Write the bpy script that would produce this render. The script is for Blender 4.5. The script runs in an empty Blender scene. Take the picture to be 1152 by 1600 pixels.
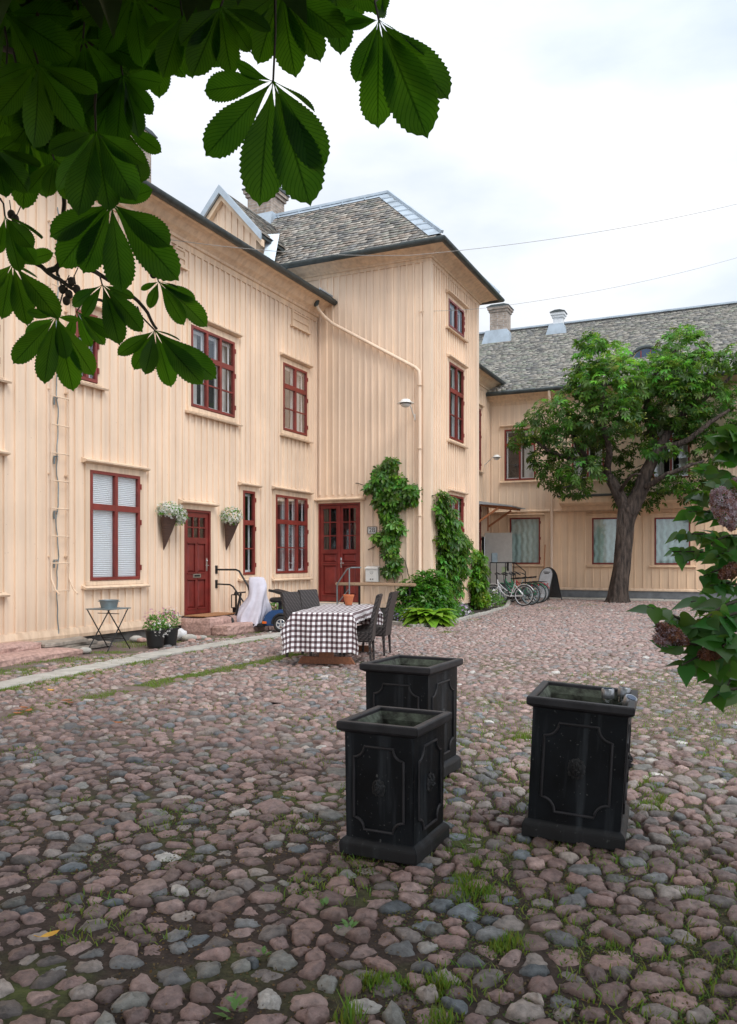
import bpy, math, random
import numpy as np
from mathutils import Vector, Matrix
C = bpy.context.scene.collection
R = random.Random(7)
NR = np.random.RandomState(11)
F = 1268.0; CX = 576.0; HY = 874.0; EYE = 1.5
D1 = np.array([0.42191, 0.90664]); D2 = np.array([0.90664, -0.42191])

# ------------------------------------------------------------------ objects
def props(o, label=None, cat=None, group=None, kind=None):
    if label: o['label'] = label
    if cat: o['category'] = cat
    if group: o['group'] = group
    if kind: o['kind'] = kind
    return o

def thing(name, label, cat, loc=(0, 0, 0), rz=0, group=None):
    o = bpy.data.objects.new(name, None); C.objects.link(o)
    o.location = loc; o.rotation_euler = (0, 0, rz); o.empty_display_size = 0.1
    return props(o, label, cat, group)

def base_of(o):
    v = Vector((0, 0, 0))
    while o is not None:
        v = v + o.location; o = o.parent
    return v

def link(name, me, mat, parent=None):
    o = bpy.data.objects.new(name, me); C.objects.link(o)
    if mat is not None: me.materials.append(mat)
    if parent is not None: o.parent = parent
    return o

def copy_tree(o, parent=None):
    c = o.copy(); C.objects.link(c); c.parent = parent
    for ch in list(o.children): copy_tree(ch, c)
    return c

class MB:
    """collects shapes; build() makes ONE mesh object"""
    def __init__(s): s.v = []; s.f = []
    def add(s, vs, fs):
        n = len(s.v); s.v += [tuple(map(float, p)) for p in vs]; s.f += [tuple(i + n for i in f) for f in fs]; return s
    def box(s, x0, x1, y0, y1, z0, z1, fr=None, bev=0.0):
        a = [(x0,y0,z0),(x1,y0,z0),(x1,y1,z0),(x0,y1,z0),(x0,y0,z1),(x1,y0,z1),(x1,y1,z1),(x0,y1,z1)]
        fs = [(3,2,1,0),(4,5,6,7),(0,1,5,4),(1,2,6,5),(2,3,7,6),(3,0,4,7)]
        if fr is not None:
            a = [fr.p(*p) for p in a]; fs = [f[::-1] for f in fs]
        return s.add(a, fs)
    def bar(s, p, q, w, h=None, up=(0, 0, 1)):
        h = h or w; p = Vector(p); q = Vector(q); d = (q - p).normalized(); up = Vector(up)
        sd = d.cross(up)
        if sd.length < 1e-4: sd = d.cross(Vector((1, 0, 0)))
        sd.normalize(); u = sd.cross(d)
        a = []
        for c in (p, q):
            for (i, j) in ((-1,-1),(1,-1),(1,1),(-1,1)): a.append(c + sd*(i*w/2) + u*(j*h/2))
        return s.add(a, [(0,1,2,3),(7,6,5,4),(0,4,5,1),(1,5,6,2),(2,6,7,3),(3,7,4,0)])
    def tube(s, pts, r, n=8, cap=True, closed=False):
        pts = [Vector(p) for p in pts]; m = len(pts)
        rs = r if isinstance(r, (list, tuple)) else [r]*m
        vs = []; prev = None
        for i, p in enumerate(pts):
            if closed: t = pts[(i+1) % m] - pts[i-1]
            else: t = (pts[min(i+1, m-1)] - pts[max(i-1, 0)])
            t.normalize()
            if prev is None:
                a = Vector((0, 0, 1)) if abs(t.z) < 0.9 else Vector((1, 0, 0))
                nrm = t.cross(a).normalized()
            else:
                nrm = (prev - t*prev.dot(t)).normalized()
            prev = nrm; b = t.cross(nrm)
            for k in range(n):
                an = 2*math.pi*k/n
                vs.append(p + (nrm*math.cos(an) + b*math.sin(an))*rs[i])
        fs = []
        for i in range(m if closed else m-1):
            j = (i+1) % m
            for k in range(n):
                k2 = (k+1) % n
                fs.append((i*n+k, i*n+k2, j*n+k2, j*n+k))
        if cap and not closed:
            fs.append(tuple(range(n))[::-1]); fs.append(tuple((m-1)*n+k for k in range(n)))
        return s.add(vs, fs)
    def lathe(s, prof, c=(0, 0, 0), n=20, ax=None, cap=True):
        vs = []; m = len(prof)
        for (r, z) in prof:
            for k in range(n):
                a = 2*math.pi*k/n; p = Vector((r*math.cos(a), r*math.sin(a), z))
                if ax is not None: p = ax @ p
                vs.append(p + Vector(c))
        fs = [(i*n+k, i*n+(k+1) % n, (i+1)*n+(k+1) % n, (i+1)*n+k) for i in range(m-1) for k in range(n)]
        if cap:
            fs.append(tuple(range(n))[::-1]); fs.append(tuple((m-1)*n+k for k in range(n)))
        return s.add(vs, fs)
    def prism(s, poly, fn, t0, t1):
        """poly of 2D points, fn(a,b,t)->3D"""
        n = len(poly)
        vs = [fn(a, b, t0) for a, b in poly] + [fn(a, b, t1) for a, b in poly]
        fs = [(i, (i+1) % n, n+(i+1) % n, n+i) for i in range(n)] + [tuple(range(n))[::-1], tuple(range(n, 2*n))]
        return s.add(vs, fs)
    def ball(s, c, r, n=12, m=8, sc=(1, 1, 1)):
        prof = []
        vs = []; fs = []
        for i in range(m+1):
            ph = math.pi*i/m
            for k in range(n):
                a = 2*math.pi*k/n
                vs.append((c[0]+r*sc[0]*math.sin(ph)*math.cos(a), c[1]+r*sc[1]*math.sin(ph)*math.sin(a), c[2]-r*sc[2]*math.cos(ph)))
        for i in range(m):
            for k in range(n): fs.append((i*n+k, i*n+(k+1) % n, (i+1)*n+(k+1) % n, (i+1)*n+k))
        return s.add(vs, fs)
    def build(s, name, mat, parent=None, smooth=False, label=None, bevel=0, fix=True):
        if not s.v: return None
        o0 = base_of(parent) if parent is not None else Vector((0, 0, 0))
        me = bpy.data.meshes.new(name)
        me.from_pydata([(a[0]-o0.x, a[1]-o0.y, a[2]-o0.z) for a in s.v], [], s.f)
        me.validate()
        if fix or bevel:
            import bmesh
            bm = bmesh.new(); bm.from_mesh(me)
            if len(bm.faces) < 60000: bmesh.ops.recalc_face_normals(bm, faces=bm.faces)
            if bevel:
                bmesh.ops.bevel(bm, geom=[e for e in bm.edges if e.is_manifold and e.calc_face_angle(0) > 0.6], offset=bevel, segments=2, affect='EDGES', clamp_overlap=True)
            bm.to_mesh(me); bm.free()
        if smooth:
            me.polygons.foreach_set('use_smooth', [True]*len(me.polygons))
            try: me.set_sharp_from_angle(angle=math.radians(40))
            except Exception: pass
        me.update()
        o = link(name, me, mat, parent)
        if label: o['label'] = label
        return o

def np_mesh(name, V, Fc, mat, parent=None, col=None, uv=None, smooth=False):
    """V (n,3) world coords, Fc (m,k) faces"""
    o0 = base_of(parent) if parent is not None else Vector((0, 0, 0))
    V = np.asarray(V, dtype=np.float32) - np.array([o0.x, o0.y, o0.z], dtype=np.float32)
    Fc = np.asarray(Fc, dtype=np.int32); m, k = Fc.shape
    me = bpy.data.meshes.new(name)
    me.vertices.add(len(V)); me.vertices.foreach_set('co', V.ravel())
    me.loops.add(m*k); me.loops.foreach_set('vertex_index', Fc.ravel())
    me.polygons.add(m); me.polygons.foreach_set('loop_start', np.arange(0, m*k, k, dtype=np.int32))
    if smooth: me.polygons.foreach_set('use_smooth', np.ones(m, dtype=bool))
    me.update(calc_edges=True)
    if col is not None:
        ca = me.color_attributes.new('Col', 'FLOAT_COLOR', 'POINT')
        c4 = np.ones((len(V), 4), dtype=np.float32); c4[:, :3] = col
        ca.data.foreach_set('color', c4.ravel())
    if uv is not None:
        l = me.uv_layers.new(name='UVMap'); l.data.foreach_set('uv', np.asarray(uv, dtype=np.float32)[Fc.ravel()].ravel())
    return link(name, me, mat, parent)

def inst(TV, TF, pos, rot, sc):
    """instances of a template: TV (n,3), TF (m,k), pos (N,3), rot (N,3,3), sc (N,) or (N,3)"""
    N = len(pos); n = len(TV)
    sc = np.asarray(sc)
    if sc.ndim == 1: sc = sc[:, None]
    S = TV[None]*sc[:, None, :] if sc.shape[1] == 3 else TV[None]*sc[:, None, :]
    V = np.einsum('nij,nkj->nki', rot, S) + np.asarray(pos)[:, None, :]
    Fc = (TF[None] + (np.arange(N)*n)[:, None, None]).reshape(-1, TF.shape[1])
    return V.reshape(-1, 3), Fc

def basis(zdir, xdir):
    """rotation matrices (N,3,3), columns x,y,z from a normal direction and a forward direction"""
    z = zdir/np.linalg.norm(zdir, axis=1, keepdims=True)
    x = xdir - (xdir*z).sum(1, keepdims=True)*z
    x = x/np.maximum(np.linalg.norm(x, axis=1, keepdims=True), 1e-6)
    y = np.cross(z, x)
    return np.stack([x, y, z], axis=2)

class Fr:
    """vertical wall plane: u along, o outward, z up"""
    def __init__(s, O, U): s.O = np.array(O, float); s.U = np.array(U, float); s.N = np.array([U[1], -U[0]])
    def p(s, u, o, z):
        q = s.O + s.U*u + s.N*o
        return (q[0], q[1], z)
    def u(s, px, o=0.0):
        O = s.O + s.N*o; k = (px-CX)/F
        return (k*O[1]-O[0])/(s.U[0]-k*s.U[1])
    def uz(s, px, py, o=0.0):
        u = s.u(px, o); Y = (s.O + s.N*o + s.U*u)[1]
        return u, EYE + (HY-py)/F*Y
    def z(s, px, py, o=0.0): return s.uz(px, py, o)[1]

LW = Fr((-5.56, 12.97), D1)                       # long left wing
TU = LW.u(495)
TF = Fr(LW.O + D1*TU, D2)                          # tower, face towards the yard
TL = TF.u(672)
TC = TF.O + D2*TL                                  # tower corner
TR = Fr(TC, D1)
TW = TR.u(747)
V2 = Fr((4.92, 33.0), D1)
FB = Fr((4.92, 33.0), D2)

def gnd(px, py, z=0.0):
    Y = (EYE-z)*F/(py-HY); return ((px-CX)/F*Y, Y, z)
def at(px, py, Y): return Vector(((px-CX)/F*Y, Y, EYE+(HY-py)/F*Y))

def sweep(m, path, prof, ends=True):
    """profile (o,z) swept along a plan path, mitred; outward = right of travel"""
    P = [np.array(p, float) for p in path]; n = len(P); k = len(prof); vs = []
    for i in range(n):
        ds = []
        if i > 0: d = P[i]-P[i-1]; ds.append(d/np.linalg.norm(d))
        if i < n-1: d = P[i+1]-P[i]; ds.append(d/np.linalg.norm(d))
        ns = [np.array([d[1], -d[0]]) for d in ds]
        mm = sum(ns); mm = mm/np.dot(mm, ns[0]) if len(ns) > 1 else ns[0]
        for (o, z) in prof: q = P[i]+mm*o; vs.append((q[0], q[1], z))
    fs = [(i*k+j, i*k+(j+1) % k, (i+1)*k+(j+1) % k, (i+1)*k+j) for i in range(n-1) for j in range(k)]
    if ends: fs += [tuple(range(k)), tuple((n-1)*k+j for j in range(k))]
    m.add(vs, fs)

def text_mesh(body, size, ext, fn):
    cu = bpy.data.curves.new('txt', 'FONT'); cu.body = body; cu.size = size; cu.extrude = ext; cu.align_x = 'CENTER'; cu.align_y = 'CENTER'
    o = bpy.data.objects.new('txt', cu); C.objects.link(o)
    dg = bpy.context.evaluated_depsgraph_get(); me = bpy.data.meshes.new_from_object(o.evaluated_get(dg))
    vs = [fn(v.co) for v in me.vertices]; fs = [tuple(p.vertices) for p in me.polygons]
    bpy.data.objects.remove(o); bpy.data.curves.remove(cu); bpy.data.meshes.remove(me)
    m = MB(); m.add(vs, fs); return m

# ------------------------------------------------------------------ materials
M = {}
def nodes(name):
    m = bpy.data.materials.new(name); m.use_nodes = True; nt = m.node_tree
    b = nt.nodes['Principled BSDF']; M[name] = m
    return m, nt, b
def nd(nt, t, **kw):
    n = nt.nodes.new(t)
    for k, v in kw.items():
        if k.startswith('i_'): n.inputs[k[2:].replace('_', ' ')].default_value = v
        else: setattr(n, k, v)
    return n
def ramp(nt, src, stops):
    r = nt.nodes.new('ShaderNodeValToRGB'); nt.links.new(src, r.inputs[0]); e = r.color_ramp.elements
    while len(e) < len(stops): e.new(0.5)
    for i, (p, c) in enumerate(stops): e[i].position = p; e[i].color = (*c, 1) if len(c) == 3 else c
    return r
def noise(nt, scale, detail=4, vec=None, rough=0.55, mapscale=None):
    n = nt.nodes.new('ShaderNodeTexNoise'); n.inputs['Scale'].default_value = scale; n.inputs['Detail'].default_value = detail; n.inputs['Roughness'].default_value = rough
    tc = nt.nodes.new('ShaderNodeTexCoord')
    src = tc.outputs['Object']
    if mapscale:
        mp = nt.nodes.new('ShaderNodeMapping'); mp.inputs['Scale'].default_value = mapscale; nt.links.new(src, mp.inputs[0]); src = mp.outputs[0]
    nt.links.new(src, n.inputs['Vector']); return n
def mixc(nt, a, b, fac, mode='MIX'):
    m = nt.nodes.new('ShaderNodeMix'); m.data_type = 'RGBA'; m.blend_type = mode
    for s, v in ((6, a), (7, b), (0, fac)):
        if hasattr(v, 'node'): nt.links.new(v, m.inputs[s])
        else: m.inputs[s].default_value = (*v, 1) if isinstance(v, tuple) else v
    return m.outputs[2]
def bump(nt, b, h, strength=0.3, dist=0.02):
    n = nt.nodes.new('ShaderNodeBump'); n.inputs['Strength'].default_value = strength; n.inputs['Distance'].default_value = dist
    nt.links.new(h, n.inputs['Height']); nt.links.new(n.outputs[0], b.inputs['Normal'])
def simple(name, col, rough=0.6, metal=0.0, var=0.12, scale=8, bmp=0.15, spec=0.5, mapscale=None, dist=0.01):
    m, nt, b = nodes(name)
    n = noise(nt, scale, 5, mapscale=mapscale)
    lo = tuple(c*(1-var) for c in col); hi = tuple(min(1, c*(1+var)) for c in col)
    r = ramp(nt, n.outputs['Fac'], [(0.3, lo), (0.7, hi)])
    nt.links.new(r.outputs[0], b.inputs['Base Color'])
    b.inputs['Roughness'].default_value = rough; b.inputs['Metallic'].default_value = metal; b.inputs['Specular IOR Level'].default_value = spec
    if bmp: bump(nt, b, n.outputs['Fac'], bmp, dist)
    return m

def paint(name, col, dirt=(0.36, 0.25, 0.16), amt=0.35, rough=0.6):
    m, nt, b = nodes(name)
    n1 = noise(nt, 1.0, 8, mapscale=(9, 9, 0.45), rough=0.6)        # vertical streaks
    n2 = noise(nt, 0.7, 5)
    n3 = noise(nt, 60, 3, mapscale=(1, 1, 0.12))
    nb = noise(nt, 1.0, 1, mapscale=(3.3, 3.3, 0.02))
    r1 = ramp(nt, n1.outputs['Fac'], [(0.42, (0, 0, 0)), (0.75, (1, 1, 1))])
    r2 = ramp(nt, n2.outputs['Fac'], [(0.3, tuple(c*0.9 for c in col)), (0.7, tuple(min(1, c*1.06) for c in col))])
    r3 = ramp(nt, nb.outputs['Fac'], [(0.3, (0.92, 0.92, 0.92)), (0.7, (1.04, 1.03, 1.0))])
    base = mixc(nt, r2.outputs[0], r3.outputs[0], 1.0, 'MULTIPLY')
    f = nt.nodes.new('ShaderNodeMath'); f.operation = 'MULTIPLY'; f.inputs[1].default_value = amt; nt.links.new(r1.outputs[0], f.inputs[0])
    c = mixc(nt, base, dirt, f.outputs[0])
    # splash dirt near the ground
    g = nt.nodes.new('ShaderNodeNewGeometry'); sp = nt.nodes.new('ShaderNodeSeparateXYZ'); nt.links.new(g.outputs['Position'], sp.inputs[0])
    mr = nt.nodes.new('ShaderNodeMapRange'); mr.inputs['From Min'].default_value = 0.1; mr.inputs['From Max'].default_value = 1.1; mr.inputs['To Min'].default_value = 0.85; mr.inputs['To Max'].default_value = 0.0
    nt.links.new(sp.outputs['Z'], mr.inputs['Value'])
    f2 = nt.nodes.new('ShaderNodeMath'); f2.operation = 'MULTIPLY'; nt.links.new(mr.outputs[0], f2.inputs[0]); nt.links.new(n1.outputs['Fac'], f2.inputs[1])
    c = mixc(nt, c, dirt, f2.outputs[0])
    # small chips and knots
    vo = nt.nodes.new('ShaderNodeTexVoronoi'); vo.inputs['Scale'].default_value = 5.0
    tc = nt.nodes.new('ShaderNodeTexCoord'); nt.links.new(tc.outputs['Object'], vo.inputs['Vector'])
    rv = ramp(nt, vo.outputs['Distance'], [(0.035, (1, 1, 1)), (0.06, (0, 0, 0))])
    f3 = nt.nodes.new('ShaderNodeMath'); f3.operation = 'MULTIPLY'; f3.inputs[1].default_value = 0.45; nt.links.new(rv.outputs[0], f3.inputs[0])
    c = mixc(nt, c, dirt, f3.outputs[0])
    nt.links.new(c, b.inputs['Base Color']); b.inputs['Roughness'].default_value = rough; b.inputs['Specular IOR Level'].default_value = 0.35
    bump(nt, b, n3.outputs['Fac'], 0.35, 0.004)
    return m

paint('peach', (0.87, 0.685, 0.53), dirt=(0.45, 0.31, 0.22), amt=0.28)
paint('peach_trim', (0.82, 0.63, 0.465), dirt=(0.38, 0.25, 0.17), amt=0.5)
paint('peach_shop', (0.85, 0.62, 0.43), dirt=(0.38, 0.25, 0.17), amt=0.3)
simple('red_paint', (0.20, 0.030, 0.022), 0.42, var=0.3, scale=3, bmp=0.1)
simple('red_door', (0.17, 0.022, 0.018), 0.38, var=0.3, scale=4, bmp=0.12)
simple('white_sash', (0.86, 0.87, 0.88), 0.5, var=0.05)
simple('gutter_metal', (0.055, 0.068, 0.070), 0.45, 0.3, var=0.3, scale=5)
simple('flashing', (0.42, 0.49, 0.56), 0.45, 0.35, var=0.18, scale=2.5)
simple('plinth', (0.10, 0.095, 0.09), 0.9, var=0.4, scale=6, bmp=0.5)
simple('plinth_grey', (0.16, 0.17, 0.18), 0.9, var=0.25, scale=4, bmp=0.4)
simple('pink_granite', (0.42, 0.27, 0.23), 0.85, var=0.35, scale=18, bmp=0.6, dist=0.03)
simple('slab', (0.40, 0.385, 0.35), 0.85, var=0.22, scale=5, bmp=0.4)
simple('grey_slab', (0.30, 0.26, 0.22), 0.85, var=0.3, scale=9, bmp=0.5)
simple('dark_room', (0.07, 0.065, 0.06), 0.9, var=0.3)
simple('curtain', (0.78, 0.77, 0.74), 0.8, var=0.06, bmp=0)
simple('lace', (0.42, 0.56, 0.52), 0.8, var=0.1, bmp=0)
simple('steel', (0.55, 0.56, 0.57), 0.28, 0.95, var=0.1)
simple('brushed_steel', (0.30, 0.31, 0.33), 0.38, 0.9, var=0.25, scale=30)
simple('dark_steel', (0.03, 0.03, 0.032), 0.4, 0.6, var=0.2)
simple('black_plastic', (0.014, 0.014, 0.015), 0.45, var=0.2)
simple('rubber', (0.018, 0.018, 0.018), 0.75, var=0.2)
simple('white_enamel', (0.80, 0.80, 0.77), 0.3, var=0.05, bmp=0.02)
simple('white_box', (0.72, 0.72, 0.70), 0.45, var=0.06)
simple('terracotta', (0.55, 0.17, 0.07), 0.75, var=0.15)
simple('zinc', (0.23, 0.28, 0.30), 0.45, 0.6, var=0.2)
simple('bark', (0.060, 0.044, 0.036), 0.95, var=0.75, scale=3.0, bmp=1.0, mapscale=(4, 4, 0.9), dist=0.14)
simple('twig', (0.05, 0.04, 0.025), 0.9, var=0.3)
simple('wood_brown', (0.25, 0.10, 0.05), 0.6, var=0.3, scale=6, mapscale=(6, 1, 6))
simple('wood_orange', (0.45, 0.18, 0.08), 0.6, var=0.25, scale=5)
simple('wood_rail', (0.42, 0.29, 0.19), 0.7, var=0.25, scale=8, mapscale=(1, 8, 8))
simple('soil', (0.035, 0.026, 0.02), 0.95, var=0.5, scale=25, bmp=0.9, dist=0.04)
simple('mat_coir', (0.33, 0.16, 0.07), 0.95, var=0.3, scale=40, bmp=0.6)
simple('basket', (0.10, 0.055, 0.04), 0.8, var=0.4, scale=4, mapscale=(2, 2, 40), bmp=0.8, dist=0.02)
simple('silver_paint', (0.62, 0.63, 0.64), 0.3, 0.4, var=0.05, bmp=0)
simple('green_paint', (0.01, 0.16, 0.07), 0.35, var=0.1, bmp=0)
simple('blue_paint', (0.035, 0.10, 0.26), 0.3, 0.3, var=0.1, bmp=0)
simple('red_gloss', (0.30, 0.02, 0.02), 0.35, var=0.1, bmp=0)
simple('dark_paint', (0.02, 0.02, 0.025), 0.35, var=0.1, bmp=0)
simple('orange_lens', (0.8, 0.16, 0.02), 0.3, var=0.05, bmp=0)
simple('sheet_cloth', (0.60, 0.58, 0.66), 0.85, var=0.08, scale=12, bmp=0.2)
simple('white_door', (0.62, 0.60, 0.56), 0.5, var=0.06)
simple('label_green', (0.55, 0.68, 0.38), 0.6, var=0.05)
simple('black_ink', (0.012, 0.012, 0.013), 0.6, var=0.05, bmp=0)
simple('sign_black', (0.02, 0.02, 0.022), 0.35, var=0.1, bmp=0)
simple('sign_white', (0.55, 0.55, 0.53), 0.4, var=0.05, bmp=0)
simple('board_grey', (0.40, 0.43, 0.47), 0.5, var=0.2, scale=5, bmp=0)
simple('board_dark', (0.06, 0.065, 0.07), 0.35, var=0.2, bmp=0)
simple('solar_blue', (0.03, 0.06, 0.12), 0.12, 0.2, var=0.2, bmp=0)
simple('cable', (0.30, 0.29, 0.28), 0.6, var=0.1, bmp=0)
simple('yellow_leaf', (0.62, 0.33, 0.03), 0.6, var=0.2, scale=20)
simple('brown_leaf', (0.34, 0.12, 0.04), 0.7, var=0.3, scale=20)
simple('render_white', (0.66, 0.68, 0.70), 0.8, var=0.1)
simple('white_sack', (0.62, 0.62, 0.63), 0.6, var=0.12, scale=20)

def brick(name, c1, c2, mortar):
    m, nt, b = nodes(name)
    tc = nd(nt, 'ShaderNodeTexCoord'); mp = nd(nt, 'ShaderNodeMapping')
    # use u = x+y, v = z so that every side of a chimney is coursed
    sp = nd(nt, 'ShaderNodeSeparateXYZ'); nt.links.new(tc.outputs['Object'], sp.inputs[0])
    ad = nd(nt, 'ShaderNodeMath', operation='ADD'); nt.links.new(sp.outputs['X'], ad.inputs[0]); nt.links.new(sp.outputs['Y'], ad.inputs[1])
    cb = nd(nt, 'ShaderNodeCombineXYZ'); nt.links.new(ad.outputs[0], cb.inputs['X']); nt.links.new(sp.outputs['Z'], cb.inputs['Y'])
    t = nd(nt, 'ShaderNodeTexBrick'); nt.links.new(cb.outputs[0], t.inputs['Vector'])
    t.inputs['Scale'].default_value = 1.0; t.inputs['Brick Width'].default_value = 0.27; t.inputs['Row Height'].default_value = 0.085; t.inputs['Mortar Size'].default_value = 0.009
    t.inputs['Color1'].default_value = (*c1, 1); t.inputs['Color2'].default_value = (*c2, 1); t.inputs['Mortar'].default_value = (*mortar, 1)
    n = noise(nt, 7, 5); r = ramp(nt, n.outputs['Fac'], [(0.3, (0.6, 0.6, 0.6)), (0.7, (1.15, 1.15, 1.15))])
    nt.links.new(mixc(nt, t.outputs['Color'], r.outputs[0], 1.0, 'MULTIPLY'), b.inputs['Base Color']); b.inputs['Roughness'].default_value = 0.9
    bump(nt, b, t.outputs['Fac'], -0.4, 0.01)
brick('pale_brick', (0.42, 0.33, 0.27), (0.30, 0.24, 0.20), (0.42, 0.40, 0.37))

def attr_mat(name, rough, bmpscale, bmpamt, spec=0.4, var=(0.75, 1.2), dist=0.01, scale2=30):
    m, nt, b = nodes(name)
    a = nd(nt, 'ShaderNodeAttribute', attribute_name='Col')
    n = noise(nt, scale2, 6, rough=0.65); r = ramp(nt, n.outputs['Fac'], [(0.25, (var[0],)*3), (0.75, (var[1],)*3)])
    nt.links.new(mixc(nt, a.outputs['Color'], r.outputs[0], 1.0, 'MULTIPLY'), b.inputs['Base Color'])
    b.inputs['Roughness'].default_value = rough; b.inputs['Specular IOR Level'].default_value = spec
    n2 = noise(nt, bmpscale, 5, rough=0.7); bump(nt, b, n2.outputs['Fac'], bmpamt, dist)
    return m, nt, b
attr_mat('cobble', 0.46, 70, 0.8, 0.5, (0.42, 1.55), 0.007, 24)
attr_mat('slate', 0.6, 20, 0.4, 0.4, (0.75, 1.2), 0.01, 12)

def glass(name, tint=(0.94, 0.96, 0.97), lo=0.09, dark=0.0):
    m = bpy.data.materials.new(name); m.use_nodes = True; nt = m.node_tree; nt.nodes.clear(); M[name] = m
    out = nd(nt, 'ShaderNodeOutputMaterial'); mx = nd(nt, 'ShaderNodeMixShader')
    t = nd(nt, 'ShaderNodeBsdfTransparent'); t.inputs[0].default_value = (*tint, 1)
    g = nd(nt, 'ShaderNodeBsdfGlossy'); g.inputs['Roughness'].default_value = 0.03; g.inputs[0].default_value = (0.95, 0.97, 1, 1)
    fr = nd(nt, 'ShaderNodeFresnel'); fr.inputs[0].default_value = 1.52
    mr = nd(nt, 'ShaderNodeMapRange'); mr.inputs['From Min'].default_value = 0.0; mr.inputs['From Max'].default_value = 1.0; mr.inputs['To Min'].default_value = lo; mr.inputs['To Max'].default_value = 0.45
    nt.links.new(fr.outputs[0], mr.inputs['Value']); nt.links.new(mr.outputs[0], mx.inputs[0]); nt.links.new(t.outputs[0], mx.inputs[1]); nt.links.new(g.outputs[0], mx.inputs[2])
    n = noise(nt, 2.5, 2); bp = nd(nt, 'ShaderNodeBump'); bp.inputs['Strength'].default_value = 0.12; bp.inputs['Distance'].default_value = 0.01
    nt.links.new(n.outputs['Fac'], bp.inputs['Height']); nt.links.new(bp.outputs[0], g.inputs['Normal'])
    nt.links.new(mx.outputs[0], out.inputs[0])
glass('glass'); glass('glass_clear', (0.92, 0.94, 0.94), 0.03)

def blinds():
    m, nt, b = nodes('blind')
    tc = nd(nt, 'ShaderNodeTexCoord'); w = nd(nt, 'ShaderNodeTexWave', wave_type='BANDS', bands_direction='Z'); w.inputs['Scale'].default_value = 9.0
    nt.links.new(tc.outputs['Object'], w.inputs['Vector'])
    r = ramp(nt, w.outputs['Fac'], [(0.0, (0.74, 0.80, 0.86)), (0.4, (0.90, 0.95, 0.98))])
    nt.links.new(r.outputs[0], b.inputs['Base Color']); bump(nt, b, w.outputs['Fac'], 0.6, 0.02)
blinds()

def gingham():
    m, nt, b = nodes('gingham')
    uv = nd(nt, 'ShaderNodeUVMap'); sp = nd(nt, 'ShaderNodeSeparateXYZ'); nt.links.new(uv.outputs[0], sp.inputs[0])
    outs = []
    for ax in ('X', 'Y'):
        a = nd(nt, 'ShaderNodeMath', operation='MULTIPLY'); a.inputs[1].default_value = 1/0.075; nt.links.new(sp.outputs[ax], a.inputs[0])
        f = nd(nt, 'ShaderNodeMath', operation='FRACT'); nt.links.new(a.outputs[0], f.inputs[0])
        g = nd(nt, 'ShaderNodeMath', operation='GREATER_THAN'); g.inputs[1].default_value = 0.52; nt.links.new(f.outputs[0], g.inputs[0])
        outs.append(g)
    s = nd(nt, 'ShaderNodeMath', operation='ADD'); nt.links.new(outs[0].outputs[0], s.inputs[0]); nt.links.new(outs[1].outputs[0], s.inputs[1])
    h = nd(nt, 'ShaderNodeMath', operation='MULTIPLY'); h.inputs[1].default_value = 0.5; nt.links.new(s.outputs[0], h.inputs[0])
    r = ramp(nt, h.outputs[0], [(0.0, (0.80, 0.80, 0.82)), (0.5, (0.22, 0.16, 0.17)), (1.0, (0.035, 0.018, 0.022))]); r.color_ramp.interpolation = 'CONSTANT'
    r.color_ramp.elements[1].position = 0.4; r.color_ramp.elements[2].position = 0.9
    nt.links.new(r.outputs[0], b.inputs['Base Color']); b.inputs['Roughness'].default_value = 0.85
gingham()

def wicker():
    m, nt, b = nodes('wicker')
    tc = nd(nt, 'ShaderNodeTexCoord'); w = nd(nt, 'ShaderNodeTexWave', wave_type='BANDS', bands_direction='Z'); w.inputs['Scale'].default_value = 14; w.inputs['Distortion'].default_value = 1.0
    w2 = nd(nt, 'ShaderNodeTexWave', wave_type='BANDS', bands_direction='DIAGONAL'); w2.inputs['Scale'].default_value = 9
    nt.links.new(tc.outputs['Object'], w.inputs['Vector']); nt.links.new(tc.outputs['Object'], w2.inputs['Vector'])
    a = nd(nt, 'ShaderNodeMath', operation='MULTIPLY'); nt.links.new(w.outputs['Fac'], a.inputs[0]); nt.links.new(w2.outputs['Fac'], a.inputs[1])
    r = ramp(nt, a.outputs[0], [(0.0, (0.018, 0.015, 0.015)), (0.7, (0.085, 0.07, 0.068))]); nt.links.new(r.outputs[0], b.inputs['Base Color'])
    b.inputs['Roughness'].default_value = 0.5; bump(nt, b, a.outputs[0], 0.7, 0.006)
wicker()

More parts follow.
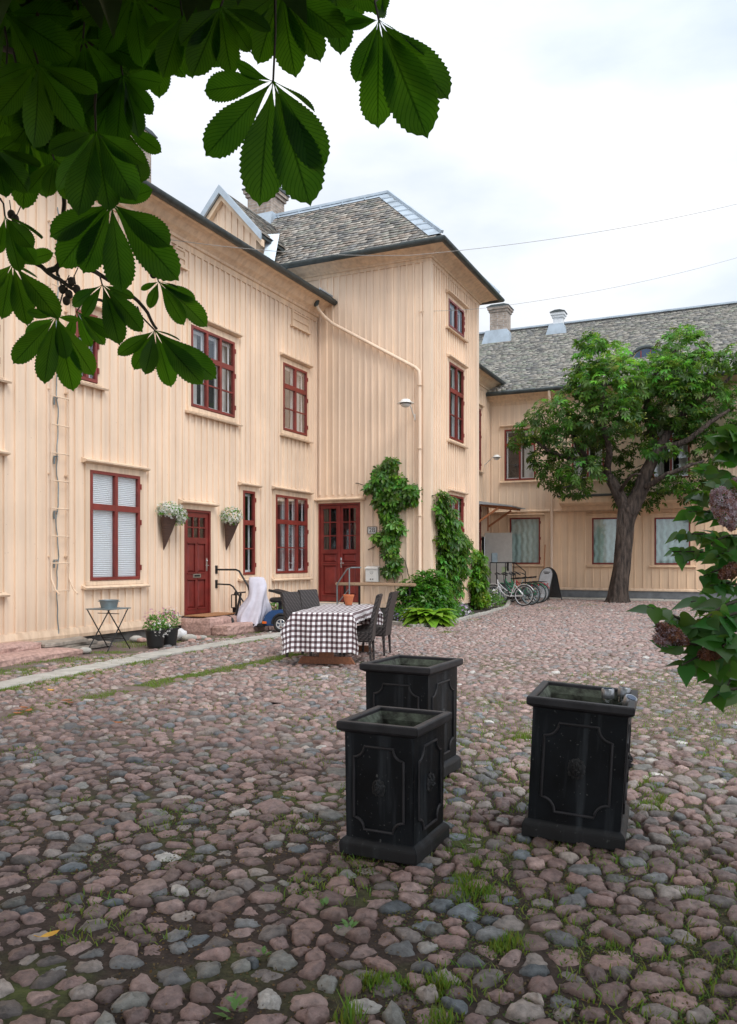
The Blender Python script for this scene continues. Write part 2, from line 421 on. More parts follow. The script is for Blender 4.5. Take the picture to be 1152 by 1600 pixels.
def planter_mat():
    m, nt, b = nodes('lead_black')
    n1 = noise(nt, 3.5, 7, rough=0.6); n2 = noise(nt, 1.0, 6, mapscale=(14, 14, 1.2)); n3 = noise(nt, 55, 4)
    r1 = ramp(nt, n1.outputs['Fac'], [(0.35, (0.002, 0.0025, 0.0035)), (0.62, (0.006, 0.008, 0.011)), (0.8, (0.022, 0.027, 0.033))])
    r2 = ramp(nt, n2.outputs['Fac'], [(0.54, (0, 0, 0)), (0.74, (0.7, 0.7, 0.7))])
    c = mixc(nt, r1.outputs[0], (0.05, 0.057, 0.065), r2.outputs[0])
    r3 = ramp(nt, n3.outputs['Fac'], [(0.66, (0, 0, 0)), (0.73, (0.6, 0.6, 0.6))])
    c = mixc(nt, c, (0.16, 0.16, 0.155), r3.outputs[0])
    # worn brighter edges
    g = nd(nt, 'ShaderNodeNewGeometry'); rp = ramp(nt, g.outputs['Pointiness'], [(0.52, (0, 0, 0)), (0.60, (0.55, 0.55, 0.55))])
    c = mixc(nt, c, (0.04, 0.038, 0.038), rp.outputs[0])
    nt.links.new(c, b.inputs['Base Color']); b.inputs['Specular IOR Level'].default_value = 0.22
    rr = ramp(nt, n1.outputs['Fac'], [(0.3, (0.36,)*3), (0.75, (0.7,)*3)]); nt.links.new(rr.outputs[0], b.inputs['Roughness'])
    bump(nt, b, n3.outputs['Fac'], 0.22, 0.003)
planter_mat()
simple('lead_rim', (0.024, 0.023, 0.026), 0.5, var=0.45, scale=9, bmp=0.3, spec=0.35, dist=0.004)
def inner_mat():
    m, nt, b = nodes('planter_inside')
    n = noise(nt, 14, 6); r = ramp(nt, n.outputs['Fac'], [(0.35, (0.022, 0.022, 0.018)), (0.6, (0.085, 0.10, 0.075)), (0.8, (0.13, 0.145, 0.12))])
    nt.links.new(r.outputs[0], b.inputs['Base Color']); b.inputs['Roughness'].default_value = 0.95; bump(nt, b, n.outputs['Fac'], 0.8, 0.02)
inner_mat()

def leaf_mat(name, top, back, trans, tmix=0.4, rough=0.45, veins=False, attr=False, spec=0.4):
    m, nt, b = nodes(name)
    out = [n for n in nt.nodes if n.type == 'OUTPUT_MATERIAL'][0]
    tr = nd(nt, 'ShaderNodeBsdfTranslucent'); mx = nd(nt, 'ShaderNodeMixShader'); mx.inputs[0].default_value = tmix
    g = nd(nt, 'ShaderNodeNewGeometry')
    c = mixc(nt, top, back, g.outputs['Backfacing']); tcol = None
    if attr:
        a = nd(nt, 'ShaderNodeAttribute', attribute_name='Col'); c = mixc(nt, c, a.outputs['Color'], 1.0, 'MULTIPLY'); tcol = mixc(nt, trans, a.outputs['Color'], 1.0, 'MULTIPLY')
    else:
        n = noise(nt, 6, 5); r = ramp(nt, n.outputs['Fac'], [(0.3, (0.5, 0.6, 0.6)), (0.7, (1.5, 1.3, 1.1))]); c = mixc(nt, c, r.outputs[0], 1.0, 'MULTIPLY'); tcol = mixc(nt, trans, r.outputs[0], 1.0, 'MULTIPLY')
    if veins:
        uv = nd(nt, 'ShaderNodeUVMap'); sp = nd(nt, 'ShaderNodeSeparateXYZ'); nt.links.new(uv.outputs[0], sp.inputs[0])
        # U along, V across (0..1, mid 0.5): side veins and midrib
        ab = nd(nt, 'ShaderNodeMath', operation='SUBTRACT'); ab.inputs[1].default_value = 0.5; nt.links.new(sp.outputs['Y'], ab.inputs[0])
        ab2 = nd(nt, 'ShaderNodeMath', operation='ABSOLUTE'); nt.links.new(ab.outputs[0], ab2.inputs[0])
        k = nd(nt, 'ShaderNodeMath', operation='MULTIPLY'); k.inputs[1].default_value = 0.5; nt.links.new(ab2.outputs[0], k.inputs[0])
        s = nd(nt, 'ShaderNodeMath', operation='SUBTRACT'); nt.links.new(sp.outputs['X'], s.inputs[0]); nt.links.new(k.outputs[0], s.inputs[1])
        s2 = nd(nt, 'ShaderNodeMath', operation='MULTIPLY'); s2.inputs[1].default_value = 18; nt.links.new(s.outputs[0], s2.inputs[0])
        fr = nd(nt, 'ShaderNodeMath', operation='FRACT'); nt.links.new(s2.outputs[0], fr.inputs[0])
        pp = nd(nt, 'ShaderNodeMath', operation='PINGPONG'); pp.inputs[1].default_value = 0.5; nt.links.new(fr.outputs[0], pp.inputs[0])
        v1 = ramp(nt, pp.outputs[0], [(0.03, (0.55, 0.62, 0.5)), (0.16, (1, 1, 1))])
        v2 = ramp(nt, ab2.outputs[0], [(0.012, (0.4, 0.45, 0.35)), (0.035, (1, 1, 1))])
        c = mixc(nt, c, v1.outputs[0], 1.0, 'MULTIPLY'); c = mixc(nt, c, v2.outputs[0], 1.0, 'MULTIPLY')
        tcol = mixc(nt, tcol, v1.outputs[0], 1.0, 'MULTIPLY'); tcol = mixc(nt, tcol, v2.outputs[0], 1.0, 'MULTIPLY')
    nt.links.new(c, b.inputs['Base Color']); b.inputs['Roughness'].default_value = rough; b.inputs['Specular IOR Level'].default_value = spec
    nt.links.new(tcol, tr.inputs[0]); nt.links.new(b.outputs[0], mx.inputs[1]); nt.links.new(tr.outputs[0], mx.inputs[2]); nt.links.new(mx.outputs[0], out.inputs[0])
    return m
leaf_mat('hero_leaf', (0.014, 0.034, 0.010), (0.010, 0.026, 0.006), (0.10, 0.31, 0.012), 0.55, 0.5, veins=True, spec=0.12)
leaf_mat('canopy_leaf', (0.03, 0.07, 0.015), (0.04, 0.08, 0.02), (0.04, 0.12, 0.01), 0.25)
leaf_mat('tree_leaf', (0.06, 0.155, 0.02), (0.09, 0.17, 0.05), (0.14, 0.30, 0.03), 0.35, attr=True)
leaf_mat('vine_leaf', (0.075, 0.20, 0.025), (0.11, 0.23, 0.05), (0.15, 0.36, 0.03), 0.32, 0.36, attr=True, spec=0.5)
leaf_mat('lilac_leaf', (0.045, 0.145, 0.025), (0.08, 0.18, 0.04), (0.14, 0.36, 0.03), 0.35, 0.4, attr=True, spec=0.4)
leaf_mat('petal', (0.85, 0.85, 0.85), (0.8, 0.8, 0.8), (0.7, 0.7, 0.7), 0.3, 0.6, attr=True)
leaf_mat('grass', (0.13, 0.21, 0.03), (0.13, 0.21, 0.035), (0.20, 0.34, 0.04), 0.3, 0.6, attr=True)
leaf_mat('hosta', (0.22, 0.42, 0.04), (0.25, 0.42, 0.07), (0.30, 0.5, 0.05), 0.35, 0.45, attr=True)

def ground_mat():
    m, nt, b = nodes('earth')
    n1 = noise(nt, 1.3, 6); n2 = noise(nt, 30, 6, rough=0.7); n3 = noise(nt, 0.55, 4)
    dirt0 = ramp(nt, n2.outputs['Fac'], [(0.3, (0.018, 0.012, 0.009)), (0.55, (0.048, 0.030, 0.022)), (0.75, (0.12, 0.085, 0.065))])
    sand = ramp(nt, n2.outputs['Fac'], [(0.3, (0.11, 0.078, 0.068)), (0.7, (0.23, 0.17, 0.15))])
    gg = nd(nt, 'ShaderNodeNewGeometry'); sx = nd(nt, 'ShaderNodeSeparateXYZ'); nt.links.new(gg.outputs['Position'], sx.inputs[0]); sm = nd(nt, 'ShaderNodeMapRange'); sm.inputs['From Min'].default_value = 4.5; sm.inputs['From Max'].default_value = 11.0; nt.links.new(sx.outputs['Y'], sm.inputs['Value'])
    am = nd(nt, 'ShaderNodeMath', operation='ADD'); nt.links.new(sm.outputs[0], am.inputs[0]); nt.links.new(n3.outputs['Fac'], am.inputs[1]); ar_ = ramp(nt, am.outputs[0], [(0.6, (0, 0, 0)), (1.1, (1, 1, 1))])
    class _D: outputs = [mixc(nt, dirt0.outputs[0], sand.outputs[0], ar_.outputs[0])]
    dirt = _D
    moss = ramp(nt, n2.outputs['Fac'], [(0.35, (0.035, 0.048, 0.010)), (0.7, (0.11, 0.135, 0.028))])
    mk = ramp(nt, n1.outputs['Fac'], [(0.52, (0, 0, 0)), (0.64, (0.85, 0.85, 0.85))])
    c = mixc(nt, dirt.outputs[0], moss.outputs[0], mk.outputs[0])
    nt.links.new(c, b.inputs['Base Color']); b.inputs['Roughness'].default_value = 0.95; bump(nt, b, n2.outputs['Fac'], 0.9, 0.02)
ground_mat()

# ------------------------------------------------------------------ camera, light, world
sc = bpy.context.scene
cam = bpy.data.cameras.new('camera'); co = bpy.data.objects.new('camera', cam); C.objects.link(co); sc.camera = co
co.location = (0, 0, EYE); co.rotation_euler = (math.radians(90), 0, 0)
cam.sensor_fit = 'VERTICAL'; cam.sensor_height = 36; cam.lens = 36*F/1600; cam.shift_y = (HY-800)/1600; cam.clip_end = 2000; cam.clip_start = 0.05
w = bpy.data.worlds.new('World'); sc.world = w; w.use_nodes = True; nt = w.node_tree; nt.nodes.clear()
SUN_EL, SUN_AZ = math.radians(52), math.radians(150)      # azimuth clockwise from +Y
out = nd(nt, 'ShaderNodeOutputWorld'); sky = nd(nt, 'ShaderNodeTexSky', sky_type='NISHITA'); sky.sun_disc = False; sky.sun_elevation = SUN_EL; sky.sun_rotation = SUN_AZ; sky.air_density = 1.0; sky.dust_density = 2.0
b1 = nd(nt, 'ShaderNodeBackground'); b1.inputs['Strength'].default_value = 0.12; nt.links.new(sky.outputs[0], b1.inputs['Color'])
tc = nd(nt, 'ShaderNodeTexCoord'); mp = nd(nt, 'ShaderNodeMapping'); mp.inputs['Scale'].default_value = (1.0, 1.0, 2.6); nt.links.new(tc.outputs['Generated'], mp.inputs[0])
n = nd(nt, 'ShaderNodeTexNoise'); n.inputs['Scale'].default_value = 2.2; n.inputs['Detail'].default_value = 6; n.inputs['Roughness'].default_value = 0.5; nt.links.new(mp.outputs[0], n.inputs['Vector'])
cl = ramp(nt, n.outputs['Fac'], [(0.30, (0.70, 0.80, 0.92)), (0.50, (0.86, 0.91, 0.98)), (0.62, (0.97, 0.98, 1.0))])
b2 = nd(nt, 'ShaderNodeBackground'); b2.inputs['Strength'].default_value = 0.80
# an overcast sky is brighter on the side of the hidden sun
dv = nd(nt, 'ShaderNodeVectorMath', operation='DOT_PRODUCT'); nt.links.new(tc.outputs['Generated'], dv.inputs[0]); dv.inputs[1].default_value = (math.sin(SUN_AZ)*math.cos(SUN_EL), math.cos(SUN_AZ)*math.cos(SUN_EL), math.sin(SUN_EL))
dm = nd(nt, 'ShaderNodeMapRange'); dm.inputs['From Min'].default_value = -0.65; dm.inputs['From Max'].default_value = 1.0; dm.inputs['To Min'].default_value = 0.74; dm.inputs['To Max'].default_value = 1.75; nt.links.new(dv.outputs['Value'], dm.inputs['Value']); nt.links.new(dm.outputs[0], b2.inputs['Strength']); nt.links.new(cl.outputs[0], b2.inputs['Color'])
fac = ramp(nt, n.outputs['Fac'], [(0.33, (0.74,)*3), (0.55, (0.95,)*3)])
mx = nd(nt, 'ShaderNodeMixShader'); nt.links.new(fac.outputs[0], mx.inputs[0]); nt.links.new(b1.outputs[0], mx.inputs[1]); nt.links.new(b2.outputs[0], mx.inputs[2]); nt.links.new(mx.outputs[0], out.inputs[0])
sl = bpy.data.lights.new('sun', 'SUN'); sl.energy = 1.5; sl.angle = math.radians(25); sl.color = (1.0, 0.96, 0.90)
so = bpy.data.objects.new('sun', sl); C.objects.link(so); so.location = (0, 0, 30)
sd = Vector((math.sin(SUN_AZ)*math.cos(SUN_EL), math.cos(SUN_AZ)*math.cos(SUN_EL), math.sin(SUN_EL)))
so.rotation_euler = sd.to_track_quat('Z', 'Y').to_euler()
sc.view_settings.view_transform = 'Standard'; sc.view_settings.look = 'None'; sc.view_settings.exposure = 0.16; sc.view_settings.gamma = 1
sc.cycles.max_bounces = 6; sc.cycles.transparent_max_bounces = 12; sc.cycles.use_denoising = True
# ================================================================== buildings
EZ = 8.38   # eave height of the wing gutter
def wall_mesh(m, fr, u0, u1, z0, z1, holes, o=0.0):
    us = sorted({u0, u1, *[h[0] for h in holes], *[h[1] for h in holes]}); us = [u for u in us if u0 <= u <= u1]
    zs = sorted({z0, z1, *[h[2] for h in holes], *[h[3] for h in holes]}); zs = [z for z in zs if z0 <= z <= z1]
    for i in range(len(us)-1):
        for j in range(len(zs)-1):
            uc, zc = (us[i]+us[i+1])/2, (zs[j]+zs[j+1])/2
            if any(h[0] < uc < h[1] and h[2] < zc < h[3] for h in holes): continue
            m.add([fr.p(us[i], o, zs[j]), fr.p(us[i+1], o, zs[j]), fr.p(us[i+1], o, zs[j+1]), fr.p(us[i], o, zs[j+1])], [(0, 1, 2, 3)])

def battens(m, fr, u0, u1, z0, z1, blocks, pitch=0.21, w=0.052, d=0.036, seed=1):
    r = random.Random(seed); n = max(1, round((u1-u0)/pitch)); p = (u1-u0)/n
    for i in range(n+1):
        u = u0 + p*i + r.uniform(-0.012, 0.012); ww = w*r.uniform(0.9, 1.1); dd = d*r.uniform(0.85, 1.15)
        iv = [(z0, z1)]
        for (a, b, c, e) in blocks:
            if a-ww/2 < u < b+ww/2:
                nv = []
                for (s, t) in iv:
                    if e <= s or c >= t: nv.append((s, t)); continue
                    if c > s: nv.append((s, c))
                    if e < t: nv.append((e, t))
                iv = nv
        for (s, t) in iv:
            if t-s < 0.04: continue
            pr = [(-ww/2, 0), (-ww/2, dd*0.85), (-ww*0.36, dd), (ww*0.36, dd), (ww/2, dd*0.85), (ww/2, 0)]
            lean = r.uniform(-0.008, 0.008)
            vs = [fr.p(u+a, b, s) for a, b in pr] + [fr.p(u+a+lean, b, t) for a, b in pr]; k = 6
            fs = [(j, j+1, k+j+1, k+j) for j in range(5)] + [(0, 1, 2, 3, 4, 5), (6, 7, 8, 9, 10, 11)]
            m.add(vs, fs)

def window(root, fr, u0, u1, z0, z1, cols, splits, bars=1, head=None, sill=None, curtain='drape', trim='peach_trim', o=0.0, fw=0.055, casing=0.11, frame_mat='red_paint'):
    """frame flush in the cladding; splits: heights (fractions from top) of the heavy transoms; bars per lower sash"""
    f = MB(); D0, D1_ = o-0.02, o+0.045
    f.box(u0, u0+fw, D0, D1_, z0, z1, fr); f.box(u1-fw, u1, D0, D1_, z0, z1, fr)
    f.box(u0+fw, u1-fw, D0, D1_, z0, z0+fw, fr); f.box(u0+fw, u1-fw, D0, D1_, z1-fw, z1, fr)
    cw = (u1-u0-2*fw); ml = 0.07 if cols > 1 else 0
    for c in range(1, cols):
        uc = u0+fw+cw*c/cols; f.box(uc-ml/2, uc+ml/2, D0+0.002, D1_+0.006, z0+fw, z1-fw, fr)
    zs = [z1-fw]
    for s in splits:
        zc = z1-(z1-z0)*s; zs.append(zc)
        for c in range(cols):
            a = u0+fw+cw*c/cols + (ml/2 if c else 0); b = u0+fw+cw*(c+1)/cols - (ml/2 if c < cols-1 else 0)
            f.box(a, b, D0+0.003, D1_+0.004, zc-0.055, zc+0.055, fr)
    if splits:
        zc = zs[1]
        for c in range(cols):
            a = u0+fw+cw*c/cols + (ml/2 if c else 0); b = u0+fw+cw*(c+1)/cols - (ml/2 if c < cols-1 else 0)
            H = (zc-0.055)-(z0+fw)
            for k in range(1, bars+1):
                zz = z0+fw+H*k/(bars+1); f.box(a, b, D0+0.004, D1_-0.015, zz-0.014, zz+0.014, fr)
    # hinges
    for zz in (z0+0.22, z0+(z1-z0)*0.55, z1-0.2): f.box(u1-0.005, u1+0.03, D1_-0.012, D1_+0.012, zz-0.05, zz+0.05, fr)
    win = f.build('window', M[frame_mat], root)
    g = MB(); g.add([fr.p(u0+fw, o+0.012, z0+fw), fr.p(u1-fw, o+0.012, z0+fw), fr.p(u1-fw, o+0.012, z1-fw), fr.p(u0+fw, o+0.012, z1-fw)], [(0, 1, 2, 3)])
    g.build('pane', M['glass'], win)
    # inner white sash set back (old double windows)
    s = MB(); q = o-0.065
    for c in range(cols):
        a = u0+fw+cw*c/cols + 0.02; b = u0+fw+cw*(c+1)/cols - 0.02
        s.box(a, a+0.045, q-0.02, q, z0+fw, z1-fw, fr); s.box(b-0.045, b, q-0.02, q, z0+fw, z1-fw, fr)
    s.box(u0, u1, q-0.03, q-0.021, z1-fw-0.06, z1-fw, fr); s.box(u0, u1, q-0.03, q-0.021, z0+fw-0.02, z0+fw+0.05, fr)
    if curtain != 'shop': s.build('inner_sash', M['white_sash'], win)
    # curtain
    if curtain in ('blind',):
        c = MB(); c.box(u0+0.02, u1-0.02, o-0.04, o-0.025, z0+0.05, z1-0.03, fr); c.build('blind', M['blind'], win)
    elif curtain in ('shop',):
        c = MB(); n = 60; m_ = 16; vs = []; fs = []
        for i in range(n+1):
            for j in range(m_+1):
                a = i/n; b = j/m_
                oo = o-0.10+0.03*math.sin(a*n*0.55+ (1 if True else 0)*math.sin(b*math.pi*7)*1.2)
                vs.append(fr.p(u0+0.02+(u1-u0-0.04)*a, oo, z0+0.04+(z1-z0-0.08)*b))
        for i in range(n):
            for j in range(m_): k = i*(m_+1)+j; fs.append((k, k+m_+1, k+m_+2, k+1))
        c.add(vs, fs); c.build('curtain', M['lace'], win, smooth=True)
    elif curtain:
        c = MB(); spans = {'drape': [(0.02, 0.3), (0.7, 0.98)], 'left': [(0.02, 0.35)], 'mid': [(0.36, 0.64)], 'full': [(0.02, 0.98)], 'side': [(0.6, 0.98)]}[curtain]
        for (s0, s1) in spans:
            n = 40; vs = []; fs = []
            for i in range(n+1):
                a = s0+(s1-s0)*i/n; oo = o-0.19+0.025*math.sin(i*1.1)+0.01*math.sin(i*2.7)
                vs += [fr.p(u0+(u1-u0)*a, oo, z0+0.02), fr.p(u0+(u1-u0)*a, oo, z1-0.05)]
            for i in range(n): fs.append((2*i, 2*i+2, 2*i+3, 2*i+1))
            c.add(vs, fs)
        c.build('curtain', M['curtain'], win, smooth=True)
    r = MB(); bx = (u0-0.2, u1+0.2, o-1.3, o-0.001, z0-0.2, z1+0.1)
    a = [fr.p(bx[0], bx[2], bx[4]), fr.p(bx[1], bx[2], bx[4]), fr.p(bx[1], bx[2], bx[5]), fr.p(bx[0], bx[2], bx[5])]
    b_ = [fr.p(bx[0], bx[3]-0.02, bx[4]), fr.p(bx[1], bx[3]-0.02, bx[4]), fr.p(bx[1], bx[3]-0.02, bx[5]), fr.p(bx[0], bx[3]-0.02, bx[5])]
    r.add(a+b_, [(0, 1, 2, 3), (0, 1, 5, 4), (1, 2, 6, 5), (2, 3, 7, 6), (3, 0, 4, 7)])
    r.build('room', M['dark_room'], win)
    # casing, head and sill
    t = MB(); w = casing
    t.box(u0-w, u0-0.001, o, o+0.03, z0-0.02, z1+0.001, fr); t.box(u1+0.001, u1+w, o, o+0.03, z0-0.02, z1+0.001, fr); t.box(u0-w, u1+w, o, o+0.034, z1+0.002, z1+w, fr)
    t.build('casing', M[trim], win)
    zh = head if head else z1+w+0.05
    h = MB(); h.prism([(o, zh-0.055), (o+0.05, zh-0.055), (o+0.13, zh-0.03), (o+0.135, zh-0.005), (o, zh+0.04)], lambda a, b, t: fr.p(t, a, b), u0-w-0.07, u1+w+0.09)
    h.build('head_board', M[trim], win)
    zb = sill if sill else z0-0.06
    h = MB(); h.prism([(o, zb-0.03), (o+0.11, zb-0.05), (o+0.125, zb-0.02), (o, zb+0.03)], lambda a, b, t: fr.p(t, a, b), u0-w-0.07, u1+w+0.09)
    h.prism([(o, zb+0.03), (o+0.045, zb+0.02), (o+0.045, z0-0.02), (o, z0-0.02)], lambda a, b, t: fr.p(t, a, b), u0-w, u1+w)
    h.build('sill', M[trim], win)
    return win, (u0-w-0.01, u1+w+0.01, z0-0.1, z1+w+0.08)

def hole(u0, u1, z0, z1): return (u0, u1, z0, z1)

EAVE = [(0.0, -0.95), (0.035, -0.95), (0.04, -0.72), (0.085, -0.70), (0.09, -0.60), (0.14, -0.52), (0.22, -0.44), (0.32, -0.24), (0.40, -0.16), (0.47, -0.14), (0.47, -0.03), (0.0, -0.03)]
def eave(root, path, z, scale=0.52, mat='peach_trim'):
    m = MB(); sweep(m, path, [(o, z+h*scale) for o, h in EAVE]); m.build('cornice', M[mat], root)
    g = MB(); prof = []
    for k in range(9):
        a = math.pi+math.pi*k/8; prof.append((0.56+0.085*math.cos(a), z-0.02+0.085*math.sin(a)))
    prof += [(0.635, z-0.02), (0.635, z-0.0)] ; prof += [(0.485, z+0.01)]
    sweep(g, path, prof); g.build('gutter', M['gutter_metal'], root, smooth=True)
    g = MB(); sweep(g, path, [(0.30, z-0.028), (0.60, z-0.028+0.02), (0.60, z+0.035), (0.30, z+0.19)]); g.build('eave_flashing', M['gutter_metal'], root)

# slates ------------------------------------------------------------
def slates(name, root, P0, A, B, L, H, keep, w=0.2, ex=0.15, seed=1, cols=None, mat='slate'):
    """P0 origin at the eave, A unit vector along, B unit vector up the slope"""
    r = np.random.RandomState(seed); A = np.array(A, float); B = np.array(B, float); Nn = np.cross(A, B); Nn /= np.linalg.norm(Nn)
    if Nn[2] < 0: Nn = -Nn
    P = []; W = []; Ls = []; wob = []
    nr = int(H/ex)
    for j in range(nr):
        x = -r.uniform(0, w); 
        while x < L:
            ww = w*r.uniform(0.75, 1.3)
            if keep(x+ww/2, j*ex+ex*0.4): P.append((x, j*ex-ex*0.1+r.uniform(-0.015, 0.015))); W.append(ww-0.008); Ls.append(ex*1.35)
            x += ww
    P = np.array(P); W = np.array(W); n = len(P); Ls = np.array(Ls)
    th = r.uniform(0.010, 0.020, n); sk = r.uniform(-0.012, 0.012, n)
    V = np.zeros((n, 8, 3)); ya = P[:, 1]; yb = P[:, 1]+Ls
    for k, (sx, sy, top) in enumerate([(0, 0, 0), (1, 0, 0), (1, 1, 0), (0, 1, 0), (0, 0, 1), (1, 0, 1), (1, 1, 1), (0, 1, 1)]):
        xx = P[:, 0]+sx*W; yy = (ya+sk*(1 if sx else -1)) if sy == 0 else yb
        hh = (0.034 if sy == 0 else 0.0) - (0 if top else th) + (r.uniform(-0.004, 0.010, n) if False else 0)
        V[:, k] = np.array(P0) + xx[:, None]*A + yy[:, None]*B + (hh + (sy == 0)*(sk*0.6))[:, None]*Nn
    Fq = np.array([(4, 5, 6, 7), (0, 1, 5, 4), (1, 2, 6, 5), (3, 0, 4, 7)])
    Fc = (Fq[None]+(np.arange(n)*8)[:, None, None]).reshape(-1, 4)
    pal = np.array(cols if cols is not None else [(0.33, 0.31, 0.285), (0.39, 0.36, 0.32), (0.27, 0.26, 0.25), (0.46, 0.42, 0.37), (0.32, 0.32, 0.28), (0.40, 0.34, 0.29), (0.22, 0.22, 0.215)])
    c = pal[r.randint(0, len(pal), n)]*r.uniform(0.75, 1.2, n)[:, None]
    np_mesh(name, V.reshape(-1, 3), Fc, M[mat], root, col=np.repeat(c, 8, axis=0))

def slope_sheet(m, pts): m.add(pts, [tuple(range(len(pts)))])

def chimney(root, c, wx, wy, z0, z1, ux, mat='pale_brick', cap=True, name='chimney'):
    """c plan centre; ux plan unit vector"""
    fr = Fr(c, ux); m = MB()
    m.box(-wx/2, wx/2, -wy/2, wy/2, z0, z1-0.28, fr)
    ch = m.build(name, M[mat], root)
    k = MB(); k.box(-wx/2-0.05, wx/2+0.05, -wy/2-0.05, wy/2+0.05, z1-0.28, z1-0.17, fr); k.box(-wx/2-0.1, wx/2+0.1, -wy/2-0.1, wy/2+0.1, z1-0.17, z1-0.06, fr)
    k.build('cap_course', M[mat], ch)
    k = MB(); k.box(-wx/2-0.13, wx/2+0.13, -wy/2-0.13, wy/2+0.13, z1-0.06, z1-0.02, fr)
    k.prism([(-wx/2-0.12, z1-0.02), (wx/2+0.12, z1-0.02), (wx/2-0.1, z1+0.05), (-wx/2+0.1, z1+0.05)], lambda a, b, t: fr.p(a, t, b), -wy/2-0.12, wy/2+0.12)
    k.build('cap', M['gutter_metal'] if cap else M['render_white'], ch)
    return ch

# ---------- left wing
wing = thing('timber_house', 'long two storey peach boarded house on the left with the single red door', 'house', (LW.O[0], LW.O[1], 0))
HL = []; BL = []
def lw_win(x0, x1, yt, yb, cols, splits, bars, curtain, hy=None, sy=None, xr=None):
    u0, z1 = LW.uz(x0, yt); u1 = LW.u(x1); z0 = LW.z(x0, yb)
    hd = LW.z(hy[0], hy[1]) if hy else None; sl_ = LW.z(sy[0], sy[1]) if sy else None
    w_, b_ = window(wing, LW, u0, u1, z0, z1, cols, splits, bars, hd, sl_, curtain)
    HL.append(hole(u0+0.01, u1-0.01, z0+0.01, z1-0.01)); BL.append(b_); return w_
lw_win(139, 216.5, 734, 907, 2, [0.33], 0, 'blind', (131, 718), (130, 917))
w_ = lw_win(297, 364.7, 507, 634, 3, [0.36], 1, 'drape', (293.5, 490), (286, 641)); w_['label'] = 'wide upper window of three casements'
lw_win(441, 478, 566, 671, 2, [0.34], 1, 'drape', (438.7, 553), (434, 677.5))
lw_win(429.5, 478.7, 772.5, 896, 3, [0.34], 1, 'mid', (426, 761), (424, 905))
lw_win(378.4, 396.5, 766, 898, 1, [0.38], 1, 'left', (372.7, 754.5), (373.5, 905))
lw_win(116, 150, 482, 590, 2, [0.34], 1, 'drape')
lw_win(-80, -9, 712, 925, 2, [0.33], 0, 'full')
lw_win(-70, -6, 430, 570, 2, [0.34], 1, 'drape')
# entrance door on the wing
du0, dzt = LW.uz(286, 795); du1 = LW.u(327.7); dz0 = LW.z(286, 962)
HL.append(hole(du0+0.01, du1-0.01, dz0-0.02, dzt-0.01)); BL.append((du0-0.12, du1+0.12, dz0-0.05, dzt+0.2))
def door_leaf(root, fr, u0, u1, z0, z1, o, glz, gc, gr, panels, name='door', mat='red_door', handle=None, midstile=True, fw=0.12):
    """frame-and-panel leaf; glz = bottom of the glazing; panels = list of (zb, zt)"""
    m = MB(); d0, d1 = o-0.05, o
    m.box(u0, u0+fw, d0, d1, z0, z1, fr); m.box(u1-fw, u1, d0, d1, z0, z1, fr)
    rails = [(z0, panels[-1][0])] + [(panels[i+1][1], panels[i][0]) for i in range(len(panels)-1)] + [(panels[0][1], glz)] + [(z1-fw, z1)]
    for (a, b) in rails: m.box(u0+fw, u1-fw, d0, d1, a, b, fr)
    uc = (u0+u1)/2; cols_ = [(u0+fw, uc-0.045), (uc+0.045, u1-fw)] if midstile else [(u0+fw, u1-fw)]
    for (a, b) in panels:
        if midstile: m.box(uc-0.045, uc+0.045, d0, d1, a, b, fr)
    gw = (u1-u0-2*fw); gh = (z1-fw-glz)
    for c in range(1, gc): x = u0+fw+gw*c/gc; m.box(x-0.014, x+0.014, d0+0.01, d1-0.006, glz, z1-fw, fr)
    for k in range(1, gr):
        zz = glz+gh*k/gr
        for c in range(gc): m.box(u0+fw+gw*c/gc+(0.014 if c else 0), u0+fw+gw*(c+1)/gc-(0.014 if c < gc-1 else 0), d0+0.01, d1-0.006, zz-0.014, zz+0.014, fr)
    d = m.build(name, M[mat], root)
    p = MB()
    for (a, b) in panels:
        for (x0, x1) in cols_:
            p.box(x0, x1, d0+0.008, d1-0.03, a, b, fr)
            e = min(0.05, (x1-x0)*0.25)
            q = [fr.p(x0+0.012, d1-0.028, a+0.012), fr.p(x1-0.012, d1-0.028, a+0.012), fr.p(x1-0.012, d1-0.028, b-0.012), fr.p(x0+0.012, d1-0.028, b-0.012),
                 fr.p(x0+e, d1-0.008, a+e), fr.p(x1-e, d1-0.008, a+e), fr.p(x1-e, d1-0.008, b-e), fr.p(x0+e, d1-0.008, b-e)]
            p.add(q, [(4, 5, 6, 7), (0, 1, 5, 4), (1, 2, 6, 5), (2, 3, 7, 6), (3, 0, 4, 7)])
            for (aa, bb, cc, dd) in ((x0-0.018, x1+0.018, b-0.004, b+0.022), (x0-0.018, x1+0.018, a-0.022, a+0.004)): p.box(aa, bb, d1-0.01, d1+0.014, cc, dd, fr)
    p.build('panel', M[mat], d)
    g = MB(); g.add([fr.p(u0+fw, o-0.03, glz), fr.p(u1-fw, o-0.03, glz), fr.p(u1-fw, o-0.03, z1-fw), fr.p(u0+fw, o-0.03, z1-fw)], [(0, 1, 2, 3)]); g.build('pane', M['glass'], d)
    if handle is not None:
        h = MB(); s = 1 if handle > uc else -1; zz = z0+1.02
        h.box(handle-0.022, handle+0.022, d1+0.001, d1+0.008, zz-0.12, zz+0.16, fr)
        h.tube([fr.p(handle, d1, zz), fr.p(handle, d1+0.055, zz), fr.p(handle-0.0, d1+0.06, zz), fr.p(handle-s*0.11, d1+0.06, zz)], 0.009, 8)
        h.lathe([(0.0, 0), (0.02, 0.0), (0.022, 0.012), (0.0, 0.02)], fr.p(handle, d1+0.008, zz+0.1), 12, Matrix(((1,0,0),(0,0,-1),(0,1,0))), cap=False)
        h.build('handle', M['steel'], d, smooth=True)
    return d
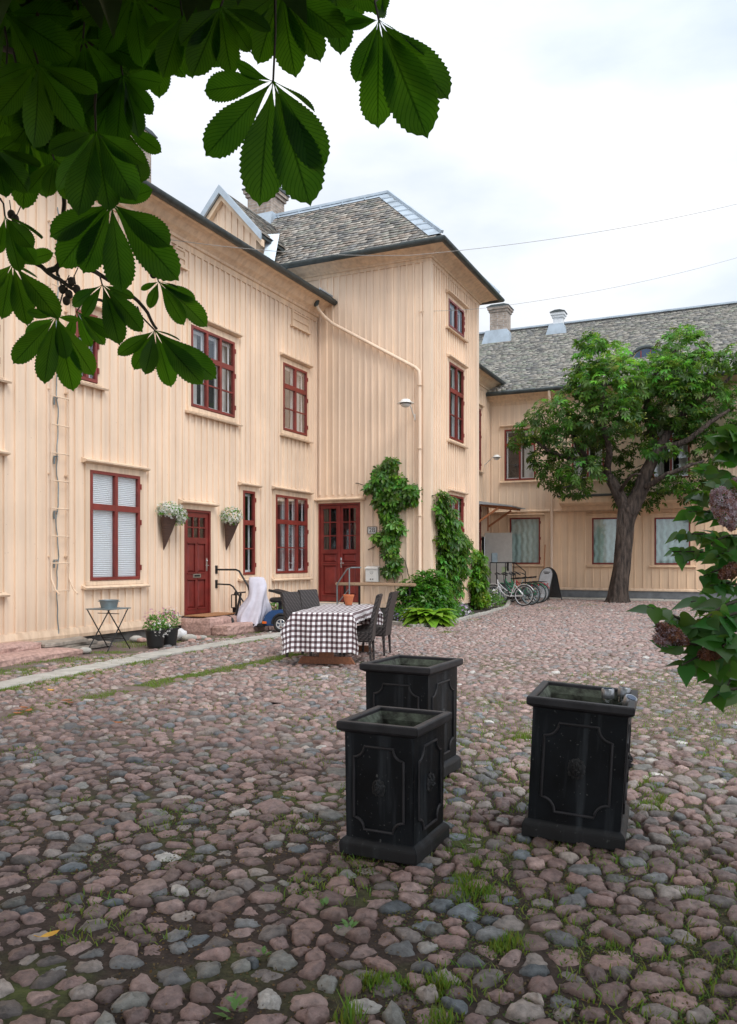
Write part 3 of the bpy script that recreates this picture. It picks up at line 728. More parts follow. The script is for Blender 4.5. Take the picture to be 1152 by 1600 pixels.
def door_trim(root, fr, u0, u1, z0, z1, zh, w=0.1):
    t = MB(); t.box(u0-w, u0-0.001, 0, 0.035, z0, z1, fr); t.box(u1+0.001, u1+w, 0, 0.035, z0, z1, fr); t.box(u0-w, u1+w, 0, 0.04, z1+0.001, zh-0.055, fr)
    t.prism([(0, zh-0.055), (0.05, zh-0.055), (0.15, zh-0.03), (0.155, zh-0.005), (0, zh+0.05)], lambda a, b, t_: fr.p(t_, a, b), u0-w-0.06, u1+w+0.06)
    t.build('door_casing', M['peach_trim'], root)
def dark_box(root, fr, u0, u1, z0, z1, name='hallway', depth=1.2):
    r = MB(); a = [fr.p(u0, -depth, z0), fr.p(u1, -depth, z0), fr.p(u1, -depth, z1), fr.p(u0, -depth, z1)]; b_ = [fr.p(u0, -0.07, z0), fr.p(u1, -0.07, z0), fr.p(u1, -0.07, z1), fr.p(u0, -0.07, z1)]
    r.add(a+b_, [(0, 1, 2, 3), (0, 1, 5, 4), (1, 2, 6, 5), (2, 3, 7, 6), (3, 0, 4, 7)]); r.build(name, M['dark_room'], root)
H_ = dzt-dz0
fm = MB(); fm.box(du0, du0+0.05, -0.06, 0.03, dz0, dzt, LW); fm.box(du1-0.05, du1, -0.06, 0.03, dz0, dzt, LW); fm.box(du0+0.05, du1-0.05, -0.06, 0.03, dzt-0.05, dzt, LW)
fm.build('door_frame', M['red_door'], wing)
dl = door_leaf(wing, LW, du0+0.055, du1-0.055, dz0+0.01, dzt-0.055, 0.0, dz0+H_*0.735, 3, 2, [(dz0+H_*0.40, dz0+H_*0.68), (dz0+H_*0.06, dz0+H_*0.335)], handle=du1-0.11, fw=0.10)
lp = MB(); uc = (du0+du1)/2; lp.box(uc-0.13, uc+0.13, 0.002, 0.016, dz0+H_*0.352, dz0+H_*0.388, LW); lp.build('letter_plate', M['steel'], dl)
lp = MB(); lp.box(uc-0.09, uc+0.09, 0.017, 0.022, dz0+H_*0.362, dz0+H_*0.378, LW); lp.build('letter_slot', M['dark_steel'], dl)
door_trim(wing, LW, du0, du1, dz0, dzt, LW.z(280, 783))
dark_box(wing, LW, du0-0.3, du1+0.3, dz0-0.1, dzt+0.2)
# small louvre panels under the eave
def vent(fr, root, xa, xb, yt, yb):
    u0, z1 = fr.uz(xa, yt); u1 = fr.u(xb); z0 = fr.z(xa, yb); m = MB()
    m.box(u0, u0+0.04, 0, 0.05, z0, z1, fr); m.box(u1-0.04, u1, 0, 0.05, z0, z1, fr); m.box(u0+0.04, u1-0.04, 0, 0.05, z0, z0+0.04, fr); m.box(u0+0.04, u1-0.04, 0, 0.05, z1-0.04, z1, fr)
    m.box(u0+0.04, u1-0.04, 0, 0.025, z0+0.04, z1-0.04, fr); zz = (z0+z1)/2; m.box(u0+0.04, u1-0.04, 0.026, 0.05, zz-0.03, zz+0.03, fr)
    m.prism([(0, z0-0.05), (0.09, z0-0.05), (0.09, z0-0.02), (0, z0-0.001)], lambda a, b, t: fr.p(t, a, b), u0-0.05, u1+0.05)
    m.build('wall_vent', M['peach_trim'], root); BL.append((u0-0.02, u1+0.02, z0-0.06, z1))
vent(LW, wing, 455, 481, 484, 507); vent(LW, wing, 270, 288, 383, 410)
ZB = 0.20; ZT = EZ-0.48
wm = MB(); wall_mesh(wm, LW, -14, TU, ZB+0.12, EZ-0.1, HL)
wm.add([LW.p(-14, 0, 0), LW.p(-14, -10, 0), LW.p(-14, -10, EZ), LW.p(-14, 0, EZ)], [(0, 1, 2, 3)])
wm.add([LW.p(-14, -10, 0), LW.p(TU+12, -10, 0), LW.p(TU+12, -10, EZ), LW.p(-14, -10, EZ)], [(0, 1, 2, 3)])
wl = wm.build('wall', M['peach'], wing, fix=False)
b = MB(); battens(b, LW, -14, TU-0.06, ZB+0.121, ZT, BL, seed=3); b.build('battens', M['peach'], wing)
p = MB(); p.box(-14, TU-0.03, -0.05, -0.002, -0.3, ZB+0.12, LW); p.build('plinth', M['plinth'], wing)
p = MB(); p.prism([(0.0, ZB+0.13), (0.03, ZB+0.13), (0.075, ZB+0.02), (0.07, ZB-0.04), (0.0, ZB-0.04)], lambda a, b, t: LW.p(t, a, b), -14, du0-0.1)
p.prism([(0.0, ZB+0.13), (0.03, ZB+0.13), (0.075, ZB+0.02), (0.07, ZB-0.04), (0.0, ZB-0.04)], lambda a, b, t: LW.p(t, a, b), du1+0.1, TU-0.03)
p.build('base_board', M['peach_trim'], wing)
eave(wing, [LW.p(-14, 0, 0)[:2], LW.p(TU-0.02, 0, 0)[:2]], EZ)
# wing roof
RS = math.tan(math.radians(27.5))
rf = MB(); e0 = 0.55; rz = EZ+0.02+(5.5+e0)*RS
def LP(u, o): return LW.p(u, o, EZ+0.02+(e0-o)*RS)
slope_sheet(rf, [LP(-14, e0), LP(TU+12, e0), LP(TU+12, -5.5), LP(-14, -5.5)])
q = LP(-14, -5.5); slope_sheet(rf, [LP(-14, -5.5), LP(TU+12, -5.5), LW.p(TU+12, -11.5, EZ), LW.p(-14, -11.5, EZ)])
roofw = rf.build('roof', M['gutter_metal'], wing, fix=False)
L_ = 14+TU-0.3; Bv = np.array([*(-LW.N), RS]); Bv /= np.linalg.norm(Bv)
slates('slates', roofw, np.array(LP(-14, e0)), np.array([*LW.U, 0]), Bv, L_, 6.7, lambda x, y: x < L_-0.2, 0.3, 0.22, 5)
# sheet-metal apron where the wing roof meets the tower
ap = MB(); 
for k in range(5):
    o_ = 0.5-0.55*k; ap.add([tuple(np.array(LP(TU-0.75, o_))+[0, 0, 0.07+0.004*k]), tuple(np.array(LP(TU-0.03, o_))+[0, 0, 0.07+0.004*k]), tuple(np.array(LP(TU-0.03, o_-0.56))+[0, 0, 0.07+0.004*k]), tuple(np.array(LP(TU-0.75, o_-0.56))+[0, 0, 0.07+0.004*k])], [(0, 1, 2, 3)])
    ap.bar(np.array(LP(TU-0.75, o_))+[0, 0, 0.09], np.array(LP(TU-0.03, o_))+[0, 0, 0.09], 0.03, 0.04)
ap.build('roof_apron', M['flashing'], roofw)
# chimney of the wing
u_, zt_ = LW.uz(222, 218, -5.0)
ch1 = chimney(wing, LW.O+D1*u_-D2*5.4, 0.85, 0.75, 10.0, LW.z(222, 217, -5.4), D1)
k = MB(); fr_ = Fr(LW.O+D1*u_-D2*5.4, D1); k.prism([(-0.75, 10.9), (0.75, 10.9), (0.5, 11.75), (-0.5, 11.75)], lambda a, b, t: fr_.p(a, t, b), -0.45, 0.46); k.build('flashing', M['flashing'], ch1)
# gabled roof box on the wing
UG = 8.9; GO = -2.317
def GP(o, z, u=UG): return LW.p(u, o, z)
gz = 11.38; sl_ = 1.12
gw = MB(); hw = 1.02
gw.prism([(GO-hw, 8.6), (GO+hw, 8.6), (GO+hw, gz-hw*sl_), (GO, gz), (GO-hw, gz-hw*sl_)], lambda a, b, t: GP(a, b, t), UG, UG+4)
gb = gw.build('attic_gable', M['peach'], wing)
bt = MB()
for i in range(11):
    o_ = GO-hw+0.02+i*0.2; top = gz-abs(o_-GO)*sl_-0.04; bt.box(UG-0.03, UG, o_-0.025, o_+0.025, 8.8, top, LW)
bt.build('battens', M['peach'], gb)
gr = MB(); ov = 1.28
for s in (-1, 1):
    gr.prism([(GO, gz+0.10), (GO+s*ov, gz+0.10-ov*sl_), (GO+s*ov, gz+0.02-ov*sl_), (GO, gz+0.02)], lambda a, b, t: GP(a, b, t), UG-0.22, UG+5)
gr.build('gable_roof', M['slate'] if False else M['gutter_metal'], gb)
Bg = np.array([*(-LW.N), sl_]); Bg /= np.linalg.norm(Bg)
slates('slates', gb, np.array(GP(GO+ov, gz+0.12-ov*sl_, UG-0.05)), np.array([*LW.U, 0]), Bg, 4.0, 1.85, lambda x, y: True, 0.2, 0.15, 8)
bg = MB()
for s in (-1, 1): bg.prism([(GO, gz+0.18), (GO+s*(ov+0.03), gz+0.18-(ov+0.03)*sl_), (GO+s*(ov+0.03), gz-0.04-(ov+0.03)*sl_), (GO, gz-0.04)], lambda a, b, t: GP(a, b, t), UG-0.27, UG-0.20)
bg.build('barge_board', M['flashing'], gb)
bg = MB()
for s in (-1, 1): bg.prism([(GO, gz-0.02), (GO+s*ov, gz-0.02-ov*sl_), (GO+s*ov, gz-0.2-ov*sl_), (GO, gz-0.2)], lambda a, b, t: GP(a, b, t), UG-0.16, UG-0.02)
bg.build('gable_soffit', M['peach_trim'], gb)
# valley of sheet metal beside the gable
vl = MB()
for k in range(6):
    z0_, z1_ = 10.25-0.3*k, 10.25-0.3*(k+1); o0_, o1_ = GO+hw+0.12+0.02*k, GO+hw+0.12+0.02*(k+1)
    u0_, u1_ = UG+0.45-0.12*k, UG+0.45-0.12*(k+1)
    vl.add([LW.p(u0_-0.1, o0_, z0_), LW.p(u0_+0.1, o0_+0.26, z0_+0.05), LW.p(u1_+0.1, o1_+0.26, z1_+0.05), LW.p(u1_-0.1, o1_, z1_)], [(0, 1, 2, 3)])
vl.build('valley', M['flashing'], gb)

# ---------- stair tower
tower = thing('stair_tower', 'tall projecting peach tower with a hipped slate roof and double red door', 'tower', (TC[0], TC[1], 0))
TEZ = 9.36; HT = []; BT = []
u0, z1 = TF.uz(498, 787); u1 = TF.u(564); z0 = TF.z(498, 939.6)
HT.append(hole(u0+0.01, u1-0.01, z0-0.02, z1-0.01)); BT.append((u0-0.12, u1+0.12, 0, z1+0.22))
fm = MB(); fm.box(u0, u0+0.05, -0.06, 0.03, z0, z1, TF); fm.box(u1-0.05, u1, -0.06, 0.03, z0, z1, TF); fm.box(u0+0.05, u1-0.05, -0.06, 0.03, z1-0.05, z1, TF)
fm.build('door_frame', M['red_door'], tower)
um = (u0+u1)/2; H_ = z1-z0
pn = [(z0+H_*0.40, z0+H_*0.49), (z0+H_*0.07, z0+H_*0.37)]
door_leaf(tower, TF, u0+0.055, um-0.003, z0+0.01, z1-0.055, 0.0, z0+H_*0.53, 2, 3, pn, midstile=False, fw=0.09)
door_leaf(tower, TF, um+0.003, u1-0.055, z0+0.01, z1-0.055, -0.004, z0+H_*0.53, 2, 3, pn, midstile=False, fw=0.09, handle=um+0.05)
m = MB(); m.box(um-0.03, um+0.03, 0.002, 0.022, z0+0.02, z1-0.06, TF); m.build('astragal', M['red_door'], tower)
door_trim(tower, TF, u0+0.01, u1, z0, z1, TF.z(530, 780))
dark_box(tower, TF, u0-0.0, u1+0.3, z0-0.1, z1+0.2)
DZ = z0
wm = MB(); wall_mesh(wm, TF, 0, TL, 0.25, TEZ-0.1, HT)
def lp_quad(m, fr, a, b, z0, z1, o=0): m.add([fr.p(a, o, z0), fr.p(b, o, z0), fr.p(b, o, z1), fr.p(a, o, z1)], [(0, 1, 2, 3)])
lp_quad(wm, TF, -6, 0, 8.0, TEZ-0.1)
HR = []; BR = []
def tr_win(x0, x1, yt, yb, splits, bars, curtain, hy, sy):
    u0, z1 = TR.uz(x0, yt); u1 = TR.u(x1); z0 = TR.z(x0, yb)
    w_, b_ = window(tower, TR, u0, u1, z0, z1, 2, splits, bars, TR.z(*hy), TR.z(*sy), curtain)
    HR.append(hole(u0+0.01, u1-0.01, z0+0.01, z1-0.01)); BR.append(b_)
tr_win(699.5, 723.5, 466, 509, [], 0, None, (699.6, 457), (699.6, 513))
tr_win(700.5, 722.5, 565, 684, [0.36], 1, 'drape', (699.6, 556), (700.5, 689))
tr_win(701, 722.5, 772.5, 893, [0.34], 1, 'drape', (699.6, 765), (701, 900))
wall_mesh(wm, TR, 0, TW, 0.25, TEZ-0.1, HR)
bk = Fr(TR.O+D1*TW, D2); lp_quad(wm, bk, -4, 0, 0.25, TEZ-0.1)
wm.build('wall', M['peach'], tower, fix=False)
b = MB(); battens(b, TF, 0.10, TL-0.24, 0.37, TEZ-0.31, BT, 0.2, w=0.05, seed=5); b.box(0.02, TL-0.2, 0, 0.03, 0.25, 0.36, TF)
battens(b, TR, 0.30, TW-0.22, 0.37, TEZ-0.31, BR, 0.185, w=0.05, seed=6); b.box(0.2, TW-0.2, 0, 0.03, 0.25, 0.36, TR)
b.build('battens', M['peach'], tower)
b = MB(); b.box(TL-0.17, TL+0.035, 0, 0.035, 0.25, TEZ-0.31, TF); b.box(0.0, 0.17, 0, 0.033, 0.25, TEZ-0.31, TR); b.box(TW-0.17, TW, 0, 0.033, 0.25, TEZ-0.31, TR); b.build('corner_board', M['peach'], tower)
p = MB(); p.box(0, TL-0.05, -0.05, -0.003, -0.3, 0.25, TF); p.box(0.0, TW, -0.05, -0.003, -0.3, 0.25, TR); p.build('plinth', M['plinth'], tower)
eave(tower, [TF.p(-1.0, 0, 0)[:2], tuple(TC), TR.p(TW, 0, 0)[:2], TR.p(TW, -3.2, 0)[:2]], TEZ, 0.34)
# hipped roof
def TP(a, b_, z): q = TC + D1*a + D2*b_; return (q[0], q[1], z)
E = 0.56; hwid = TW/2+E; ridz = 11.93; ts = (ridz-TEZ-0.02)/hwid; am = TW/2
rf = MB(); zt = TEZ+0.02
slope_sheet(rf, [TP(-E, E, zt), TP(-E, -8.6, zt), TP(am, -8.6, ridz), TP(am, E-hwid, ridz)])
slope_sheet(rf, [TP(TW+E, E, zt), TP(TW+E, -8.6, zt), TP(am, -8.6, ridz), TP(am, E-hwid, ridz)])
slope_sheet(rf, [TP(-E, E, zt), TP(TW+E, E, zt), TP(am, E-hwid, ridz)])
tr_ = rf.build('roof', M['gutter_metal'], tower, fix=False)
Lr = 9.2; Bt = np.array([*D1, ts]); Bt /= np.linalg.norm(Bt); Hs = math.hypot(hwid, ridz-zt); kx = hwid/Hs
def inwing(x, y):
    # keep only what lies above the wing roof
    b_ = E-x; a = -E+y*kx; z = zt+y*kx*ts; o = TL-0+b_  # distance from wing plane
    return z > EZ+0.02+(e0-o)*RS-0.1
slates('slates', tr_, np.array(TP(-E, E, zt)), np.array([*(-D2), 0]), Bt, Lr, Hs, lambda x, y: x > y*kx+0.1 and inwing(x, y), 0.21, 0.155, 9)
Be = np.array([*(-D2), ts]); Be /= np.linalg.norm(Be)
slates('slates', tr_, np.array(TP(-E, E, zt)), np.array([*D1, 0]), Be, 2*hwid, Hs, lambda x, y: y*kx+0.1 < x < 2*hwid-y*kx-0.1, 0.21, 0.155, 10)
hp = MB()
def strip(m, A_, B_, wd, n, nrm, lift=0.06):
    A_ = Vector(A_); B_ = Vector(B_); d = (B_-A_)/n; sd = Vector(nrm)
    for i in range(n):
        a = A_+d*(i+0.0); b_ = A_+d*(i+0.985); 
        m.add([a+Vector((0, 0, lift)), b_+Vector((0, 0, lift)), b_+sd*wd+Vector((0, 0, lift)), a+sd*wd+Vector((0, 0, lift))], [(0, 1, 2, 3)])
        m.bar(b_+Vector((0, 0, lift+0.012)), b_+sd*wd+Vector((0, 0, lift+0.012)), 0.025, 0.03)
    m.bar(A_+Vector((0, 0, lift+0.03)), B_+Vector((0, 0, lift+0.03)), 0.07, 0.07)
# hip strip lies on the front slope, beside the hip
nf = Vector((-D2[0], -D2[1], 0))
strip(hp, TP(-E+0.05, E-0.05, zt+0.05), TP(am, E-hwid, ridz), 0.36, 9, nf)
strip(hp, TP(TW+E-0.05, E-0.05, zt+0.05), TP(am, E-hwid, ridz), 0.36, 9, nf)
dn = Vector((-D1[0], -D1[1], -ts)).normalized()
strip(hp, TP(am, E-hwid, ridz), TP(am, -8.6, ridz), 0.16, 9, dn)
hp.build('ridge_flashing', M['flashing'], tr_)
# chimney behind the tower roof
P_ = at(416, 300, 25.2)
ch2 = chimney(wing, (P_.x, P_.y), 0.82, 0.82, 9.5, P_.z, D1)
k = MB(); fr_ = Fr((P_.x, P_.y), D1); k.prism([(-0.62, 11.3), (0.62, 11.3), (0.46, 12.05), (-0.46, 12.05)], lambda a, b, t: fr_.p(a, t, b), -0.5, 0.5); k.build('flashing', M['flashing'], ch2)

# downpipe across the tower, held to the wall by brackets
dp = MB(); r_ = 0.044
A_ = Vector(TF.p(0.22, 0.42, EZ-0.12)); 
pts = [Vector(TF.p(0.30, 0.56, EZ-0.08)), Vector(TF.p(0.33, 0.55, EZ-0.3)), Vector(TF.p(0.42, 0.35, EZ-0.48)), Vector(TF.p(0.55, 0.13, EZ-0.62))]
ue, ze = TF.uz(655, 578, 0.1); pts += [Vector(TF.p(ue-0.1, 0.11, ze+0.07)), Vector(TF.p(ue, 0.11, ze-0.03)), Vector(TF.p(ue+0.02, 0.11, ze-0.2)), Vector(TF.p(ue+0.02, 0.11, 0.35)), Vector(TF.p(ue+0.02, 0.2, 0.2))]
dp.tube(pts, r_, 12)
dpo = dp.build('downpipe', M['peach'], tower, smooth=True)
k = MB()
for zz in (0.9, 2.6, 4.3, 5.9):
    k = MB(); k.tube([TF.p(ue+0.02+0.062*math.cos(a), 0.11+0.062*math.sin(a), zz) for a in [i*math.pi/5 for i in range(10)]], 0.012, 5, closed=True); k.box(ue+0.01, ue+0.03, 0, 0.06, zz-0.01, zz+0.01, TF); k.build('pipe_bracket', M['peach_trim'], dpo)
k = MB(); k.lathe([(0.09, 0.0), (0.075, -0.1), (0.055, -0.22)], TF.p(0.30, 0.56, EZ-0.03), 12); k.build('outlet', M['gutter_metal'], dpo)

# ---------- connecting wing behind the tower
conn = thing('connecting_house', 'narrow slice of peach boarded house wall between the tower and the rear building', 'house', (V2.O[0], V2.O[1], 0))
CZ = 8.66; vs0 = V2.u(747)-9
wm = MB(); vb = []; vh = []
for (ya, yb_, k_) in ((640, 735, 0), (790, 905, 1)):
    u_ = V2.u(752.0); z1 = V2.z(750, ya); z0 = V2.z(750, yb_)
    w_, b_ = window(conn, V2, u_-1.3, u_-0.15, z0, z1, 2, [0.34], 1, None, None, 'drape'); vh.append(hole(u_-1.29, u_-0.16, z0+0.01, z1-0.01)); vb.append(b_)
# doorway near the inner corner
od0, od1 = -1.75, -0.68; vh.append(hole(od0, od1, 0.15, 2.4)); vb.append((od0-0.1, od1+0.1, 0, 2.5))
wall_mesh(wm, V2, vs0, 0, 0.25, CZ-0.1, vh); wm.build('wall', M['peach'], conn, fix=False)
b = MB(); battens(b, V2, vs0, -0.05, 0.26, CZ-0.48, vb, 0.2, seed=8); b.build('battens', M['peach'], conn)
p = MB(); p.box(vs0, 0, -0.05, -0.003, -0.3, 0.25, V2); p.build('plinth', M['plinth_grey'], conn)
dark_box(conn, V2, od0-0.2, od1+0.2, 0, 2.5, 'doorway', 2.0)
eave(conn, [V2.p(vs0, 0, 0)[:2], V2.p(0.9, 0, 0)[:2]], CZ)
rf = MB(); slope_sheet(rf, [V2.p(vs0, 0.56, CZ+0.02), V2.p(3, 0.56, CZ+0.02), V2.p(3, -5, CZ+0.02+5.56*0.5), V2.p(vs0, -5, CZ+0.02+5.56*0.5)]); rf.build('roof', M['gutter_metal'], conn, fix=False)
# open white door leaf
dlf = MB(); dlf.box(od1-0.05, od1, 0.02, 1.12, 0.2, 2.55, V2); od = dlf.build('door', M['white_door'], conn, label='white door standing open')
k = MB(); k.box(od1-0.07, od1-0.052, 0.93, 1.0, 1.05, 1.4, V2); k.tube([V2.p(od1-0.05, 0.96, 1.2), V2.p(od1-0.12, 0.96, 1.2), V2.p(od1-0.12, 0.85, 1.2)], 0.012, 8); k.build('handle', M['dark_steel'], od)
k = MB(); k.box(od1-0.058, od1-0.051, 0.72, 0.9, 0.95, 1.2, V2); k.build('label', M['label_green'], od)
# doorstep platform
k = MB(); k.box(-2.0, -0.1, 0.02, 1.3, 0, 0.18, V2); k.build('doorstep', M['grey_slab'], conn)
# metal canopy with timber struts
cz = V2.z(764, 788); cp = MB()
cp.prism([(0.01, cz+0.02), (1.55, cz-0.22), (1.55, cz-0.26), (0.01, cz-0.10)], lambda a, b, t: V2.p(t, a, b), -2.3, -0.25)
cpo = cp.build('door_canopy', M['flashing'], conn)
k = MB()
for u_ in (-2.25, -0.4): k.bar(V2.p(u_, 0.03, cz-0.95), V2.p(u_, 1.0, cz-0.3), 0.07); k.bar(V2.p(u_, 0.04, cz-1.1), V2.p(u_, 0.04, cz-0.15), 0.08)
k.build('strut', M['wood_orange'], cpo)
k = MB(); 
for u_ in (-1.9, -1.3, -0.7): k.bar(V2.p(u_, 0.2, cz-0.14), V2.p(u_, 1.45, cz-0.3), 0.06, 0.08)
k.build('rafter', M['wood_orange'], cpo)

# ---------- rear building
rear = thing('rear_house', 'long peach boarded building across the back of the yard with a weathered slate roof', 'house', (FB.O[0], FB.O[1], 0))
FZ = 8.12; hf = []; bf = []; UE = 26.0
def fb_win(x0, x1, yt, yb, splits, bars, curtain, cols=2, trim='peach_trim', **kw):
    u0, z1 = FB.uz(x0, yt); u1 = FB.u(x1); z0 = FB.z(x0, yb)
    w_, b_ = window(rear, FB, u0, u1, z0, z1, cols, splits, bars, None, None, curtain, trim=trim, **kw)
    hf.append(hole(u0+0.01, u1-0.01, z0+0.01, z1-0.01)); bf.append(b_); return w_
w1 = fb_win(789, 837, 672, 751, [0.3], 0, 'side')
fb_win(894, 944, 667, 750, [0.3], 0, 'drape'); fb_win(1020, 1078, 661, 748, [0.3], 0, 'drape')
uA = FB.u(1020)+5.0; zA, zB_ = FB.z(1020, 748), FB.z(1020, 661)
w_, b_ = window(rear, FB, uA, uA+1.35, zA, zB_, 2, [0.3], 0, None, None, 'drape'); hf.append(hole(uA+.01, uA+1.34, zA+.01, zB_-.01)); bf.append(b_)
shopw = dict(splits=[], bars=0, curtain='shop', cols=1, trim='peach_shop')
fb_win(797, 844.5, 809.5, 881, **shopw, frame_mat='red_paint', casing=0.08); fb_win(925.5, 978, 809.5, 881.5, **shopw); fb_win(1023, 1079, 809, 882, **shopw)
uS = FB.u(1079)+1.6; zs0, zs1 = FB.z(1023, 882), FB.z(1023, 809)
w_, b_ = window(rear, FB, uS, uS+1.3, zs0, zs1, curtain='shop', cols=1, splits=[], bars=0, trim='peach_shop'); hf.append(hole(uS+.01, uS+1.29, zs0+.01, zs1-.01)); bf.append(b_)
# two white pots standing inside the upper window
wm = MB(); ZM = FB.z(815, 799.5)
lo = [h for h in hf if h[2] < ZM-0.5]; hi = [h for h in hf if h[2] >= ZM-0.5]
wall_mesh(wm, FB, -0.0, UE, 0.36, ZM, lo); sw = wm.build('shop_wall', M['peach_shop'], rear, fix=False)
wm = MB(); wall_mesh(wm, FB, -12.0, UE, ZM, FZ-0.1, hi); wm.add([FB.p(UE, 0, 0), FB.p(UE, -11, 0), FB.p(UE, -11, FZ), FB.p(UE, 0, FZ)], [(0, 1, 2, 3)]); wm.build('wall', M['peach'], rear, fix=False)
b = MB(); battens(b, FB, 0.1, UE, 0.42, ZM-0.06, [x for x in bf if x[2] < ZM-0.5], 0.31, 0.05, 0.022, seed=12); b.build('battens', M['peach_shop'], sw)
b = MB(); battens(b, FB, 0.1, UE, ZM+0.07, FZ-0.41, [x for x in bf if x[2] >= ZM-0.5], 0.31, 0.05, 0.022, seed=13); b.build('battens', M['peach'], rear)
b = MB(); b.prism([(0, ZM-0.055), (0.05, ZM-0.055), (0.09, ZM), (0.05, ZM+0.06), (0, ZM+0.065)], lambda a, c, t: FB.p(t, a, c), 0.05, UE); b.prism([(0, 0.41), (0.03, 0.41), (0.07, 0.36), (0.07, 0.31), (0, 0.31)], lambda a, c, t: FB.p(t, a, c), 0.02, UE); b.build('string_board', M['peach_trim'], rear)
p = MB(); p.box(0, UE, -0.05, 0.02, -0.2, 0.31, FB); p.build('plinth', M['plinth_grey'], rear)
eave(rear, [FB.p(-12, 0, 0)[:2], FB.p(UE, 0, 0)[:2]], FZ, 0.44)
# long shelf-like canopy above the shop windows
u0, z1 = FB.uz(876, 776, 0.7); u1 = FB.u(1078, 0.7)
c_ = MB(); c_.prism([(0.01, z1-0.05), (0.95, z1-0.05), (0.95, z1-0.26), (0.85, z1-0.33), (0.45, z1-0.38), (0.40, z1-0.52), (0.01, z1-0.52)], lambda a, c, t: FB.p(t, a, c), u0, u1); cn = c_.build('shop_canopy', M['peach_shop'], rear)
c_ = MB(); c_.prism([(0.0, z1+0.12), (1.01, z1+0.01), (1.01, z1-0.045), (0.0, z1-0.045)], lambda a, c, t: FB.p(t, a, c), u0-0.05, u1+0.05); c_.build('canopy_flashing', M['gutter_metal'], cn)
# rear roof
rr = 12.23; half = 5.5; fs_ = (rr-FZ-0.02)/(half+E)
rf = MB(); slope_sheet(rf, [FB.p(-14, E, FZ+0.02), FB.p(UE, E, FZ+0.02), FB.p(UE, -half, rr), FB.p(-14, -half, rr)]); slope_sheet(rf, [FB.p(-14, -half, rr), FB.p(UE, -half, rr), FB.p(UE, -2*half-E, FZ), FB.p(-14, -2*half-E, FZ)])
rro = rf.build('roof', M['gutter_metal'], rear, fix=False)
Bf = np.array([*(-FB.N), fs_]); Bf /= np.linalg.norm(Bf); Hf = math.hypot(half+E, rr-FZ)
slates('slates', rro, np.array(FB.p(-6, E, FZ+0.02)), np.array([*FB.U, 0]), Bf, UE+6, Hf, lambda x, y: True, 0.22, 0.118, 21,
       cols=[(0.34, 0.33, 0.30), (0.40, 0.385, 0.34), (0.29, 0.285, 0.27), (0.46, 0.44, 0.39), (0.35, 0.37, 0.31), (0.42, 0.39, 0.35), (0.24, 0.24, 0.235)])
rd = MB(); rd.bar(FB.p(-14, -half, rr+0.07), FB.p(UE, -half, rr+0.07), 0.30, 0.07); rd.build('ridge_flashing', M['flashing'], rro)
fo = FB.O-FB.N*(half-0.4)
for (xa, yt, wx, mat, nm, col_) in ((782, 481, 0.80, 'pale_brick', 'chimney', True), (873, 488, 0.42, 'render_white', 'chimney', False)):
    u_ = FB.u(xa, -half+0.4); q = fo+FB.U*u_; zt_ = FB.z(xa, yt, -half+0.4)
    c_ = chimney(rear, q, wx, wx*0.9, rr-1.2, zt_, FB.U, mat, True); 
    if mat == 'render_white': c_['label'] = 'small white chimney'
    k = MB(); f_ = Fr(q, FB.U); k.prism([(-wx*0.5-0.35, rr-0.9), (wx*0.5+0.35, rr-0.9), (wx*0.5+0.1, rr-0.15), (-wx*0.5-0.1, rr-0.15)], lambda a, b, t: f_.p(a, t, b), 0.02, wx*0.45+0.36); k.build('flashing', M['flashing'], c_)
# arched roof window
ua, za = FB.uz(1009, 566, -1.2); ar = MB(); pts = [(ua+0.62*math.cos(math.pi*i/14), za-0.02+0.62*math.sin(math.pi*i/14)) for i in range(15)]
ar.prism([(a, b) for a, b in pts], lambda a, b, t: FB.p(a, t, b), -1.3, -3.2); aw = ar.build('eyebrow_dormer', M['peach_trim'], rro, smooth=False)
k = MB(); k.tube([FB.p(ua+0.64*math.cos(math.pi*i/14), -1.28, za-0.02+0.64*math.sin(math.pi*i/14)) for i in range(15)], 0.07, 8); k.tube([FB.p(ua+0.66*math.cos(math.pi*i/14), -1.9, za+0.0+0.66*math.sin(math.pi*i/14)) for i in range(15)], 0.06, 6); k.build('arch_frame', M['slate'] if False else M['gutter_metal'], aw, smooth=True)
k = MB(); k.add([FB.p(ua+0.5*math.cos(math.pi*i/14), -1.27, za+0.04+0.5*math.sin(math.pi*i/14)) for i in range(15)], [tuple(range(15))]); k.build('pane', M['solar_blue'], aw)
for dx in (-0.18, 0.18): k = MB(); k.bar(FB.p(ua+dx, -1.24, za), FB.p(ua+dx, -1.24, za+0.47), 0.03); k.build('glazing_bar', M['red_paint'], aw)
# downpipe of the rear building
u_ = FB.u(862, 0.12); k = MB(); k.tube([FB.p(u_, 0.56, FZ-0.08), FB.p(u_, 0.5, FZ-0.35), FB.p(u_, 0.15, FZ-0.95), FB.p(u_, 0.12, FZ-1.1), FB.p(u_, 0.12, 0.5), FB.p(u_, 0.2, 0.3)], 0.055, 10); k.build('downpipe', M['peach'], rear, smooth=True)
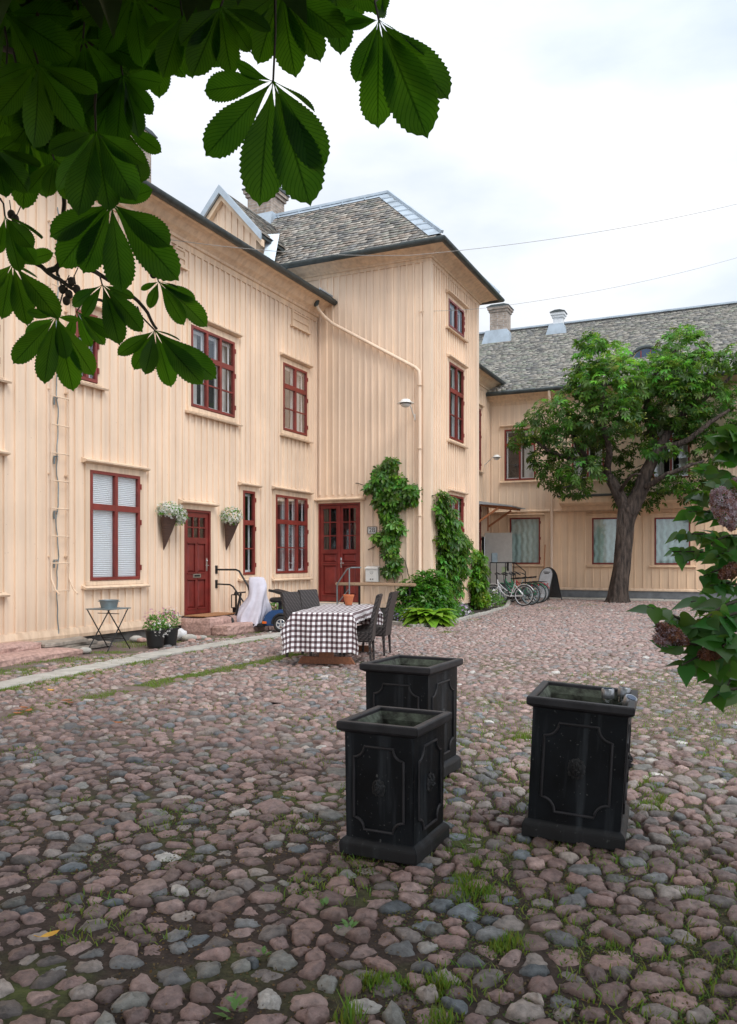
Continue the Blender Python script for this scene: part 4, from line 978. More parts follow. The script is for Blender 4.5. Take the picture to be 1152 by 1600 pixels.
# ================================================================== ground
m = MB(); S = 300.0; n = 1
m.add([(-S, -S, -0.019), (S, -S, -0.019), (S, S, -0.019), (-S, S, -0.019)], [(0, 1, 2, 3)])
g = m.build('ground', M['earth'], fix=False); g['kind'] = 'structure'
def loc(fr, P): d = P - fr.O; return d@fr.U, d@fr.N
KO = lambda u: np.interp(u, [-8, -3, 1.2, 5], [2.42, 2.25, 1.86, 1.86])     # kerb strip distance from the wing wall
BED = [gnd(600, 972)[:2], gnd(652, 979)[:2], gnd(706, 972)[:2], gnd(733, 964)[:2], gnd(764, 956.5)[:2], gnd(790, 948)[:2], gnd(793, 941)[:2]]
BEDP = [tuple(BED[0])] + BED[1:] + [V2.p(-6.2, 0.4, 0)[:2], TR.p(TW, 0.02, 0)[:2], tuple(TC), TF.p(TL-1.9, 0.02, 0)[:2]]
def inpoly(P, poly):
    x, y = P[:, 0], P[:, 1]; ins = np.zeros(len(P), bool); j = len(poly)-1
    for i in range(len(poly)):
        xi, yi = poly[i]; xj, yj = poly[j]
        c = ((yi > y) != (yj > y)) & (x < (xj-xi)*(y-yi)/(yj-yi+1e-12)+xi); ins ^= c; j = i
    return ins
def free(P, margin=0.03):
    uL, oL = loc(LW, P); uT, oT = loc(TF, P); uR, oR = loc(TR, P); uV, oV = loc(V2, P); uF, oF = loc(FB, P)
    k = oL > 0.08
    k &= ~((oT < margin) & (oR < margin) & (uT > -0.5))
    k &= oV > 0.3
    k &= oF > 1.05
    ko = KO(uL); k &= ~((oL > ko-0.02) & (oL < ko+0.46) & (uL < 5.2))
    k &= ~inpoly(P, BEDP)
    k &= ~((uL > LW.u(278)-0.05) & (uL < LW.u(278)+2.55) & (oL < 1.2))
    k &= ~((uT > -0.1) & (uT < 1.7) & (oT < 1.3))
    return k
def vnoise(P, s, seed):
    r = np.random.RandomState(seed); T = r.rand(64, 64); x = P[:, 0]/s+31.3; y = P[:, 1]/s+17.7
    xi = np.floor(x).astype(int); yi = np.floor(y).astype(int); fx = x-xi; fy = y-yi; fx = fx*fx*(3-2*fx); fy = fy*fy*(3-2*fy)
    g = lambda a, b: T[a % 64, b % 64]
    return (g(xi, yi)*(1-fx)+g(xi+1, yi)*fx)*(1-fy)+(g(xi, yi+1)*(1-fx)+g(xi+1, yi+1)*fx)*fy
sp = 0.105
nx, ny = int(34/sp), int(36/sp)
r = np.random.RandomState(5)
I, J = np.meshgrid(np.arange(nx), np.arange(ny), indexing='ij')
gx = (I + 0.5*(J % 2))*sp*1.18 - 14 + r.uniform(-0.42, 0.42, I.shape)*sp; gy = J*sp*0.87 + 0.6 + r.uniform(-0.36, 0.36, I.shape)*sp
# rows sweep in gentle arcs; stone size drifts from place to place
Pg = np.stack([gx.ravel(), gy.ravel()], 1)
gx = gx + 0.25*(vnoise(Pg, 1.7, 1).reshape(I.shape)-0.5)*0.9; gy = gy + 0.25*(vnoise(Pg, 1.4, 2).reshape(I.shape)-0.5)*0.9
seamP = np.stack([gx.ravel(), gy.ravel()], 1); su, so_ = loc(LW, seamP); nz_ = vnoise(seamP, 0.5, 14)
drop = (r.rand(*I.shape) < 0.04+0.07*vnoise(seamP, 0.9, 13).reshape(I.shape)) | (((np.abs(so_-4.0) < 0.13+0.1*nz_) & (su < 2.0) & (nz_ > 0.3)).reshape(I.shape)) | (((so_ < 1.6) & (nz_ > 0.42)).reshape(I.shape))
wgt = np.abs(r.normal(0, 1, I.shape))*0.030
def cobbles(y0, y1, nd_, rings, zs_, seed):
    r = np.random.RandomState(seed)
    sel = (gy >= y0) & (gy < y1) & (np.abs(gx) < 0.47*gy+2.2) & ~drop
    sel[:3, :] = False; sel[-3:, :] = False; sel[:, :3] = False; sel[:, -3:] = False
    ii, jj = np.nonzero(sel); P = np.stack([gx[ii, jj], gy[ii, jj]], 1); k = free(P); ii, jj, P = ii[k], jj[k], P[k]; n = len(P)
    th = np.linspace(0, 2*np.pi, nd_, endpoint=False); U_ = np.stack([np.cos(th), np.sin(th)], 0)
    rad = np.full((n, nd_), 1.0)*(sp*r.uniform(0.66, 0.92, n)+wgt[ii, jj]*0.8)[:, None]
    for di in range(-3, 4):
        for dj in range(-3, 4):
            if di == 0 and dj == 0: continue
            ok = ~drop[ii+di, jj+dj]
            d = np.stack([gx[ii+di, jj+dj], gy[ii+di, jj+dj]], 1)-P; dd = (d**2).sum(1); dot = d@U_
            rr_ = np.where((dot > 1e-4) & ok[:, None], np.maximum(dd+wgt[ii, jj]**2-wgt[ii+di, jj+dj]**2, 0.12*dd)[:, None]/(2*np.maximum(dot, 1e-4)), 9)
            rad = np.minimum(rad, rr_)
    for _ in range(0 if nd_ < 10 else 1): rad = rad if nd_ > 14 else 0.25*np.roll(rad, 1, 1)+0.5*rad+0.25*np.roll(rad, -1, 1)
    gap = r.uniform(0.88, 1.02, n)[:, None]*(1-0.12*np.clip(vnoise(P, 1.1, 9)-0.4, 0, 1)[:, None])
    ea = r.uniform(0, np.pi, n)[:, None]; rad = rad*(1-r.uniform(0, 0.26, n)[:, None]*np.abs(np.sin(th[None]-ea))**1.5)
    rad = rad*gap - 0.0015; rad *= 1+0.05*r.normal(size=rad.shape); rad = np.maximum(rad, 0.012)
    h = r.uniform(0.7, 1.35, n)
    lift = r.normal(0.002, 0.007, n) - 0.016*np.clip(vnoise(P, 2.3, 5)-0.55, 0, 1)*2 + 0.03*(vnoise(P, 3.5, 8)-0.5)
    tx, ty = r.normal(0, 0.10, n), r.normal(0, 0.10, n)
    V = np.zeros((n, 1+nd_*len(rings), 3)); V[:, 0, :2] = P; V[:, 0, 2] = 0.006*h+lift
    for q, (rho, z) in enumerate(zip(rings, zs_)):
        rr_ = rad*rho*(1+0.04*r.normal(size=rad.shape)*(rho > 0.3)); x = rr_*U_[0]; y = rr_*U_[1]
        s = slice(1+q*nd_, 1+(q+1)*nd_)
        V[:, s, 0] = P[:, :1]+x; V[:, s, 1] = P[:, 1:]+y
        V[:, s, 2] = (z*h+lift)[:, None]+(tx[:, None]*x+ty[:, None]*y) + 0.0025*r.normal(size=x.shape)*(z > -0.03)
    tri = [(0, 1+k, 1+(k+1) % nd_, 0) for k in range(nd_)]
    qd = [(1+q*nd_+k, 1+(q+1)*nd_+k, 1+(q+1)*nd_+(k+1) % nd_, 1+q*nd_+(k+1) % nd_) for q in range(len(rings)-1) for k in range(nd_)]
    nv = V.shape[1]
    F4 = (np.array(qd)[None]+(np.arange(n)*nv)[:, None, None]).reshape(-1, 4)
    F3 = (np.array([t[:3] for t in tri])[None]+(np.arange(n)*nv)[:, None, None]).reshape(-1, 3)
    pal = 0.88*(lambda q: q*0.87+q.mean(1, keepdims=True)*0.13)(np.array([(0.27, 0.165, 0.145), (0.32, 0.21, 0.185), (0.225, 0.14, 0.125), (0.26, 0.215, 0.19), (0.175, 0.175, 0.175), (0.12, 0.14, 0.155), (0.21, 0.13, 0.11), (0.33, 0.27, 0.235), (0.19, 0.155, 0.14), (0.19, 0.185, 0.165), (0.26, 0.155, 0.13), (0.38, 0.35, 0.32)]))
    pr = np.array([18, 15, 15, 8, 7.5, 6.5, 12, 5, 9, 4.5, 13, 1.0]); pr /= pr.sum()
    c = pal[r.choice(len(pal), n, p=pr)]*r.uniform(0.60, 1.40, n)[:, None]*(1+0.20*np.clip((P[:, 1]-6)/8, 0, 1))[:, None]  # near stones coloured darker than far ones, painting in shade under the overhead canopy
    du = (0.36*np.clip((P[:, 1]-5)/9, 0, 1)*(0.6+0.6*vnoise(P, 1.5, 51)))[:, None]; c = c*(1-du)+np.array((0.36, 0.27, 0.25))*r.uniform(0.75, 1.15, n)[:, None]*du
    k = r.rand(n) < 0.003; c[k] = (0.50, 0.48, 0.45)
    return V.reshape(-1, 3), F4, F3, np.repeat(c, nv, axis=0)
def mesh_mixed(name, parts, mat):
    Vs, F4s, F3s, Cs = [], [], [], []; off = 0
    for V, F4, F3, c in parts: Vs.append(V); F4s.append(F4+off); F3s.append(F3+off); Cs.append(c); off += len(V)
    V = np.concatenate(Vs).astype(np.float32); F4 = np.concatenate(F4s); F3 = np.concatenate(F3s); c = np.concatenate(Cs)
    me = bpy.data.meshes.new(name); me.vertices.add(len(V)); me.vertices.foreach_set('co', V.ravel())
    li = np.concatenate([F4.ravel(), F3.ravel()]).astype(np.int32); me.loops.add(len(li)); me.loops.foreach_set('vertex_index', li)
    ls = np.concatenate([np.arange(len(F4))*4, len(F4)*4+np.arange(len(F3))*3]).astype(np.int32); me.polygons.add(len(ls)); me.polygons.foreach_set('loop_start', ls)
    me.polygons.foreach_set('use_smooth', np.ones(len(ls), bool)); me.update(calc_edges=True)
    ca = me.color_attributes.new('Col', 'FLOAT_COLOR', 'POINT'); c4 = np.ones((len(V), 4), np.float32); c4[:, :3] = c; ca.data.foreach_set('color', c4.ravel())
    return link(name, me, mat)
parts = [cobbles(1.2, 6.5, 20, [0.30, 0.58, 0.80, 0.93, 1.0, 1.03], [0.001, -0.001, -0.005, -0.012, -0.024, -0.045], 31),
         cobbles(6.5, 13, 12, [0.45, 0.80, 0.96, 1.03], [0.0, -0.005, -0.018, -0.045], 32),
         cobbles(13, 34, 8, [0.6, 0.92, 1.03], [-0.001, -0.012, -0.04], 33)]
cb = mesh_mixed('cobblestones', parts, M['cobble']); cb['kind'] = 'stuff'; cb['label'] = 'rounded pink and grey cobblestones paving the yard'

# kerb strip of flat stone slabs
def rough_slab(m, P, z0, z1, seed, jit=0.015):
    r_ = random.Random(seed); q = []
    for i in range(len(P)):
        a, b = P[i], P[(i+1) % len(P)]; n_ = max(1, int(math.hypot(b[0]-a[0], b[1]-a[1])/0.15))
        for k in range(n_): t = k/n_; q.append((a[0]+(b[0]-a[0])*t+r_.uniform(-jit, jit), a[1]+(b[1]-a[1])*t+r_.uniform(-jit, jit)))
    n_ = len(q); cx = sum(p[0] for p in q)/n_; cy = sum(p[1] for p in q)/n_
    top = [(x+(cx-x)*0.03, y+(cy-y)*0.03, z1+r_.uniform(-0.006, 0.006)) for x, y in q]
    m.add([(x, y, z0) for x, y in q]+[(x, y, z1-0.015) for x, y in q]+top, [(i, (i+1) % n_, n_+(i+1) % n_, n_+i) for i in range(n_)]+[(n_+i, n_+(i+1) % n_, 2*n_+(i+1) % n_, 2*n_+i) for i in range(n_)]+[tuple(range(2*n_, 3*n_))])
m = MB(); u_ = -8.0; k = 0
while u_ < 5.0:
    L_ = R.uniform(1.1, 1.7); a, b = KO(u_), KO(u_+L_); j = R.uniform(-0.02, 0.02); w_ = R.uniform(0.37, 0.43)
    rough_slab(m, [LW.p(u_, a+j, 0)[:2], LW.p(u_+L_-0.02, b+j, 0)[:2], LW.p(u_+L_-0.02, b+j+w_, 0)[:2], LW.p(u_, a+j+w_, 0)[:2]], -0.06, R.uniform(0.0, 0.02), k); u_ += L_; k += 1
o = m.build('path', M['slab'], fix=False); o['kind'] = 'structure'
# pavement in front of the rear building
m = MB(); u_ = -0.3; k = 50
while u_ < 24:
    L_ = R.uniform(1.3, 2.2); rough_slab(m, [FB.p(u_, 0.08, 0)[:2], FB.p(u_+L_-0.02, 0.08, 0)[:2], FB.p(u_+L_-0.02, 1.0, 0)[:2], FB.p(u_, 1.0, 0)[:2]], -0.06, R.uniform(0.02, 0.035), k); u_ += L_; k += 1
o = m.build('pavement', M['slab'], fix=False); o['kind'] = 'structure'
# planting bed soil and its stone edge
m = MB(); bed = [(*p, 0.03) for p in BEDP]; m.add(bed+[(*p, -0.06) for p in BEDP], [tuple(range(len(BEDP)))]+[(i, (i+1) % len(BEDP), len(BEDP)+(i+1) % len(BEDP), len(BEDP)+i) for i in range(len(BEDP))])
o = m.build('flower_bed_soil', M['soil'], fix=False); o['kind'] = 'structure'
m = MB()
for i in range(len(BED)-1):
    a, b = Vector((*BED[i], 0)), Vector((*BED[i+1], 0)); n_ = max(1, int((b-a).length/0.45)); d = (b-a)/n_; nn = Vector((d.y, -d.x, 0)).normalized()*0.11
    for k in range(n_): p_ = a+d*k; q_ = a+d*(k+0.97); rough_slab(m, [tuple(p_[:2]), tuple(q_[:2]), tuple((q_+nn)[:2]), tuple((p_+nn)[:2])], -0.06, R.uniform(0.045, 0.07), 90+i*9+k)
o = m.build('bed_edging', M['slab'], fix=False); o['kind'] = 'structure'

# grass, moss and small weeds growing in the joints: one uncountable mass
def blades(P, H, W, seed, spread=0.5):
    r = np.random.RandomState(seed); n = len(P); a = r.uniform(0, 2*np.pi, n); l = r.uniform(0.2, spread, n)
    dx, dy = np.cos(a), np.sin(a); b = a+r.uniform(-1, 1, n)+np.pi/2; wx, wy = np.cos(b)*W, np.sin(b)*W
    V = np.zeros((n, 6, 3)); 
    for k, (t, s) in enumerate([(0, -1), (0, 1), (0.55, 1), (0.55, -1), (1, 0.15), (1, -0.15)]):
        tt = t; ww = s*(0.5 if t == 0 else (0.45 if t == 0.55 else 0.3))
        V[:, k, 0] = P[:, 0]+dx*l*H*tt**1.6+wx*ww; V[:, k, 1] = P[:, 1]+dy*l*H*tt**1.6+wy*ww; V[:, k, 2] = P[:, 2]+H*tt*(1-0.25*l*tt)
    Fq = np.array([(0, 1, 2, 3), (3, 2, 4, 5)]); Fc = (Fq[None]+(np.arange(n)*6)[:, None, None]).reshape(-1, 4)
    c = np.stack([r.uniform(0.8, 1.5, n), r.uniform(0.85, 1.3, n), r.uniform(0.6, 1.3, n)], 1)
    return V.reshape(-1, 3), Fc, np.repeat(c, 6, axis=0)
gv = []; 
def tuft(px, py, rad, n, h, w=0.006, seed=0):
    r = np.random.RandomState(seed+int(px*7+py)); c = gnd(px, py); q = r.normal(0, rad*0.45, (n, 2)); d = np.hypot(q[:, 0], q[:, 1])
    P = np.stack([c[0]+q[:, 0], c[1]+q[:, 1]*1.0, np.full(n, -0.03)], 1); H = h*r.uniform(0.45, 1.15, n)*np.clip(1.15-d/(rad*1.4), 0.3, 1)
    gv.append(blades(P, H, np.full(n, w), seed+int(px)))
for (px, py, rad, n, h) in [(735, 1390, 0.16, 420, 0.085), (722, 1372, 0.08, 150, 0.07), (800, 1468, 0.10, 260, 0.06), (780, 1478, 0.08, 150, 0.05), (690, 1535, 0.10, 260, 0.07), (600, 1532, 0.10, 220, 0.06), (572, 1528, 0.06, 120, 0.06), (690, 1590, 0.08, 150, 0.08), (545, 1592, 0.06, 90, 0.13), (740, 1345, 0.08, 130, 0.06), (640, 1533, 0.06, 90, 0.05),
                           (822, 1148, 0.22, 420, 0.07), (806, 1152, 0.12, 160, 0.06), (1018, 1258, 0.14, 260, 0.07), (1012, 1222, 0.16, 200, 0.05), (1032, 1248, 0.1, 120, 0.08), (1100, 1180, 0.12, 150, 0.05), (1040, 1180, 0.15, 150, 0.04), (960, 1475, 0.06, 60, 0.05), (888, 1385, 0.06, 60, 0.05), (1085, 1400, 0.08, 70, 0.05),
                           (700, 1330, 0.06, 80, 0.06), (560, 1345, 0.08, 90, 0.04), (770, 1095, 0.2, 150, 0.05), (915, 1130, 0.12, 90, 0.04), (1060, 1300, 0.1, 90, 0.04), (700, 987, 0.35, 260, 0.06), (745, 968, 0.4, 260, 0.06), (860, 950, 0.6, 300, 0.07), (925, 945, 0.8, 300, 0.07), (1010, 946, 0.6, 200, 0.07), (985, 1010, .3, 60, .05), (1085, 1240, .12, 80, .05), (1135, 1330, .1, 70, .05)]:
    tuft(px, py, rad, n, h)
r = np.random.RandomState(77)
# strips beside the kerb and the green seam further out
def strip_grass(n, ua, ub, fo_, sd, h, thr, seed):
    r = np.random.RandomState(seed); u = r.uniform(ua, ub, n); o = np.array([fo_(x) for x in u])+r.normal(0, sd, n)
    Pw = LW.O+u[:, None]*LW.U+o[:, None]*LW.N; k = (vnoise(Pw, 0.45, 3) > thr) & (o > 0.1); Pw = Pw[k]
    P = np.concatenate([Pw, np.full((len(Pw), 1), -0.03)], 1); gv.append(blades(P, h*r.uniform(0.4, 1.1, len(P)), np.full(len(P), 0.007), seed))
strip_grass(14000, -5, 5, lambda u: KO(u)+0.55, 0.10, 0.05, 0.42, 1)
strip_grass(16000, -5, 8, lambda u: KO(u)-0.25, 0.22, 0.05, 0.42, 2)
strip_grass(12000, -5, 3, lambda u: 0.9, 0.4, 0.05, 0.55, 3)
strip_grass(16000, -6, 2.0, lambda u: 4.0+0.05*math.sin(u*2), 0.12, 0.035, 0.36, 4)
strip_grass(4000, -5, 3, lambda u: 3.2, 0.35, 0.04, 0.66, 6)
# joints all over the right and near part
n = 42000; y = r.uniform(1.9, 11, n); x = r.uniform(-0.47, 0.47, n)*y; P2 = np.stack([x, y], 1)
dens = vnoise(P2, 0.35, 21)*0.6+vnoise(P2, 1.2, 22)*0.4 + 0.16*np.clip((x/y+0.05)/0.45, -0.7, 1)
k = dens > 0.57; P2 = P2[k]; k = r.rand(len(P2)) < 0.8; P2 = P2[k]
gv.append(blades(np.concatenate([P2, np.full((len(P2), 1), -0.021)], 1), r.uniform(0.02, 0.05, len(P2)), np.full(len(P2), 0.006), 5, 1.2))
V = np.concatenate([a[0] for a in gv]); cc = np.concatenate([a[2] for a in gv]); off = 0; FF = []
for a in gv: FF.append(a[1]+off); off += len(a[0])
o = np_mesh('grass', V, np.concatenate(FF), M['grass'], col=cc); o['kind'] = 'stuff'; o['label'] = 'short grass and moss growing between the cobbles'
# moss cushions in the joints: tiny flat leaf specks
n = 170000; y = r.uniform(1.9, 13, n); x = r.uniform(-0.47, 0.47, n)*y; P2 = np.stack([x, y], 1)
dens = vnoise(P2, 0.22, 31)*0.55+vnoise(P2, 0.9, 32)*0.45 + 0.16*np.clip((x/y+0.1)/0.45, -0.8, 1); P2 = P2[dens > 0.54]
rot = basis(np.stack([r.normal(0, .5, len(P2)), r.normal(0, .5, len(P2)), np.ones(len(P2))], 1), r.normal(size=(len(P2), 3)))
TV = np.array([(0, 0, 0), (0.5, 0.35, 0.1), (1, 0, 0), (0.5, -0.35, 0.1)], float); V, Fc = inst(TV, np.array([(0, 1, 2, 3)]), np.concatenate([P2, r.uniform(-0.019, -0.007, (len(P2), 1))], 1), rot, r.uniform(0.006, 0.016, len(P2)))
c = np.stack([r.uniform(0.4, 1.0, len(P2)), r.uniform(0.4, 0.75, len(P2)), r.uniform(0.4, 0.9, len(P2))], 1)
o = np_mesh('moss', V, Fc, M['grass'], col=np.repeat(c, 4, axis=0)); o['kind'] = 'stuff'; o['label'] = 'low green moss in the joints of the cobbles'
# crumbs of bark and dry litter
n = 26000; y = r.uniform(1.9, 9, n)**1.0; x = r.uniform(-0.47, 0.47, n)*y; P2 = np.stack([x, y], 1); P2 = P2[vnoise(P2, 0.5, 41) > 0.45]; n = len(P2)
rot = basis(np.stack([r.normal(0, .5, n), r.normal(0, .5, n), np.ones(n)], 1), r.normal(size=(n, 3))); V, Fc = inst(TV, np.array([(0, 1, 2, 3)]), np.concatenate([P2, r.uniform(-0.019, -0.008, (n, 1))], 1), rot, r.uniform(0.006, 0.018, n))
c = np.array([(1.3, 0.45, 0.9), (1.8, 0.65, 1.3), (0.8, 0.3, 0.7), (2.4, 1.05, 3.2)])[r.randint(0, 4, n)]*r.uniform(0.4, 1, n)[:, None]
o = np_mesh('litter', V, Fc, M['grass'], col=np.repeat(c, 4, axis=0)); o['kind'] = 'stuff'; o['label'] = 'brown bark crumbs and dry bits between the cobbles'
# fallen leaves
def fallen(px, py, s, mat, label, seed, grp=None):
    r_ = random.Random(seed); c = gnd(px, py); rz = r_.uniform(0, 6.28); m = MB(); n_ = 12; vs = []
    out = [(-1.0, 0.0), (-0.55, 0.32), (-0.1, 0.5), (0.35, 0.42), (0.7, 0.22), (1.05, 0.0), (0.7, -0.25), (0.3, -0.48), (-0.15, -0.5), (-0.6, -0.3)]
    mid = [(-1.0, 0), (-0.5, 0), (0.0, 0), (0.4, 0), (1.05, 0)]
    def P(a, b): z = 0.012+0.10*s*abs(b)*1.6+0.12*s*a*a; x = a*s*0.5; y = b*s*0.5; return (c[0]+x*math.cos(rz)-y*math.sin(rz), c[1]+x*math.sin(rz)+y*math.cos(rz), z)
    vs = [P(*q) for q in [(-1, 0), (-0.5, 0.33), (0.0, 0.5), (0.5, 0.36), (1, 0), (0.5, -0.36), (0, -0.5), (-0.5, -0.33), (-0.5, 0), (0, 0), (0.5, 0)]]
    fs = [(0, 8, 1), (1, 8, 9, 2), (2, 9, 10, 3), (3, 10, 4), (4, 10, 5), (5, 10, 9, 6), (6, 9, 8, 7), (7, 8, 0)]; m.add(vs, fs)
    m.tube([P(-1, 0), P(-1.5, 0.05)], 0.0015, 4)
    o = m.build('fallen_leaf', mat, fix=False); props(o, label, 'leaf', grp)
fallen(78, 1467, 0.085, M['yellow_leaf'], 'curled bright yellow leaf lying alone on the cobbles at lower left', 1)
fallen(185, 1132, 0.12, M['brown_leaf'], 'orange leaf lying alone on the open cobbles below the green seam', 2)
for i, (px, py) in enumerate([(30, 1112), (38, 1108), (28, 1117), (45, 1113), (104, 1097), (110, 1100)]):
    fallen(px, py, R.uniform(0.1, 0.14), M['brown_leaf'], 'dry brown leaf lying in the mossy seam at far left', 10+i, 'dry brown leaves in the mossy seam')
fallen(80, 1081, 0.13, M['yellow_leaf'], 'pale yellow leaf just outside the kerb slabs at left', 20); fallen(141, 1062, 0.13, M['brown_leaf'], 'orange leaf lying against the edge of the kerb slabs', 21)
# small broad-leaved weeds
def weed(px, py, h, seed, label):
    r = np.random.RandomState(seed); c = np.array(gnd(px, py)); n = 16; a = r.uniform(0, 6.28, n); t = np.linspace(0.1, 1, n)
    pos = np.stack([c[0]+0.02*np.cos(a)*(1-t), c[1]+0.02*np.sin(a)*(1-t), t*h-0.03], 1); d = np.stack([np.cos(a), np.sin(a), r.uniform(0.1, 0.8, n)], 1); up = np.stack([-np.cos(a)*0.5, -np.sin(a)*0.5, np.ones(n)], 1)
    T = np.array([(0, 0, 0), (0.4, 0.22, 0.03), (1, 0, -0.05), (0.4, -0.22, 0.03)]); V, Fc = inst(T, np.array([(0, 1, 2, 3)]), pos, basis(up, d), (1.15-t)*h*0.62+0.012)
    o = np_mesh('weed', V, Fc, M['vine_leaf'], col=np.ones((len(V), 3))*1.1); props(o, label, 'weed')
weed(545, 1450, 0.07, 1, 'small leafy weed between cobbles, nearest of two left of the grass tufts'); weed(508, 1415, 0.06, 2, 'small leafy weed below the front planter, farther of two'); weed(368, 1578, 0.08, 3, 'upright weed between cobbles at the bottom left of centre'); weed(410, 1490, 0.05, 4, 'low weed alone in the cobbles left of centre')
# ================================================================== stone steps by the wing
ps0 = LW.u(278); pz = dz0-0.02
st = thing('stone_steps', 'worn pink granite steps with a coir mat in front of the left red door', 'steps', LW.p(ps0+1, 0.5, 0))
def stone(m, u0, u1, o0, o1, z0, z1, fr, seed, j=0.012, n=(10, 6, 4)):
    r_ = np.random.RandomState(seed)
    nu, no, nz = n; idx = {}; vs = []; fs = []
    def V(i, j_, k):
        key = (i, j_, k)
        if key not in idx:
            a, b, c = i/nu, j_/no, k/nz; e = 0.018
            u = u0+(u1-u0)*a; o = o0+(o1-o0)*b; z = z0+(z1-z0)*c
            on = (i in (0, nu))+(j_ in (0, no))+(k in (0, nz))
            if on >= 2: u += e*(0.5-a)*2*(i in (0, nu)); o += e*(0.5-b)*2*(j_ in (0, no)); z += e*(0.5-c)*2*(k in (0, nz))
            idx[key] = len(vs); vs.append(fr.p(u+r_.uniform(-j, j), o+r_.uniform(-j, j), z+r_.uniform(-j, j)*0.6))
        return idx[key]
    for i in range(nu):
        for j_ in range(no):
            for k in (0, nz): fs.append((V(i, j_, k), V(i+1, j_, k), V(i+1, j_+1, k), V(i, j_+1, k)))
    for i in range(nu):
        for k in range(nz):
            for j_ in (0, no): fs.append((V(i, j_, k), V(i+1, j_, k), V(i+1, j_, k+1), V(i, j_, k+1)))
    for j_ in range(no):
        for k in range(nz):
            for i in (0, nu): fs.append((V(i, j_, k), V(i, j_+1, k), V(i, j_+1, k+1), V(i, j_, k+1)))
    m.add(vs, fs)
m = MB(); stone(m, ps0, ps0+2.45, 0.06, 0.80, -0.05, pz, LW, 3); m.build('landing', M['pink_granite'], st)
m = MB(); stone(m, ps0+0.0, ps0+1.55, 0.81, 1.22, -0.05, 0.19, LW, 4); m.build('step', M['pink_granite'], st)
m = MB(); stone(m, ps0+1.57, ps0+2.5, 0.81, 1.22, -0.05, 0.20, LW, 5); m.build('step', M['pink_granite'], st)
m = MB(); m.box(du0-0.1, du1+0.15, 0.1, 0.62, pz+0.012, pz+0.035, LW); o = m.build('door_mat', M['mat_coir'], bevel=0.004); props(o, 'brown coir mat on the pink granite landing', 'door mat')
# stones under the far left end of the wing
def boulder(px, py, sx, sy, sz, mat, name, label, cat, seed, z=0.0, rz=0, grp=None):
    c = gnd(px, py); r_ = random.Random(seed); m = MB(); m.ball((c[0], c[1], z+sz*0.5), 1, 14, 9, (sx/2, sy/2, sz/2))
    m.v = [tuple(c[i]*0+v[i]+r_.uniform(-0.04, 0.04)*min(sx, sy, sz) for i in range(3)) for v in m.v]; o = m.build(name, mat, smooth=True); props(o, label, cat, grp); return o
uS = LW.u(32)
m = MB(); stone(m, uS-1.9, uS, 0.03, 0.5, 0.02, 0.21, LW, 11); o = m.build('granite_block', M['pink_granite']); props(o, 'pink granite block against the wall at the far left, the upper one', 'stone block')
m = MB(); stone(m, uS-2.0, uS+0.35, 0.35, 1.0, -0.05, 0.10, LW, 12); o = m.build('granite_block', M['pink_granite']); props(o, 'low pink granite step stone in front at the far left', 'stone block')
ss = thing('slab_stack', 'stack of flat broken grey slabs lying against the base of the wall', 'slab stack', LW.p(uS+0.8, 0.3, 0))
for i, (a, b, c, d, z) in enumerate([(0.03, 1.75, 0.1, 0.62, 0.0), (0.05, 1.5, 0.06, 0.5, 0.06), (0.02, 1.25, 0.06, 0.55, 0.115)]):
    m = MB(); rough_slab(m, [LW.p(uS+a, c, 0)[:2], LW.p(uS+b, c+0.03, 0)[:2], LW.p(uS+b-0.25, d-0.1, 0)[:2], LW.p(uS+a, d, 0)[:2]], z+0.002, z+0.055, 200+i, 0.035); m.build('slab', M['grey_slab'], ss)
# broken stones along the foot of the wall
for i, (px, py, s) in enumerate([(296, 1001, 0.28), (306, 1000, 0.22), (316, 999, 0.20), (300, 1003, 0.16), (213, 1002, 0.25), (222, 1003, 0.2), (133, 1020, 0.22), (325, 1001, 0.15)]):
    boulder(px, py, s, s*0.7, s*0.5, M['pink_granite'] if i % 2 else M['slab'], 'loose_stone', 'loose broken stone lying along the foot of the left wall', 'stone', i, -0.02, grp='loose stones along the foot of the wall')
# landing behind the table, in front of the double door
m = MB(); m.box(0.0, 1.62, 0.005, 1.25, -0.05, DZ-0.03, TF); m.box(0.0, 1.62, 1.25, 1.6, -0.05, DZ-0.2, TF)
o = m.build('door_landing', M['slab'], bevel=0.015); props(o, 'low grey stone landing in front of the double red door', 'landing')

